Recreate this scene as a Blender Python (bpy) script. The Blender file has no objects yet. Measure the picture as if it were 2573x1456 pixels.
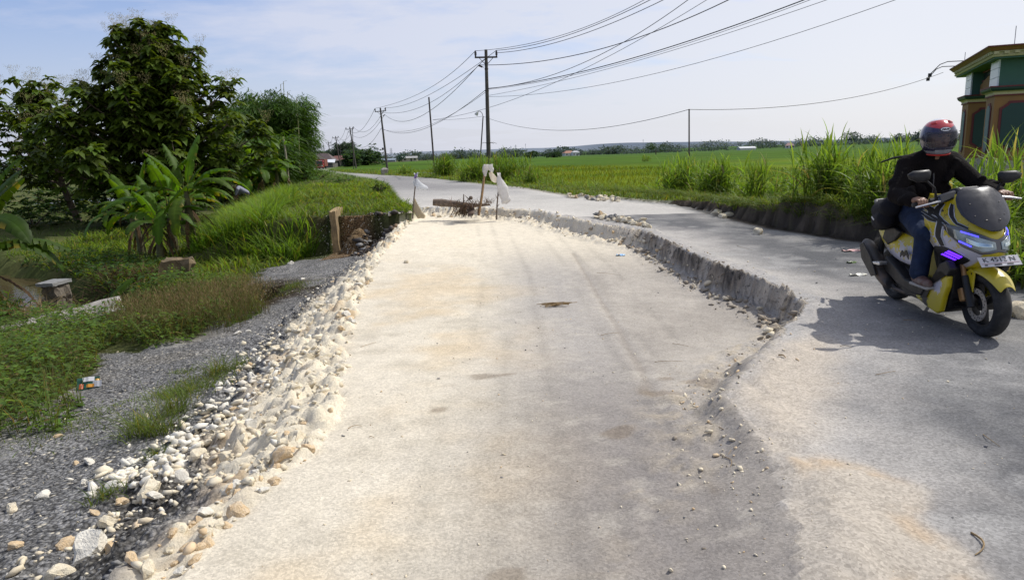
import bpy, bmesh, math, random
import numpy as np
from mathutils import Vector, Matrix
D = bpy.data
scene = bpy.context.scene
COL = scene.collection
rng = np.random.default_rng(7)
random.seed(7)
pi = math.pi
# ------------------------------------------------------------------ camera model (photo measured in a 2573 x 1456 grid)
PW, PH, PF = 2573., 1456., 1759.
PITCH, ROLL, CH = math.radians(11.03), math.radians(1.78), 1.42
_F = np.array([0, math.cos(PITCH), -math.sin(PITCH)])
_U0 = np.array([0, math.sin(PITCH), math.cos(PITCH)])
_R0 = np.array([1., 0, 0])
_U = _U0*math.cos(ROLL) + _R0*math.sin(ROLL)
_R = _R0*math.cos(ROLL) - _U0*math.sin(ROLL)
_C = np.array([0, 0, CH])
def G(u, v, z=0.):            # measured point of the photo that lies at height z
    d = _F*PF + _R*(u-PW/2) - _U*(v-PH/2)
    return _C + d*((z-CH)/d[2])
def GY(u, v, Y):              # measured point of the photo at distance Y
    d = _F*PF + _R*(u-PW/2) - _U*(v-PH/2)
    return _C + d*(Y/d[1])
def G2(u, v, z=0.):
    return G(u, v, z)[:2]
cam = D.cameras.new('camera'); camo = D.objects.new('camera', cam); COL.objects.link(camo)
cam.sensor_width = 36; cam.lens = 36*PF/PW; cam.clip_end = 20000; cam.clip_start = .05
camo.matrix_world = Matrix(((_R[0], _U[0], -_F[0], _C[0]), (_R[1], _U[1], -_F[1], _C[1]), (_R[2], _U[2], -_F[2], _C[2]), (0, 0, 0, 1)))
scene.camera = camo
scene.view_settings.view_transform = 'Standard'
scene.view_settings.look = 'None'
scene.view_settings.exposure = 0
scene.render.engine = 'CYCLES'
try:
    scene.cycles.use_denoising = True
    scene.cycles.max_bounces = 7; scene.cycles.transparent_max_bounces = 12
    scene.cycles.diffuse_bounces = 3; scene.cycles.transmission_bounces = 6
    scene.cycles.sample_clamp_indirect = 6
except Exception: pass
# ------------------------------------------------------------------ tags
def tag(o, label=None, cat=None, group=None, kind=None):
    if label: o['label'] = label
    if cat: o['category'] = cat
    if group: o['group'] = group
    if kind: o['kind'] = kind
    return o
def empty(name, loc=(0, 0, 0), rz=0):
    o = D.objects.new(name, None); COL.objects.link(o); o.empty_display_size = .1
    o.location = loc; o.rotation_euler = (0, 0, rz)
    return o
def copy_tree(o, parent=None):
    c = o.copy(); COL.objects.link(c)
    if parent: c.parent = parent
    for ch in list(o.children): copy_tree(ch, c)
    return c
# ------------------------------------------------------------------ numpy noise
def _hash(ix, iy, s):
    h = (ix.astype(np.int64)*374761393 + iy.astype(np.int64)*668265263 + s*974634777) & 0x7fffffff
    h = ((h ^ (h >> 13))*1274126177) & 0x7fffffff
    return ((h ^ (h >> 16)) & 0xffff)/65535.
def vnoise(x, y, s=0):
    ix = np.floor(x); iy = np.floor(y); fx = x-ix; fy = y-iy
    fx = fx*fx*(3-2*fx); fy = fy*fy*(3-2*fy)
    a = _hash(ix, iy, s); b = _hash(ix+1, iy, s); c = _hash(ix, iy+1, s); d = _hash(ix+1, iy+1, s)
    return (a*(1-fx)+b*fx)*(1-fy)+(c*(1-fx)+d*fx)*fy
def fbm(x, y, sc, s=0, o=4):
    t = 0; a = .5; n = 0
    x = np.asarray(x, float)*sc; y = np.asarray(y, float)*sc
    for k in range(o):
        t = t+a*vnoise(x, y, s+k*17); n += a; a *= .5; x = x*2.03+11.3; y = y*2.03-7.1
    return t/n*2-1                                  # about -1..1
def worley(x, y, sc, s=0):
    x = np.asarray(x, float)*sc; y = np.asarray(y, float)*sc; ix = np.floor(x); iy = np.floor(y); best = np.full(x.shape, 9.); rn = np.zeros(x.shape)
    for di in (-1, 0, 1):
        for dj in (-1, 0, 1):
            cx, cy = ix+di, iy+dj; px = cx+_hash(cx, cy, s); py = cy+_hash(cx, cy, s+7); d = np.hypot(x-px, y-py); m = d < best
            best = np.where(m, d, best); rn = np.where(m, _hash(cx, cy, s+13), rn)
    return best, rn
def lumps(x, y, sc, s=0):    # rounded clods
    d, r = worley(x, y, sc, s); rad = .28+.34*r; return np.sqrt(np.clip(1-(d/rad)**2, 0, 1))*rad*(r > .25)/sc
def sst(e0, e1, x):
    t = np.clip((np.asarray(x, float)-e0)/(e1-e0), 0, 1); return t*t*(3-2*t)
def lerp(a, b, t): return a+(b-a)*t
def pdist(x, y, P):           # distance to a polyline, parameter along it, side (+ left)
    P = np.asarray(P, float); best = np.full(x.shape, 1e9); side = np.zeros(x.shape); par = np.zeros(x.shape)
    for k in range(len(P)-1):
        ax, ay = P[k][:2]; bx, by = P[k+1][:2]; dx, dy = bx-ax, by-ay; L = dx*dx+dy*dy+1e-12
        t = np.clip(((x-ax)*dx+(y-ay)*dy)/L, 0, 1)
        d = np.hypot(x-ax-t*dx, y-ay-t*dy); m = d < best
        best = np.where(m, d, best); side = np.where(m, np.sign(dx*(y-ay)-dy*(x-ax)), side); par = np.where(m, k+t, par)
    return best, par, side
def pin(x, y, P):             # inside polygon
    P = np.asarray(P, float); r = np.zeros(x.shape, bool); n = len(P); j = n-1
    for i in range(n):
        xi, yi = P[i][:2]; xj, yj = P[j][:2]
        c = ((yi > y) != (yj > y)) & (x < (xj-xi)*(y-yi)/(yj-yi+1e-12)+xi)
        r ^= c; j = i
    return r
def sdf(x, y, P):             # signed distance, negative inside
    d, _, _ = pdist(x, y, list(P)+[P[0]]); return np.where(pin(x, y, P), -d, d)
# ------------------------------------------------------------------ mesh helpers
def npmesh(name, V, Q, mat=None, cols=None, parent=None, smooth=False, mats=None, midx=None):
    V = np.asarray(V, np.float32); Q = np.asarray(Q, np.int32); k = Q.shape[1]
    me = D.meshes.new(name)
    me.vertices.add(len(V)); me.vertices.foreach_set('co', V.ravel())
    me.loops.add(Q.size); me.loops.foreach_set('vertex_index', Q.ravel())
    me.polygons.add(len(Q)); me.polygons.foreach_set('loop_start', np.arange(0, Q.size, k, dtype=np.int32))
    if smooth: me.polygons.foreach_set('use_smooth', np.ones(len(Q), bool))
    me.update(calc_edges=True)
    if cols:
        for cn, arr in cols.items():
            a = me.color_attributes.new(cn, 'FLOAT_COLOR', 'POINT')
            arr = np.asarray(arr, np.float32)
            if arr.shape[1] == 3: arr = np.concatenate([arr, np.ones((len(arr), 1), np.float32)], 1)
            a.data.foreach_set('color', arr.ravel())
    for m in (mats or ([mat] if mat else [])): me.materials.append(m)
    if midx is not None: me.polygons.foreach_set('material_index', np.asarray(midx, np.int32))
    o = D.objects.new(name, me); COL.objects.link(o)
    if parent: o.parent = parent
    return o
class MB:
    def __init__(s): s.v = []; s.f = []; s.mi = []; s.cur = 0
    def add(s, V, Fc):
        b = len(s.v); s.v += [tuple(map(float, q)) for q in V]
        s.f += [tuple(b+i for i in fc) for fc in Fc]; s.mi += [s.cur]*len(Fc)
        return s
    def box(s, c, d, M=None, taper=1.):
        x, y, z = d[0]/2, d[1]/2, d[2]/2
        V = [Vector((sx*x*(taper if sz > 0 else 1), sy*y*(taper if sz > 0 else 1), sz*z)) for sz in (-1, 1) for sy in (-1, 1) for sx in (-1, 1)]
        if M: V = [M @ q for q in V]
        V = [q+Vector(c) for q in V]
        return s.add(V, [(0, 2, 3, 1), (4, 5, 7, 6), (0, 1, 5, 4), (2, 6, 7, 3), (0, 4, 6, 2), (1, 3, 7, 5)])
    def tube(s, P, R, n=8, cap=True, flat=1.):
        P = [Vector(q) for q in P]
        if not hasattr(R, '__len__'): R = [R]*len(P)
        rings = []; up = None
        for i, q in enumerate(P):
            t = (P[min(i+1, len(P)-1)]-P[max(i-1, 0)])
            t = t.normalized() if t.length > 1e-9 else Vector((0, 0, 1))
            if up is None: up = Vector((0, 0, 1)) if abs(t.z) < .95 else Vector((1, 0, 0))
            a = t.cross(up); a = a.normalized() if a.length > 1e-6 else Vector((1, 0, 0)); b = a.cross(t).normalized(); up = b
            rings.append([q+a*R[i]*math.cos(2*pi*k/n)+b*R[i]*flat*math.sin(2*pi*k/n) for k in range(n)])
        V = [q for rg in rings for q in rg]; Fc = []
        for i in range(len(P)-1):
            for k in range(n):
                Fc.append((i*n+k, i*n+(k+1) % n, (i+1)*n+(k+1) % n, (i+1)*n+k))
        if cap: Fc += [tuple(range(n-1, -1, -1)), tuple((len(P)-1)*n+k for k in range(n))]
        return s.add(V, Fc)
    def ball(s, c, r, n=12, m=8, M=None):
        r = (r, r, r) if not hasattr(r, '__len__') else r
        V = [Vector((0, 0, r[2]))]
        for i in range(1, m):
            th = pi*i/m
            for k in range(n): V.append(Vector((r[0]*math.sin(th)*math.cos(2*pi*k/n), r[1]*math.sin(th)*math.sin(2*pi*k/n), r[2]*math.cos(th))))
        V.append(Vector((0, 0, -r[2]))); Fc = []
        for k in range(n): Fc.append((0, 1+k, 1+(k+1) % n))
        for i in range(m-2):
            for k in range(n): Fc.append((1+i*n+k, 1+(i+1)*n+k, 1+(i+1)*n+(k+1) % n, 1+i*n+(k+1) % n))
        for k in range(n): Fc.append((len(V)-1, 1+(m-2)*n+(k+1) % n, 1+(m-2)*n+k))
        if M: V = [M @ q for q in V]
        return s.add([q+Vector(c) for q in V], Fc)
    def capsule(s, p0, r0, p1, r1, n=14):
        p0 = Vector(p0); p1 = Vector(p1); d = p1-p0; L = d.length or 1e-6; t = d/L; P = []; R = []
        for k in range(5):
            a = pi/2*k/4; P.append(p0-t*r0*math.cos(a)*.999); R.append(max(r0*math.sin(a), 1e-4))
        for k in range(1, 5):
            P.append(p0+d*k/5.); R.append(lerp(r0, r1, k/5.))
        for k in range(5):
            a = pi/2*k/4; P.append(p1+t*r1*math.sin(a)*.999); R.append(max(r1*math.cos(a), 1e-4))
        return s.tube(P, R, n)
    def lathe(s, prof, axis='y', c=(0, 0, 0), n=32, closed=True):
        V = []; m = len(prof)                      # prof: (radius, along axis)
        for k in range(n):
            a = 2*pi*k/n
            for (r, h) in prof:
                q = {'y': (r*math.cos(a), h, r*math.sin(a)), 'z': (r*math.cos(a), r*math.sin(a), h), 'x': (h, r*math.cos(a), r*math.sin(a))}[axis]
                V.append(Vector(q)+Vector(c))
        Fc = []
        for k in range(n):
            for i in range(m if closed else m-1):
                j = (i+1) % m
                Fc.append((k*m+i, k*m+j, ((k+1) % n)*m+j, ((k+1) % n)*m+i))
        return s.add(V, Fc)
    def prism(s, poly, y0, y1, plane='xz', M=None):   # polygon in a plane extruded along the third axis
        n = len(poly)
        def mk(q, t): return Vector({'xz': (q[0], t, q[1]), 'xy': (q[0], q[1], t), 'yz': (t, q[0], q[1])}[plane])
        V = [mk(q, y0) for q in poly]+[mk(q, y1) for q in poly]
        if M: V = [M @ q for q in V]
        Fc = [tuple(range(n)), tuple(range(2*n-1, n-1, -1))]
        for i in range(n): Fc.append((i, n+i, n+(i+1) % n, (i+1) % n))
        return s.add(V, Fc)
    def loft(s, rings, closed=True, caps=True):
        n = len(rings[0]); V = [q for rg in rings for q in rg]; Fc = []
        for i in range(len(rings)-1):
            for k in range(n if closed else n-1):
                Fc.append((i*n+k, i*n+(k+1) % n, (i+1)*n+(k+1) % n, (i+1)*n+k))
        if caps and closed: Fc += [tuple(range(n-1, -1, -1)), tuple((len(rings)-1)*n+k for k in range(n))]
        return s.add(V, Fc)
    def grid(s, P):                                # P[i][j] points
        n = len(P[0]); V = [q for rw in P for q in rw]; Fc = []
        for i in range(len(P)-1):
            for j in range(n-1): Fc.append((i*n+j, i*n+j+1, (i+1)*n+j+1, (i+1)*n+j))
        return s.add(V, Fc)
    def build(s, name, mat=None, parent=None, smooth=False, bevel=0, sub=0, angle=40, solid=0, remesh=0, smoothit=0):
        me = D.meshes.new(name); me.from_pydata(s.v, [], s.f)
        bm = bmesh.new(); bm.from_mesh(me); bmesh.ops.recalc_face_normals(bm, faces=bm.faces); bm.to_mesh(me); bm.free()
        ms = mat if isinstance(mat, (list, tuple)) else [mat]
        for m in ms:
            if m: me.materials.append(m)
        if len(ms) > 1: me.polygons.foreach_set('material_index', s.mi)
        if smooth or sub or remesh: me.polygons.foreach_set('use_smooth', [True]*len(me.polygons))
        me.update()
        if smooth and not sub and not remesh:
            try: me.set_sharp_from_angle(angle=math.radians(angle))
            except Exception: pass
        o = D.objects.new(name, me); COL.objects.link(o)
        if parent: o.parent = parent
        if solid:
            md = o.modifiers.new('solid', 'SOLIDIFY'); md.thickness = abs(solid); md.offset = -1 if solid > 0 else 1
        if remesh:
            md = o.modifiers.new('remesh', 'REMESH'); md.mode = 'VOXEL'; md.voxel_size = remesh; md.use_smooth_shade = True
            if smoothit:
                md = o.modifiers.new('smooth', 'SMOOTH'); md.factor = .5; md.iterations = smoothit
        if sub:
            md = o.modifiers.new('sub', 'SUBSURF'); md.levels = sub; md.render_levels = sub
        if bevel:
            md = o.modifiers.new('bevel', 'BEVEL'); md.width = bevel; md.segments = 2; md.limit_method = 'ANGLE'; md.angle_limit = .6
        return o
# ------------------------------------------------------------------ node helpers
def newmat(name):
    m = D.materials.new(name); m.use_nodes = True; nt = m.node_tree
    for n in list(nt.nodes): nt.nodes.remove(n)
    out = nt.nodes.new('ShaderNodeOutputMaterial'); b = nt.nodes.new('ShaderNodeBsdfPrincipled')
    nt.links.new(b.outputs[0], out.inputs[0]); return m, nt, b, out
class N:
    def __init__(s, nt): s.nt = nt
    def node(s, t, **kw):
        n = s.nt.nodes.new(t)
        for k, v in kw.items(): setattr(n, k, v)
        return n
    def link(s, a, b): s.nt.links.new(a, b)
    def setv(s, sock, v):
        if hasattr(v, 'links') or isinstance(v, bpy.types.NodeSocket): s.nt.links.new(v, sock)
        else:
            try: sock.default_value = v
            except Exception: sock.default_value = (*v, 1.) if len(v) == 3 else v
    def math(s, op, a, b=0., c=None, clamp=False):
        n = s.node('ShaderNodeMath', operation=op, use_clamp=clamp); s.setv(n.inputs[0], a); s.setv(n.inputs[1], b)
        if c is not None: s.setv(n.inputs[2], c)
        return n.outputs[0]
    def mix(s, f, a, b, blend='MIX'):
        n = s.node('ShaderNodeMix', data_type='RGBA', blend_type=blend, clamp_factor=True)
        s.setv(n.inputs[0], f); s.setv(n.inputs[6], a); s.setv(n.inputs[7], b); return n.outputs[2]
    def noise(s, vec, scale, detail=4, rough=.55, dist=0.):
        n = s.node('ShaderNodeTexNoise'); n.inputs['Scale'].default_value = scale; n.inputs['Detail'].default_value = detail
        n.inputs['Roughness'].default_value = rough; n.inputs['Distortion'].default_value = dist
        if vec is not None: s.link(vec, n.inputs['Vector'])
        return n.outputs[0]
    def voro(s, vec, scale, feature='F1', rnd=1.):
        n = s.node('ShaderNodeTexVoronoi', feature=feature); n.inputs['Scale'].default_value = scale; n.inputs['Randomness'].default_value = rnd
        if vec is not None: s.link(vec, n.inputs['Vector'])
        return n
    def ramp(s, f, stops):
        n = s.node('ShaderNodeValToRGB'); cr = n.color_ramp
        while len(cr.elements) < len(stops): cr.elements.new(.5)
        for e, (p, c) in zip(cr.elements, stops):
            e.position = p; e.color = (*c, 1) if hasattr(c, '__len__') else (c, c, c, 1)
        s.setv(n.inputs[0], f); return n.outputs[0]
    def maprange(s, v, a, b, c=0., d=1.):
        n = s.node('ShaderNodeMapRange'); s.setv(n.inputs[0], v)
        for i, q in zip((1, 2, 3, 4), (a, b, c, d)): s.setv(n.inputs[i], q)
        return n.outputs[0]
    def coord(s, which='Object'): return s.node('ShaderNodeTexCoord').outputs[which]
    def attr(s, name): return s.node('ShaderNodeAttribute', attribute_name=name)
    def sep(s, v):
        n = s.node('ShaderNodeSeparateXYZ'); s.setv(n.inputs[0], v); return n.outputs
    def bump(s, h, st, dist=.02, nrm=None):
        n = s.node('ShaderNodeBump'); s.setv(n.inputs['Strength'], st); n.inputs['Distance'].default_value = dist; s.setv(n.inputs['Height'], h)
        if nrm is not None: s.link(nrm, n.inputs['Normal'])
        return n.outputs[0]
def mat(name, col, rough=.6, metal=0., var=.15, scale=20., bump=0., bscale=60., dirt=None, dirtamt=.4, dirtscale=6., coat=0., spec=.5, emit=None, es=0., alpha=1.):
    m, nt, b, out = newmat(name); n = N(nt); c = n.coord()
    f = n.noise(c, scale, 5)
    base = n.mix(n.maprange(f, .3, .7), tuple(max(0, q*(1-var)) for q in col), tuple(min(1, q*(1+var)) for q in col))
    if dirt is not None:
        g = n.noise(c, dirtscale, 6, .65)
        base = n.mix(n.math('MULTIPLY', n.maprange(g, .45, .7), dirtamt), base, tuple(dirt))
    n.setv(b.inputs['Base Color'], base); b.inputs['Metallic'].default_value = metal
    n.setv(b.inputs['Roughness'], n.maprange(f, .3, .7, max(0, rough-.08), min(1, rough+.08)))
    b.inputs['Specular IOR Level'].default_value = spec
    if coat: b.inputs['Coat Weight'].default_value = coat; b.inputs['Coat Roughness'].default_value = .1
    if emit: b.inputs['Emission Color'].default_value = (*emit, 1); b.inputs['Emission Strength'].default_value = es
    if alpha < 1: b.inputs['Alpha'].default_value = alpha
    if bump: n.link(n.bump(n.noise(c, bscale, 5), bump), b.inputs['Normal'])
    return m
def leafmat(name, trans=.45, rough=.5, spec=.4, hue=(1.25, 1.15, .45), sheen=0.):
    m, nt, b, out = newmat(name); n = N(nt); a = n.attr('col').outputs['Color']; c = n.coord()
    f = n.noise(c, 2.2, 3); base = n.mix(n.maprange(f, .3, .7), n.mix(1., a, (.72, .72, .72), 'MULTIPLY'), n.mix(1., a, (1.22, 1.2, 1.15), 'MULTIPLY'))
    n.setv(b.inputs['Base Color'], base); b.inputs['Roughness'].default_value = rough; b.inputs['Specular IOR Level'].default_value = spec
    t = n.node('ShaderNodeBsdfTranslucent'); n.setv(t.inputs[0], n.mix(1., base, (*[q*1.5 for q in hue],), 'MULTIPLY'))
    mx = n.node('ShaderNodeMixShader'); mx.inputs[0].default_value = trans
    n.link(b.outputs[0], mx.inputs[1]); n.link(t.outputs[0], mx.inputs[2]); n.link(mx.outputs[0], out.inputs[0])
    return m
# ------------------------------------------------------------------ sky and sun
SUN_EL = math.radians(50); SUN_AZ = math.atan2(.86, .50)          # azimuth from +Y towards +X
sdir = Vector((math.sin(SUN_AZ)*math.cos(SUN_EL), math.cos(SUN_AZ)*math.cos(SUN_EL), math.sin(SUN_EL)))
sl = D.lights.new('sun', 'SUN'); sl.energy = 4.15; sl.angle = math.radians(.53); sl.color = (1, .965, .905)
so = D.objects.new('sun', sl); COL.objects.link(so); so.rotation_euler = sdir.to_track_quat('Z', 'Y').to_euler(); so.location = (20, 12, 30)
world = D.worlds.new('World'); scene.world = world; world.use_nodes = True
nt = world.node_tree
for q in list(nt.nodes): nt.nodes.remove(q)
n = N(nt); wout = n.node('ShaderNodeOutputWorld')
sky = n.node('ShaderNodeTexSky', sky_type='NISHITA'); sky.sun_disc = False; sky.sun_elevation = SUN_EL; sky.sun_rotation = SUN_AZ
sky.air_density = 1.0; sky.dust_density = 1.6; sky.ozone_density = 2.2; sky.altitude = 50
bg1 = n.node('ShaderNodeBackground'); n.link(n.mix(1., sky.outputs[0], (.97, .97, 1.15), 'MULTIPLY'), bg1.inputs[0]); bg1.inputs[1].default_value = .135
dv = n.coord('Generated'); sx, sy, sz = n.sep(dv)
zz = n.math('ADD', n.math('MAXIMUM', sz, 0.), .12)
cv = n.node('ShaderNodeCombineXYZ'); n.link(n.math('DIVIDE', sx, zz), cv.inputs[0]); n.link(n.math('DIVIDE', sy, zz), cv.inputs[1])
mp = n.node('ShaderNodeMapping'); n.link(cv.outputs[0], mp.inputs[0]); mp.inputs['Rotation'].default_value = (0, 0, .35); mp.inputs['Scale'].default_value = (.7, 1.25, 1)
c1 = n.noise(mp.outputs[0], .9, 9, .58, .35)
c2 = n.noise(cv.outputs[0], 3.2, 8, .62, .2)
cl = n.math('ADD', n.math('MULTIPLY', c1, .72), n.math('MULTIPLY', c2, .28))
az = n.maprange(sx, -.75, .45)                                      # the cloud deck thickens towards the sun side
cf = n.maprange(n.math('ADD', cl, n.math('MULTIPLY', az, .30)), .46, .71)
hz = n.maprange(sz, .0, .22, .95, 0.)                               # haze low over the fields
hz2 = n.math('MULTIPLY', hz, n.maprange(sx, -.7, .2, .75, 1.))
fac = n.math('MAXIMUM', n.math('MULTIPLY', cf, .86), hz2, clamp=True)
bg2 = n.node('ShaderNodeBackground')
n.setv(bg2.inputs[0], n.mix(az, (.60, .65, .84), (.86, .87, .91))); bg2.inputs[1].default_value = .98
mx = n.node('ShaderNodeMixShader'); n.link(fac, mx.inputs[0]); n.link(bg1.outputs[0], mx.inputs[1]); n.link(bg2.outputs[0], mx.inputs[2])
n.link(mx.outputs[0], wout.inputs[0])
# ================================================================== TERRAIN
ZB_Y = [0, 2.4, 3.6, 5, 6, 8, 11, 14, 18, 30]; ZB_Z = [-.04, -.06, -.095, -.18, -.28, -.315, -.28, -.24, -.21, -.21]
BL = [np.array([-1.05, -1.]), np.array([-1.15, 1.2])]+[G2(*q) for q in ((470, 1456, -.07), (560, 1330, -.09), (655, 1245, -.1), (780, 1140, -.12), (838, 1030, -.15), (855, 950, -.2), (872, 850, -.27), (908, 740, -.33), (960, 650, -.3), (1000, 600, -.25), (1022, 565, -.2), (1040, 549, -.16))]
BR = [np.array([.75, -1.]), np.array([.82, 1.2])]+[G2(*q) for q in ((2010, 1456), (1990, 1320), (1962, 1250), (1952, 1180), (1925, 1120), (1880, 1070), (1818, 1005), (1832, 960), (1895, 905), (1960, 840), (2010, 797), (2036, 768), (1990, 742), (1900, 698), (1800, 662), (1700, 618), (1640, 588), (1560, 574), (1480, 562), (1410, 547), (1350, 533), (1250, 527), (1130, 522), (1055, 521))]
bedpoly = BL+BR[::-1]
EL = [G2(*q) for q in ((1012, 506), (985, 470), (955, 452), (900, 440), (850, 432, -.1), (815, 426, -.3))]+[np.array([-53., 176.]), np.array([-78., 300.])]
RB = [np.array([12., 4.]), np.array([8.6, 5.4])]+[G2(*q) for q in ((2600, 712), (2400, 655), (2200, 608), (2100, 594), (2000, 580), (1900, 560), (1800, 535), (1700, 514), (1640, 508), (1560, 499), (1420, 492), (1300, 471), (1200, 462), (1080, 448), (960, 438), (870, 432, -.1), (830, 428, -.3))]+[np.array([-47., 177.]), np.array([-70., 300.])]
roadpoly = BR+EL+RB[::-1]+[np.array([12., -1.])]
CREST = [np.array([-4.6, 17.7]), np.array([-8.6, 34.]), np.array([-16.5, 60.]), np.array([-36., 118.]), np.array([-60., 178.])]
CREEK = [np.array([-34., 27.]), np.array([-18., 21.5]), np.array([-12.8, 18.]), np.array([-10.8, 15.7]), np.array([-8.6, 13.5]), np.array([-6.4, 11.9]), np.array([-5.2, 12.0])]
WATER_Z = -1.58
GRAV = [G2(*q) for q in ((-600, 1500, -.5), (-200, 1230, -.6), (70, 1150, -.6), (200, 965, -.7), (262, 868, -.75), (400, 880, -.75), (560, 838, -.75), (655, 765, -.75), (628, 705, -.8), (650, 665, -.8), (745, 640, -.8), (838, 622, -.85))]+[np.array([-2.9, 17.8]), np.array([-2.2, 15.]), np.array([-1., 5.]), np.array([-.6, 0.])]
GREY = [G2(*q) for q in ((1300, 560, -.2), (1380, 680, -.3), (1440, 850, -.27), (1500, 1000, -.17), (1580, 1200, -.1), (1680, 1456, -.07))]
TRACK = [G2(*q) for q in ((1440, 640, -.3), (1500, 740, -.32), (1560, 830, -.27), (1610, 930, -.2), (1640, 1010, -.15))]
SAND = [G2(*q) for q in ((1960, 1180), (2080, 1150), (2200, 1165), (2310, 1225), (2360, 1310), (2440, 1400), (2480, 1500), (1900, 1560), (1950, 1330))]
SAND2 = [G2(*q) for q in ((1830, 1000), (1960, 870), (2040, 850), (2090, 900), (2050, 960), (2010, 1080), (1950, 1180), (1890, 1080))]
def zroad(y): return np.interp(y, [0, 50, 110, 180, 400], [0, 0, -.35, -1.1, -1.5])
def zgrav(y): return np.interp(y, [0, 2.4, 4, 7, 12, 17], [-.30, -.36, -.46, -.64, -.76, -.84])

def terrain(x, y, want_col=False):
    x = np.asarray(x, float); y = np.asarray(y, float)
    nb = fbm(x, y, 1.6, 3, 4); nf = fbm(x, y, 6., 5, 4); nvf = fbm(x, y, 17., 9, 3); nl = fbm(x, y, .35, 21, 3)
    wx = x+.09*nb+.05*nf; wy = y+.09*fbm(x+40, y, 1.6, 31, 4)+.05*fbm(x-30, y, 6., 33, 4)
    near = y < 24
    sb = sdf(wx, wy, bedpoly); sr = sdf(wx, wy, roadpoly)
    dR, pR, sR = pdist(x+.12*nf, y+.12*nb, RB); right = (sr > 0) & (sR < 0) & (x > -60)
    dC, pC, sC = pdist(x, y, CREST)
    dL, pL, sL = pdist(wx, wy, BL); dK, pK, _ = pdist(x+.3*nb, y+.3*nf, CREEK)
    zb = np.interp(y, ZB_Y, ZB_Z)
    # --- left side: rubble slope, gravel shoulder, creek, low field
    dl = np.where(sb > 0, dL, 0)
    zg = zgrav(y)-.075*np.clip(dl-.9, 0, 5)-.03*np.clip(dl-5.9, 0, 4)
    zrub = lerp(zb, zg, sst(0, 1.0, dl))
    rubamp = sst(-.22, .02, np.where(sb > 0, dl, -dL))*(1-sst(.8, 1.5, dl))
    lum = lumps(wx, wy, 3.6, 3)*.42+lumps(x+.02*nvf, y, 8., 9)*.75+lumps(x, y, 15., 14)*.8
    bumps = (np.abs(nf)*.09+np.abs(nvf)*.05-.06+lum*1.0)*rubamp*np.where(y < 3.4, .55, 1.)
    zl = zrub+bumps+.05*nb*sst(.9, 2., dl)
    zl = np.maximum(zl, -1.12+.08*nb); zl = np.maximum(zl, np.where((y < 18.2) & (x > -4.75), -1.05+.72*np.exp(-((x+3.85)/.40)**2)*sst(16.5, 17.9, y+.4*nf+.2*nb), -9))
    zl = zl-(zl+WATER_Z*-1+.28)*(1-sst(.35, 1.15, dK))*1.  # creek channel
    dCe = dC+np.clip(18.0-y, 0, 50)*9.+np.where(x > -4.5, 9, 0)*(y < 17.6)
    zbank = lerp(zroad(y)-.02, -1.12, sst(.1, 5., dCe))+.10*nb+.03*nf
    leftbank = (x < -4.5) | (y > 17.95+.12*nf)
    verge = (sC < 0) | (x > -4.5)
    zbank = np.where((y > 17.6) & verge, zroad(y)-.02+.05*nb+.03*nf, zbank)
    zbank = zbank-np.maximum(zbank-WATER_Z+.28, 0)*(1-sst(.35, 1.15, dK))
    zleft = np.where(leftbank, np.maximum(zl, zbank)*(y < 19)+zbank*(y >= 19), zl)
    # --- right side: cut bank, verge, rice field
    hB = np.interp(pR, [0, 2, 4, 5, 6, 7, 8, 9, 10.5, 14], [.3, .3, .32, .40, .45, .36, .20, .09, .03, .02])*(1+.45*nb)
    zr = zroad(y)+hB*sst(0., .16, dR)+(.06*nb+.03*nf)*sst(.1, .8, dR)
    fld = -.32-.5*sst(60, 190, y)-.35*sst(200, 400, y)
    zr = lerp(zr, fld+.04*nl, sst(1.6, 4.2, dR))
    far_t = sst(260, 900, np.hypot(x, y))
    # --- road and bed
    edge = np.interp(y, [0, 2.8, 3.4, 4.4, 5.2, 5.9, 11.3, 12.2, 30], [.6, .45, .22, .18, .2, .13, .13, .2, .15])
    zrd = zroad(y)+.012*nb+.004*nf+.03*sst(.35, .0, -sr)*0
    sd = sdf(wx, wy, SAND); zrd = zrd+.035*(1-sst(-.35, .05, sd))*(y < 6)
    lipm = np.exp(-((sb-.12)/.16)**2)*sst(20, 19, y)*sst(-2.8, -2.2, x); zrd = zrd+lipm*(.02+.03*np.abs(nf)+.03*np.abs(nvf))*np.where(y > 12, 1.6, 1.)
    zbed = zb+.012*nb+.006*nf+.004*nvf
    dT, _, _ = pdist(x, y, TRACK); zbed = zbed-.006*np.exp(-(dT/.04)**2)+.004*np.exp(-((dT-.08)/.05)**2)
    inb = sb <= 0
    dBR, _, _ = pdist(wx, wy, BR)
    wall = sst(0., 1., np.clip(dBR/edge, 0, 1))
    zin = lerp(zroad(y), zbed, wall)+lipm*(.02+.03*np.abs(nf)+.03*np.abs(nvf))*np.where(y > 12, 1.6, 1.)*(y > 0)*(dBR < 1.)
    crumb = np.exp(-((dBR-edge*1.2)/(.22))**2)*inb*np.interp(y, [0, 2.6, 3.2, 4.4, 5.6, 20], [.1, .2, .6, .7, 1., 1.]); zin = zin+crumb*(.05*np.abs(nvf)+.05*np.abs(nf)+.75*np.where(y < 12.5, lum-lumps(wx, wy, 3.6, 3)*.42, lum)*np.interp(y, [0, 5, 6, 12, 14, 20], [.6, .7, .8, .8, 1.2, 1.2]))
    z = np.where(sr <= 0, zrd, np.where(right, zr, zleft))
    z = np.where(inb, zin, z)
    z = lerp(z, -3.+4.6*sst(60, 420, x), far_t)
    if not want_col: return z
    # --- colours (albedo) and detail: par = (speckle, gravel, bump)
    S = x.shape+(3,)
    def c3(r, g, b): return np.broadcast_to(np.array([r, g, b]), S).copy()
    def mixc(A, B, t): return A+(B-A)*np.clip(t, 0, 1)[..., None]
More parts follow.
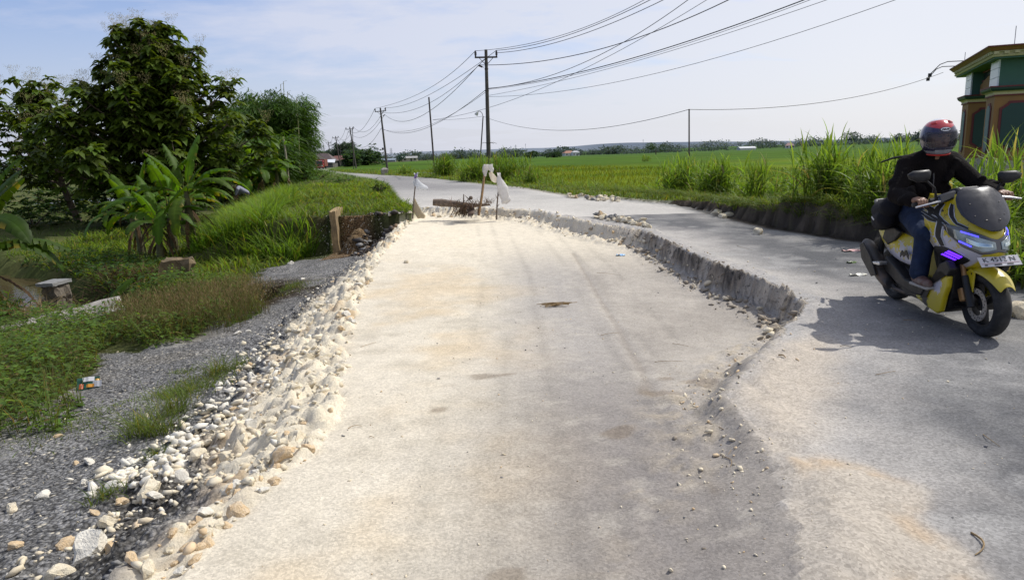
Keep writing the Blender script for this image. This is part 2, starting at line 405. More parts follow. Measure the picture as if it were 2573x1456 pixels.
    nA = fbm(x, y, .9, 51, 5); nB = fbm(x, y, 3.3, 57, 5); nC = fbm(x+.3*nB, y*.55, 2.1, 63, 5)
    dG, pG, sG = pdist(x, y, GREY); gq = sst(3., 6.5, y)[..., None]; greyc = c3(.222, .203, .188)*(1-gq)+c3(.36, .335, .305)*gq
    cream = mixc(c3(.585, .53, .43), c3(.50, .45, .36), sst(-.2, .5, nB))
    cream = mixc(cream, c3(.57, .45, .29), .55*sst(.05, .5, nA))
    bedc = mixc(cream, greyc, sst(1.25, .05, dG+.2*nA+.08*nB)*.95)
    bedr = mixc(c3(.33, .30, .262), c3(.40, .365, .318), sst(-.3, .5, nC))
    rightside = (sG > 0)
    bedc = np.where((rightside)[..., None], mixc(bedr, greyc, sst(.85, .0, dG+.2*nA+.08*nB)*.95), bedc)
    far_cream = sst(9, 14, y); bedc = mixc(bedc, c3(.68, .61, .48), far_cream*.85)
    bedc = mixc(bedc, c3(.50, .46, .39), sst(.25, .55, fbm(x, y, 9., 58, 4)+.3*nA)*.28*sst(1.3, .3, dG))
    for o_ in (.30, .62, .95): bedc = mixc(bedc, bedc*.80, .55*np.exp(-((dG+.03*nA-o_)/.045)**2)*sst(-.2, .3, fbm(x, y, .7, int(o_*100), 2)+.2))
    bedc = mixc(bedc, c3(.20, .165, .13), .35*np.exp(-((dT+.02*nf)/.03)**2))
    bedc = mixc(bedc, c3(.17, .13, .09), .5*sst(.5, .62, fbm(x, y, 2.2, 71, 3))*(y < 5))
    asp = mixc(c3(.118, .118, .121), c3(.195, .192, .188), sst(-.25, .45, nC))
    asp = mixc(asp, c3(.10, .102, .106), .55*sst(.05, .5, nA)*sst(.4, 1.4, np.abs(sb)))
    dust = np.clip(sst(1.15, .05, sb+.45*nA+.3*nB), 0, 1)
    asp = mixc(asp, c3(.435, .41, .378), .8*dust)
    asp = mixc(asp, c3(.40, .388, .368), .45*sst(.15, .5, nB+.3*nA)*sst(3., .5, sb))
    asp = mixc(asp, c3(.41, .365, .305), .9*sst(.05, -.07, sd+.10*nB+.05*nf)*(y < 7)); asp = mixc(asp, c3(.42, .31, .20), .6*np.exp(-((sd+.08*nB+.07)/.07)**2)*sst(-.3, .3, nf)*(y < 4.2)*(x > 1.2))
    s2 = sdf(wx, wy, SAND2); asp = mixc(asp, c3(.44, .385, .315), .8*sst(.2, -.1, s2+.06*nB))
    farr = sst(17, 26, y); asp = mixc(asp, mixc(c3(.33, .32, .31), c3(.25, .243, .24), sst(-.2, .4, fbm(x*.6+y*.2, y*.25, .5, 77, 4))), farr*.85)
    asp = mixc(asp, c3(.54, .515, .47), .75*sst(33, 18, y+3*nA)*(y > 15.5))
    asp = mixc(asp, c3(.56, .53, .48), .75*sst(.9, .1, dR+.5*nA)*sst(40, 20, y)*(y > 9)*.6)
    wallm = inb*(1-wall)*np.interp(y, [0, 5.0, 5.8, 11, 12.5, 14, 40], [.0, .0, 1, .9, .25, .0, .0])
    wallc = mixc(c3(.23, .215, .19), c3(.05, .046, .042), sst(.0, .4, nf+.5*nb)); wallc = mixc(wallc, c3(.36, .32, .26), sst(.0, -.5, nf)); wallc = mixc(wallc, c3(.03, .028, .026), sst(.5, .9, wall)*sst(-.25, .25, nb+.6*nf)*.85)  # last mix paints the shade of the cavities along the wall base
    asp = mixc(asp, c3(.055, .045, .036), sst(.34, .12, dR)*sst(.10, .24, hB)*(sR > -2)); col = asp.copy(); par = np.zeros(S); par[..., 0] = .55; par[..., 2] = .45  # first mix: dark soil at the bank foot, with its shadow painted in
    bpar = np.broadcast_to(np.array([.42, .0, .55]), S)
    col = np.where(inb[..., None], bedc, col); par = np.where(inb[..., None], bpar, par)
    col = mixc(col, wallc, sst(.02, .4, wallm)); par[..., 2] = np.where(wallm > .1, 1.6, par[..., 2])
    cr = np.clip(crumb, 0, 1); col = mixc(col, np.where((y < 6.5)[..., None], c3(.46, .39, .285), np.where((y < 12)[..., None], c3(.27, .235, .19), c3(.62, .53, .385))), cr*.8*sst(-.1, .5, nvf+nf))
    # left
    gravc = mixc(c3(.185, .182, .178), c3(.25, .245, .238), sst(-.3, .5, nB)); gravc = mixc(gravc, c3(.21, .195, .17), .7*sst(.1, .5, nA))
    rubc = mixc(c3(.68, .61, .475), c3(.52, .40, .26), sst(0, .45, nB))
    rw = np.interp(y, [0, 2.9, 3.5, 4.2, 9, 18], [.24, .26, .55, .85, .8, .7]); leftc = mixc(gravc, rubc, sst(.16, -.16, dl-rw+.22*nA+.16*nB))
    dark = sst(.0, .25, dl-rw)*sst(.75, .4, dl-rw)*(y < 4.0); leftc = mixc(leftc, c3(.095, .088, .078), dark*.8)
    rubc = rubc
    sg = sdf(x+.25*nb+.15*nf, y+.25*nb, GRAV)
    grc = mixc(c3(.06, .075, .025), c3(.09, .10, .035), sst(-.3, .4, nA)); grc = mixc(grc, c3(.10, .075, .04), .6*sst(.15, .5, nB))
    leftc = mixc(leftc, grc, sst(.15, .55, sg))
    mud = (1-sst(1.2, 2.1, dK+.5*nB)); leftc = mixc(leftc, c3(.05, .038, .025), mud)
    pit = ((x > -4.5) & (y > 16.2) & (y < 18.6) & (dl > .35)); leftc = mixc(leftc, mixc(c3(.045, .036, .028), c3(.16, .11, .06), sst(.3, -.3, x+4.1)), pit*1.)
    leftc = np.where((leftbank & ((sg > 0) | (y > 16.6)))[..., None], grc*.8, leftc); brown = sst(.55, .2, np.abs(x+3.95))*(y < 18.1)*(y > 16.4)*(x > -4.6); leftc = mixc(leftc, mixc(c3(.15, .095, .05), c3(.21, .145, .08), sst(-.3, .3, nf)), brown)
    vg = (y > 18.3)&(x<0); leftc = np.where(vg[..., None], mixc(grc, c3(.10, .15, .03), .6*sst(1.8, .3, np.abs(sr))), leftc)
    lpar = np.zeros(S); lpar[..., 0] = .2; lpar[..., 1] = sst(-.05, .12, dl-rw+.1*nB)*sst(.3, .0, sg); lpar[..., 2] = .9
    # right
    soil = mixc(c3(.065, .053, .042), c3(.125, .10, .076), sst(-.2, .4, nf)); vgc = mixc(c3(.075, .12, .022), c3(.11, .15, .035), sst(-.3, .4, nA))
    rice = mixc(c3(.085, .15, .007), c3(.14, .185, .010), sst(-.35, .4, fbm(x, y*1.0, .12, 91, 4)))
    rice = mixc(rice, c3(.050, .105, .010), sst(50, 120, y)*.9)
    pl_ = np.floor((y+.12*x+4*nl)/21.); pv = _hash(pl_, np.floor((x+.3*y)/60.), 5); rice = rice*(.78+.44*pv)[..., None]; bund = np.exp(-((((y+.12*x+4*nl) % 21.)-10.5)/.35)**2)*(y > 30); rice = mixc(rice, c3(.06, .075, .02), bund*.7)
    rows = np.exp(-(((y+.12*x) % 46.-23.)/.9)**2)*(y > 60); rice = mixc(rice, c3(.03, .055, .02), rows*.8)
    t3 = sst(150, 600, np.hypot(x, y)); rice = mixc(rice, c3(.055, .105, .028), t3*.85)
    rc = mixc(soil, vgc, sst(.18, .34, dR+.06*nf)); rc = np.where((hB < .09)[..., None], mixc(c3(.36, .33, .27), vgc, sst(.0, .3, dR+.1*nb)), rc)
    rc = mixc(rc, rice, sst(2.8, 4.2, dR))
    rpar = np.zeros(S); rpar[..., 0] = .1; rpar[..., 2] = 1.
    lf = (sr > 0) & ~inb
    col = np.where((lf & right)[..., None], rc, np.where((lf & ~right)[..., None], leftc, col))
    par = np.where((lf & right)[..., None], rpar, np.where((lf & ~right)[..., None], lpar, par))
    reg = np.where(inb, 1, np.where(sr <= 0, 0, np.where(right, np.where(dR > 3.4, 3, 2), np.where((sg < .05) & (y < 17.9) & (x > -9), 4, 5))))
    reg = np.where((reg == 4) & (dl < rw+.05), 6, reg)
    return z, col, par, reg
def tz(x, y): return terrain(np.atleast_1d(np.float64(x)), np.atleast_1d(np.float64(y)))
def tz1(x, y): return float(tz(x, y)[0])
def GT(u, v):                 # where the sight line of a photo point first meets the ground
    d = _F*PF + _R*(u-PW/2) - _U*(v-PH/2); d = d/d[1]; Y_ = np.concatenate([np.arange(1.5, 30, .04), np.arange(30, 140, .4)]); P = _C[None, :]+d[None, :]*Y_[:, None]
    k = np.argmax(P[:, 2] < tz(P[:, 0], P[:, 1])); return P[k, :2]

def axis(segs):
    out = []
    for a, b, st in segs: out += list(np.arange(a, b, st))
    return out
def geo(a, b, st, g):
    out = []; q = a; s = st
    while q < b: out.append(q); s *= g; q += s
    return out+[b]
xs = [-q for q in geo(9, 6000, .10, 1.10)][::-1]+axis([(-8.95, -4.6, .06), (-4.6, -3.2, .045), (-3.2, 3.2, .034), (3.2, 8., .06)])+geo(8., 6000, .09, 1.10)
ys = axis([(-1., .9, .2), (.9, 4.5, .028), (4.5, 9., .04), (9., 14, .06), (14, 17.2, .07), (17.2, 19., .045), (19., 26, .12)])+geo(26, 9000, .2, 1.045)
xs = np.array(xs); ys = np.array(ys)
X, Y = np.meshgrid(xs, ys)
Z, CC, PP, RG = terrain(X.ravel(), Y.ravel(), True)
nx, ny = len(xs), len(ys)
Vt = np.stack([X.ravel(), Y.ravel(), Z], 1)
ii, jj = np.meshgrid(np.arange(nx-1), np.arange(ny-1)); a = (jj*nx+ii).ravel()
Qt = np.stack([a, a+1, a+nx+1, a+nx], 1)
rq = RG.ravel()[Qt[:, 0]]
# ---- ground material
def groundmat():
    m, nt, b, out = newmat('ground'); n = N(nt); c = n.coord()
    col = n.attr('col').outputs['Color']; p = n.sep(n.attr('par').outputs['Vector'])
    f1 = n.noise(c, 62, 8, .66); f2 = n.noise(c, 190, 4, .7); f3 = n.noise(c, 7., 6, .6)
    k = n.math('ADD', n.maprange(f1, .25, .75, .87, 1.11), n.maprange(f3, .3, .7, -.08, .08))
    kc = n.node('ShaderNodeCombineXYZ')
    for i in range(3): n.link(k, kc.inputs[i])
    base = n.mix(1., col, kc.outputs[0], 'MULTIPLY')
    dk = n.math('MULTIPLY', n.maprange(f2, .62, .70), p[0]); base = n.mix(n.math('MULTIPLY', dk, .75), base, n.mix(1., base, (.30, .29, .29), 'MULTIPLY'))
    lt = n.math('MULTIPLY', n.maprange(n.noise(c, 150, 3, .7), .63, .70), p[0]); base = n.mix(n.math('MULTIPLY', lt, .5), base, (.62, .6, .55))
    va = n.voro(c, 95.); ak = n.math('ADD', 1., n.math('MULTIPLY', n.math('MULTIPLY', n.math('SUBTRACT', n.sep(va.outputs['Color'])[0], .5), p[0]), .75)); ac = n.node('ShaderNodeCombineXYZ')
    for i in range(3): n.link(ak, ac.inputs[i])
    base = n.mix(1., base, ac.outputs[0], 'MULTIPLY')
    v = n.voro(c, 42.); vs = n.sep(v.outputs['Color'])
    gk = n.maprange(vs[0], 0, 1, .5, 1.5); gc = n.node('ShaderNodeCombineXYZ')
    for i in range(3): n.link(gk, gc.inputs[i])
    base = n.mix(p[1], base, n.mix(1., base, gc.outputs[0], 'MULTIPLY'))
    base = n.mix(n.math('MULTIPLY', p[1], n.maprange(vs[1], .95, .97)), base, (.5, .46, .38))
    gap = n.maprange(v.outputs['Distance'], .35, .75, 1., .35); gg = n.node('ShaderNodeCombineXYZ')
    for i in range(3): n.link(gap, gg.inputs[i])
    base = n.mix(p[1], base, n.mix(1., base, gg.outputs[0], 'MULTIPLY'))
    wf = n.maprange(p[2], 1.1, 1.5); w3 = n.noise(c, 11., 7, .7); base = n.mix(wf, base, n.mix(n.maprange(w3, .33, .47), (.04, .037, .034), n.mix(1., base, (1.5, 1.45, 1.4), 'MULTIPLY')))  # dark patches on the cut wall: shaded cavities painted as colour
    n.setv(b.inputs['Base Color'], base); b.inputs['Roughness'].default_value = .93; b.inputs['Specular IOR Level'].default_value = .03
    h = n.math('ADD', n.math('MULTIPLY', f1, .6), n.math('ADD', n.math('MULTIPLY', f2, .22), n.math('MULTIPLY', f3, .8)))
    h = n.math('SUBTRACT', h, n.math('MULTIPLY', n.math('MULTIPLY', v.outputs['Distance'], p[1]), .9))
    h = n.math('ADD', h, n.math('MULTIPLY', n.math('MULTIPLY', w3, wf), 1.6))
    n.link(n.bump(h, n.math('MULTIPLY', p[2], .8, clamp=True), .022), b.inputs['Normal'])
    return m
MG = groundmat()
def piece(name, sel):
    q = Qt[sel]; u, inv = np.unique(q.ravel(), return_inverse=True)
    o = npmesh(name, Vt[u], inv.reshape(-1, 4), MG, {'col': CC[u], 'par': PP[u]}, smooth=True)
    return tag(o, kind='structure')
piece('road', rq == 0); piece('roadbed', rq == 1); piece('grass_verge', rq == 2); piece('rice_field', rq == 3)
piece('gravel_shoulder', rq == 4); piece('ground', rq == 5); piece('embankment', rq == 6)
# ---- creek water
mw, ntw, bw, ow = newmat('creek_water'); nw = N(ntw)
bw.inputs['Base Color'].default_value = (.075, .055, .028, 1); bw.inputs['Roughness'].default_value = .06; bw.inputs['Specular IOR Level'].default_value = .6
nw.link(nw.bump(nw.noise(nw.coord(), 5., 4), .12, .05), bw.inputs['Normal'])
wv = []; wq = []
CW = [np.array([-34., 27.])]+CREEK[1:]
for k, q in enumerate(CW):
    t = CW[min(k+1, len(CW)-1)]-CW[max(k-1, 0)]; t = t/np.linalg.norm(t); nn = np.array([-t[1], t[0]])*1.15
    wv += [(*(q+nn), WATER_Z), (*(q-nn), WATER_Z)]
    if k: wq.append((2*k-2, 2*k-1, 2*k+1, 2*k))
tag(npmesh('water', wv, wq, mw), kind='structure')
# ================================================================== VEGETATION
class Leaves:
    def __init__(s): s.V = []; s.Q = []; s.C = []; s.n = 0
    def put(s, V, Q, C):
        s.V.append(V.reshape(-1, 3)); s.Q.append(Q.reshape(-1, 4)+s.n); s.C.append(C.reshape(-1, 3)); s.n += V.size//3
    def blades(s, P, H, Wd, az, lean, curve, col, S=3, root=.55, sag=.45, power=.8, tw=.9, tipc=None):
        P = np.asarray(P, float); K = len(P)
        if not K: return s
        H, Wd, az, lean, curve = [np.broadcast_to(np.asarray(q, float), (K,)) for q in (H, Wd, az, lean, curve)]
        col = np.broadcast_to(np.asarray(col, float), (K, 3))
        t = np.linspace(0, 1, S+1)[None, :]
        hx = H[:, None]*(lean[:, None]*t+curve[:, None]*t**2)
        hz = H[:, None]*(t-sag*np.clip(curve[:, None], 0, 2)*t**2.2)
        cx, sx_ = np.cos(az)[:, None], np.sin(az)[:, None]
        C = np.stack([P[:, 0, None]+cx*hx, P[:, 1, None]+sx_*hx, P[:, 2, None]+hz], -1)
        a2 = az+pi/2+rng.uniform(-tw, tw, K); wd = np.stack([np.cos(a2), np.sin(a2), rng.uniform(-.25, .25, K)], -1)
        w = Wd[:, None]*np.minimum(1, (1-t)**power*1.0+.02)*np.minimum(1., .55+2.2*t)
        A = C-wd[:, None, :]*w[..., None]*.5; B = C+wd[:, None, :]*w[..., None]*.5
        V = np.stack([A, B], 2)                                    # K,S+1,2,3
        b = (np.arange(K)*(S+1)*2)[:, None]+np.arange(S)[None, :]*2
        Q = np.stack([b, b+1, b+3, b+2], -1)
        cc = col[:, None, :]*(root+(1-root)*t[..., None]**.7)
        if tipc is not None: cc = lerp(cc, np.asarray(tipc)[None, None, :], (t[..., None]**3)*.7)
        CCc = np.repeat(cc[:, :, None, :], 2, 2)
        s.put(V, Q, CCc); return s
    def leaves(s, P, dirv, up, L, Wd, col, fold=.18, droop=.35):    # broad leaves: 3 cross rows, folded along the midrib
        P = np.asarray(P, float); K = len(P)
        d = dirv/np.linalg.norm(dirv, axis=1, keepdims=True)
        sd = np.cross(d, up); sd /= np.linalg.norm(sd, axis=1, keepdims=True)+1e-9; u = np.cross(sd, d)
        L = np.broadcast_to(L, (K,))[:, None]; Wd = np.broadcast_to(Wd, (K,))[:, None]
        rows = [(0., .12), (.3, .92), (.65, .85), (1., .06)]
        V = []
        for (t, w) in rows:
            c = P+d*L*t-np.array([0, 0, 1.])*L*droop*t*t
            V += [c-sd*Wd*w*.5+u*Wd*w*fold, c, c+sd*Wd*w*.5+u*Wd*w*fold]
        V = np.stack(V, 1); b = (np.arange(K)*12)[:, None]
        Q = np.concatenate([np.stack([b+r*3+k, b+r*3+k+1, b+r*3+k+4, b+r*3+k+3], -1) for r in range(3) for k in range(2)], 1)
        s.put(V, Q, np.repeat(np.broadcast_to(col, (K, 3))[:, None, :], 12, 1)); return s
    def build(s, name, mat, parent=None, smooth=False):
        return npmesh(name, np.concatenate(s.V), np.concatenate(s.Q), mat, {'col': np.concatenate(s.C)}, parent, smooth)
def cvar(base, K, v=.25, yel=.0, ycol=(.25, .22, .05)):
    c = np.array(base)[None, :]*rng.uniform(1-v, 1+v, (K, 1))*rng.uniform(.92, 1.08, (K, 3))
    if yel: m = rng.random(K) < yel; c[m] = np.array(ycol)*rng.uniform(.6, 1.2, (m.sum(), 1))
    return c
M_GRASS = leafmat('grass_blades', .42, .5, .16)
M_LEAF = leafmat('tree_leaves', .32, .5, .18)
M_BANANA = leafmat('banana_leaf', .42, .55, .2)
M_DRY = leafmat('dry_leaf', .25, .8, .1, (1.1, 1., .8))
M_BARK = mat('bark', (.10, .075, .055), .9, var=.35, scale=14, bump=.6, bscale=25)
M_STEM = mat('green_stem', (.085, .085, .03), .8, var=.4, scale=9, dirt=(.055, .036, .022), dirtamt=.95, dirtscale=5, bump=.4, bscale=30)
M_CULM = mat('bamboo_culm', (.20, .20, .08), .6, var=.3, scale=4)
def scatter(K, x0, x1, y0, y1, keep):
    x = rng.uniform(x0, x1, K); y = rng.uniform(y0, y1, K); z, c, p, r = terrain(x, y, True); m = keep(x, y, z, r)
    return x[m], y[m], z[m]
def rbd(x, y): return pdist(np.asarray(x, float), np.asarray(y, float), RB)
# ------------------------------------------------------------------ ground cover (nobody could count it)
def cover(name, label, cat, L, m=None):
    o = L.build(name, m or M_GRASS); return tag(o, label, cat, kind='stuff')
L = Leaves()                                                       # short grass on the right verge
def along(K, P, o0, o1, p0=0, p1=None, pw=1.):
    P = np.asarray(P); p1 = p1 if p1 is not None else len(P)-1
    seg = np.diff(P, axis=0); ln = np.hypot(seg[:, 0], seg[:, 1]); w = ln.copy(); w[:int(p0)] = 0; w[int(p1):] = 0
    mid = (P[:-1]+P[1:])/2; w = w/np.maximum(np.hypot(mid[:, 0], mid[:, 1]), 6)**pw
    k = rng.choice(len(w), K, p=w/w.sum()); t = rng.random(K); o = rng.uniform(0, 1, K)**1.3*(o1-o0)+o0
    q = P[k]+seg[k]*t[:, None]; nn = np.stack([seg[k][:, 1], -seg[k][:, 0]], 1)/ln[k][:, None]
    return q[:, 0]+nn[:, 0]*o, q[:, 1]+nn[:, 1]*o
x, y = along(26000, RB, .12, 4.0, 0, 18, 1.2)
z = tz(x, y); d = np.hypot(x, y); K = len(x); pat = fbm(x, y, .8, 5, 3)
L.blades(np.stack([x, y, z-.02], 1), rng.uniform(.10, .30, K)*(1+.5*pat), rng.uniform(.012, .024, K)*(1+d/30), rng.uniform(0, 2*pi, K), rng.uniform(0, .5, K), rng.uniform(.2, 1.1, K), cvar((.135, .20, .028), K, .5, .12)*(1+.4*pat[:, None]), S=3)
x, y = along(5500, RB, .06, .28, 0, 12, 1.); z = tz(x, y); K = len(x)          # fringe hanging over the cut bank
L.blades(np.stack([x, y, np.maximum(z, z*.3+.2)], 1), rng.uniform(.12, .45, K), rng.uniform(.008, .015, K), rng.uniform(pi*.7, pi*1.6, K), rng.uniform(.1, .6, K), rng.uniform(.6, 1.6, K), cvar((.10, .155, .03), K, .3, .08), S=3, sag=.6)
cover('verge_grass', 'short bright grass covering the verge right of the road', 'grass', L)
L = Leaves()                                                       # knee-high leafy grass behind it
x, y = along(9500, RB, 1.6, 5.0, 0, 17, 1.3); z = tz(x, y); d = np.hypot(x, y); K = len(x); pat = fbm(x, y, .5, 15, 3)
m = pat > -.1; x, y, z, d, pat = x[m], y[m], z[m], d[m], pat[m]; K = len(x)
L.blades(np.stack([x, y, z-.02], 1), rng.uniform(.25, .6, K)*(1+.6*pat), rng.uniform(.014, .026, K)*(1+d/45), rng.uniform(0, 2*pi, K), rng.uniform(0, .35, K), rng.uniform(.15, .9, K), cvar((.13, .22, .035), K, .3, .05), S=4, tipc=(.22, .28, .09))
cover('tall_verge_grass', 'knee-high leafy grass between the verge and the rice field', 'grass', L)
L = Leaves()                                                       # rice
x, y = along(38000, RB, 4.0, 26., 0, 17, 1.1); z = tz(x, y); d = np.hypot(x, y); K = len(x)
rc = lerp(np.array([.085, .14, .007]), np.array([.14, .17, .011]), sst(-.35, .4, fbm(x, y, .12, 91, 4))[:, None])
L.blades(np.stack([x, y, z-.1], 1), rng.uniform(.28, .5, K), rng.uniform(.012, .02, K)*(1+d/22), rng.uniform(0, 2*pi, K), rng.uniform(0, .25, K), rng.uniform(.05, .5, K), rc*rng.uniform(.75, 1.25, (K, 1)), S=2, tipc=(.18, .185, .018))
cover('rice', 'yellow green rice plants filling the field right of the road', 'rice', L)
# left bank
L = Leaves()
def bank(x, y, z, r): return (r == 5) & (sdf(x, y, GRAV) > .1) & (pdist(x, y, CREEK)[0] > .95) & ~((x > -4.45) & (y < 18.1)) & (sdf(x, y, roadpoly) > .15)
x, y, z = scatter(44000, -15, -2.5, 12, 40, bank); d = np.hypot(x, y); K = len(x); pat = fbm(x, y, .6, 25, 3)
L.blades(np.stack([x, y, z-.02], 1), rng.uniform(.12, .34, K)*(1+.8*pat), rng.uniform(.016, .030, K)*(1+d/40), rng.uniform(0, 2*pi, K), rng.uniform(0, .5, K), rng.uniform(.2, 1.1, K), cvar((.125, .195, .02), K, .5, .10)*(1+.4*pat[:, None]), S=3)
x, y, z = scatter(16000, -45, -4, 38, 130, lambda x, y, z, r: (sdf(x, y, roadpoly) > .3) & (pdist(x, y, CREST)[0] < 14)); d = np.hypot(x, y); K = len(x)
L.blades(np.stack([x, y, z-.05], 1), rng.uniform(.12, .35, K), rng.uniform(.03, .05, K)*(1+d/60), rng.uniform(0, 2*pi, K), rng.uniform(0, .4, K), rng.uniform(.2, 1., K), cvar((.10, .18, .03), K, .3, .05), S=3)
x, y, z = scatter(9000, -40, -11, 16, 50, lambda x, y, z, r: (r == 5) & (pdist(x, y, CREEK)[0] > .9)); K = len(x); d = np.hypot(x, y)
L.blades(np.stack([x, y, z-.03], 1), rng.uniform(.15, .4, K), rng.uniform(.02, .035, K), rng.uniform(0, 2*pi, K), rng.uniform(0, .5, K), rng.uniform(.2, 1., K), cvar((.07, .14, .02), K, .3), S=2)
cover('bank_grass', 'bright short grass covering the bank left of the road', 'grass', L)
L = Leaves()                                                       # the dense reed bed below the verge
REED = [G2(*q) for q in ((845, 560, -.1), (850, 500, .0), (790, 470, -.1), (700, 470, -.4), (640, 520, -.8), (560, 600, -1.), (505, 650, -1.05), (640, 648, -1.), (760, 648, -.95), (838, 610, -.8))]
def reedk(x, y, z, r): return (z < -.24+.12*fbm(x, y, .8, 77, 3)) & (sdf(x, y, REED) < .25) & ~((x > -4.6) & (y < 18)) & (sdf(x, y, GRAV) > .15) & (sdf(x, y, roadpoly) > 1.2)
x, y, z = scatter(90000, -11, -4, 14, 36, reedk); m = rng.random(len(x)) < .5; x, y, z = x[m], y[m], z[m]; K = len(x); pat = fbm(x, y, .9, 35, 3)
L.blades(np.stack([x, y, z-.03], 1), rng.uniform(.45, .95, K)*(1+.35*pat), rng.uniform(.024, .045, K), rng.uniform(0, 2*pi, K), rng.uniform(0, .35, K), rng.uniform(.15, 1.0, K), cvar((.10, .20, .015), K, .5, .06)*(1+.5*pat[:, None]), S=4, tipc=(.20, .27, .06))
print('reeds', K)
x, y, z = scatter(30000, -13, -6.5, 30, 46, lambda x, y, z, r: (pdist(x, y, CREST)[0] > 2.2)&(pdist(x, y, CREST)[0] < 6.5)&(sdf(x, y, roadpoly) > 3.)); K = min(len(x), 5000); x, y, z = x[:K], y[:K], z[:K]
L.blades(np.stack([x, y, z-.03], 1), rng.uniform(.25, .6, K), rng.uniform(.025, .04, K), rng.uniform(0, 2*pi, K), rng.uniform(0, .35, K), rng.uniform(.3, 1.2, K), cvar((.07, .15, .025), K, .3), S=4, tipc=(.2, .25, .12))
cover('reed_grass', 'dense tall reed grass on the bank left of the culvert wall', 'grass', L)
L = Leaves()                                                       # low leafy weeds on the left foreground
WEED = [G2(*q) for q in ((-500, 1350, -.7), (-100, 1180, -.7), (120, 1120, -.72), (215, 950, -.75), (270, 860, -.8), (400, 880, -.78), (560, 832, -.78), (655, 765, -.78), (630, 700, -.8), (500, 690, -.95), (380, 730, -1.05), (280, 800, -1.05), (80, 830, -1.1), (-500, 900, -1.1))]
def weedk(x, y, z, r): return (sdf(x+.3*fbm(x, y, 2., 3, 3), y+.3*fbm(x, y, 2., 4, 3), WEED) < .0) & (pdist(x, y, CREEK)[0] > .75)
x, y, z = scatter(60000, -11, -2, 3, 14, weedk); K = len(x); print('weeds', K); pat = fbm(x, y, 1.1, 45, 3); d = np.hypot(x, y)
hgt = rng.uniform(.02, .36, K)*(1+.9*pat)*sst(0., .5, -sdf(x, y, WEED)+.15); a = rng.uniform(0, 2*pi, K)
L.leaves(np.stack([x, y, z+hgt], 1), np.stack([np.cos(a), np.sin(a), rng.uniform(-.2, .7, K)], 1), np.tile([0, 0, 1.], (K, 1)), rng.uniform(.04, .10, K), rng.uniform(.024, .055, K), cvar((.09, .15, .028), K, .4, .05, (.16, .13, .05)))
k2 = rng.random(K) < .38; K2 = k2.sum()
L.blades(np.stack([x, y, z], 1)[k2], rng.uniform(.15, .5, K2)*(1+.6*pat[k2]), rng.uniform(.004, .009, K2)*1.3, rng.uniform(0, 2*pi, K2), rng.uniform(0, .5, K2), rng.uniform(.1, .8, K2), cvar((.11, .14, .035), K2, .35, .2, (.20, .15, .07)), S=3)
x, y, z = scatter(9000, -16, -7, 11, 20, lambda x, y, z, r: (pdist(x, y, CREEK)[0] > .85) & (pdist(x, y, CREEK)[0] < 2.6)); K = len(x); a = rng.uniform(0, 2*pi, K)
L.leaves(np.stack([x, y, z+rng.uniform(.02, .3, K)], 1), np.stack([np.cos(a), np.sin(a), rng.uniform(-.2, .7, K)], 1), np.tile([0, 0, 1.], (K, 1)), rng.uniform(.07, .16, K), rng.uniform(.05, .10, K), cvar((.05, .10, .02), K, .45, .08, (.13, .10, .04)))
cover('weeds', 'low leafy weeds spreading over the gravel left of the rubble', 'weeds', L)
L = Leaves()                                                       # brown seed heads
BRN = [G2(*q) for q in ((360, 760, -.6), (440, 745, -.6), (600, 730, -.6), (640, 770, -.65), (560, 815, -.7), (400, 830, -.7), (330, 800, -.7))]
x, y, z = scatter(15000, -8, -2.5, 6, 13, lambda x, y, z, r: sdf(x, y, BRN) < .25); K = len(x)
L.blades(np.stack([x, y, z], 1), rng.uniform(.3, .55, K), .006, rng.uniform(0, 2*pi, K), rng.uniform(0, .4, K), rng.uniform(.0, .5, K), cvar((.15, .13, .05), K, .35), S=3)
P = np.repeat(np.stack([x, y, z], 1), 6, 0); K = len(P); P = P+np.stack([rng.normal(0, .09, K), rng.normal(0, .09, K), rng.uniform(.24, .5, K)], 1); a = rng.uniform(0, 2*pi, K)
L.blades(P, rng.uniform(.03, .06, K), .014, a, rng.uniform(0, 1, K), 0., cvar((.25, .19, .095), K, .35, .3, (.13, .16, .04)), S=1)
cover('seeding_grass', 'brownish haze of seeding grass beside the dark gravel', 'grass', L, M_DRY)
L = Leaves()                                                       # small tufts and creepers on the gravel
for (u, v, rr, hh, kk) in ((700, 690, .55, .10, 500), (730, 680, .4, .1, 300), (470, 960, .35, .12, 420), (500, 940, .35, .10, 400), (425, 975, .2, .12, 160), (440, 1030, .12, .32, 130), (350, 1090, .14, .30, 150), (395, 1090, .12, .26, 120), (545, 915, .12, .26, 110), (595, 905, .15, .18, 120), (280, 1290, .12, .10, 120), (385, 1165, .10, .12, 70), (220, 1010, .35, .05, 300), (150, 1060, .4, .06, 420), (255, 1000, .25, .04, 150), (350, 1065, .12, .2, 60), (465, 900, .15, .07, 120)):
    c = G(u, v, -.55); kx = c[0]+rng.normal(0, rr*.5, kk); ky = c[1]+rng.normal(0, rr*.6, kk); kz = tz(kx, ky)
    L.blades(np.stack([kx, ky, kz-.01], 1), rng.uniform(.4, 1.2, kk)*hh, rng.uniform(.005, .010, kk), rng.uniform(0, 2*pi, kk), rng.uniform(0, .6, kk), rng.uniform(.2, 1.2, kk), cvar((.12, .17, .035), kk, .35, .1), S=3)
cover('gravel_tufts', 'small tufts of grass sprouting from the gravel by the rubble', 'grass', L)
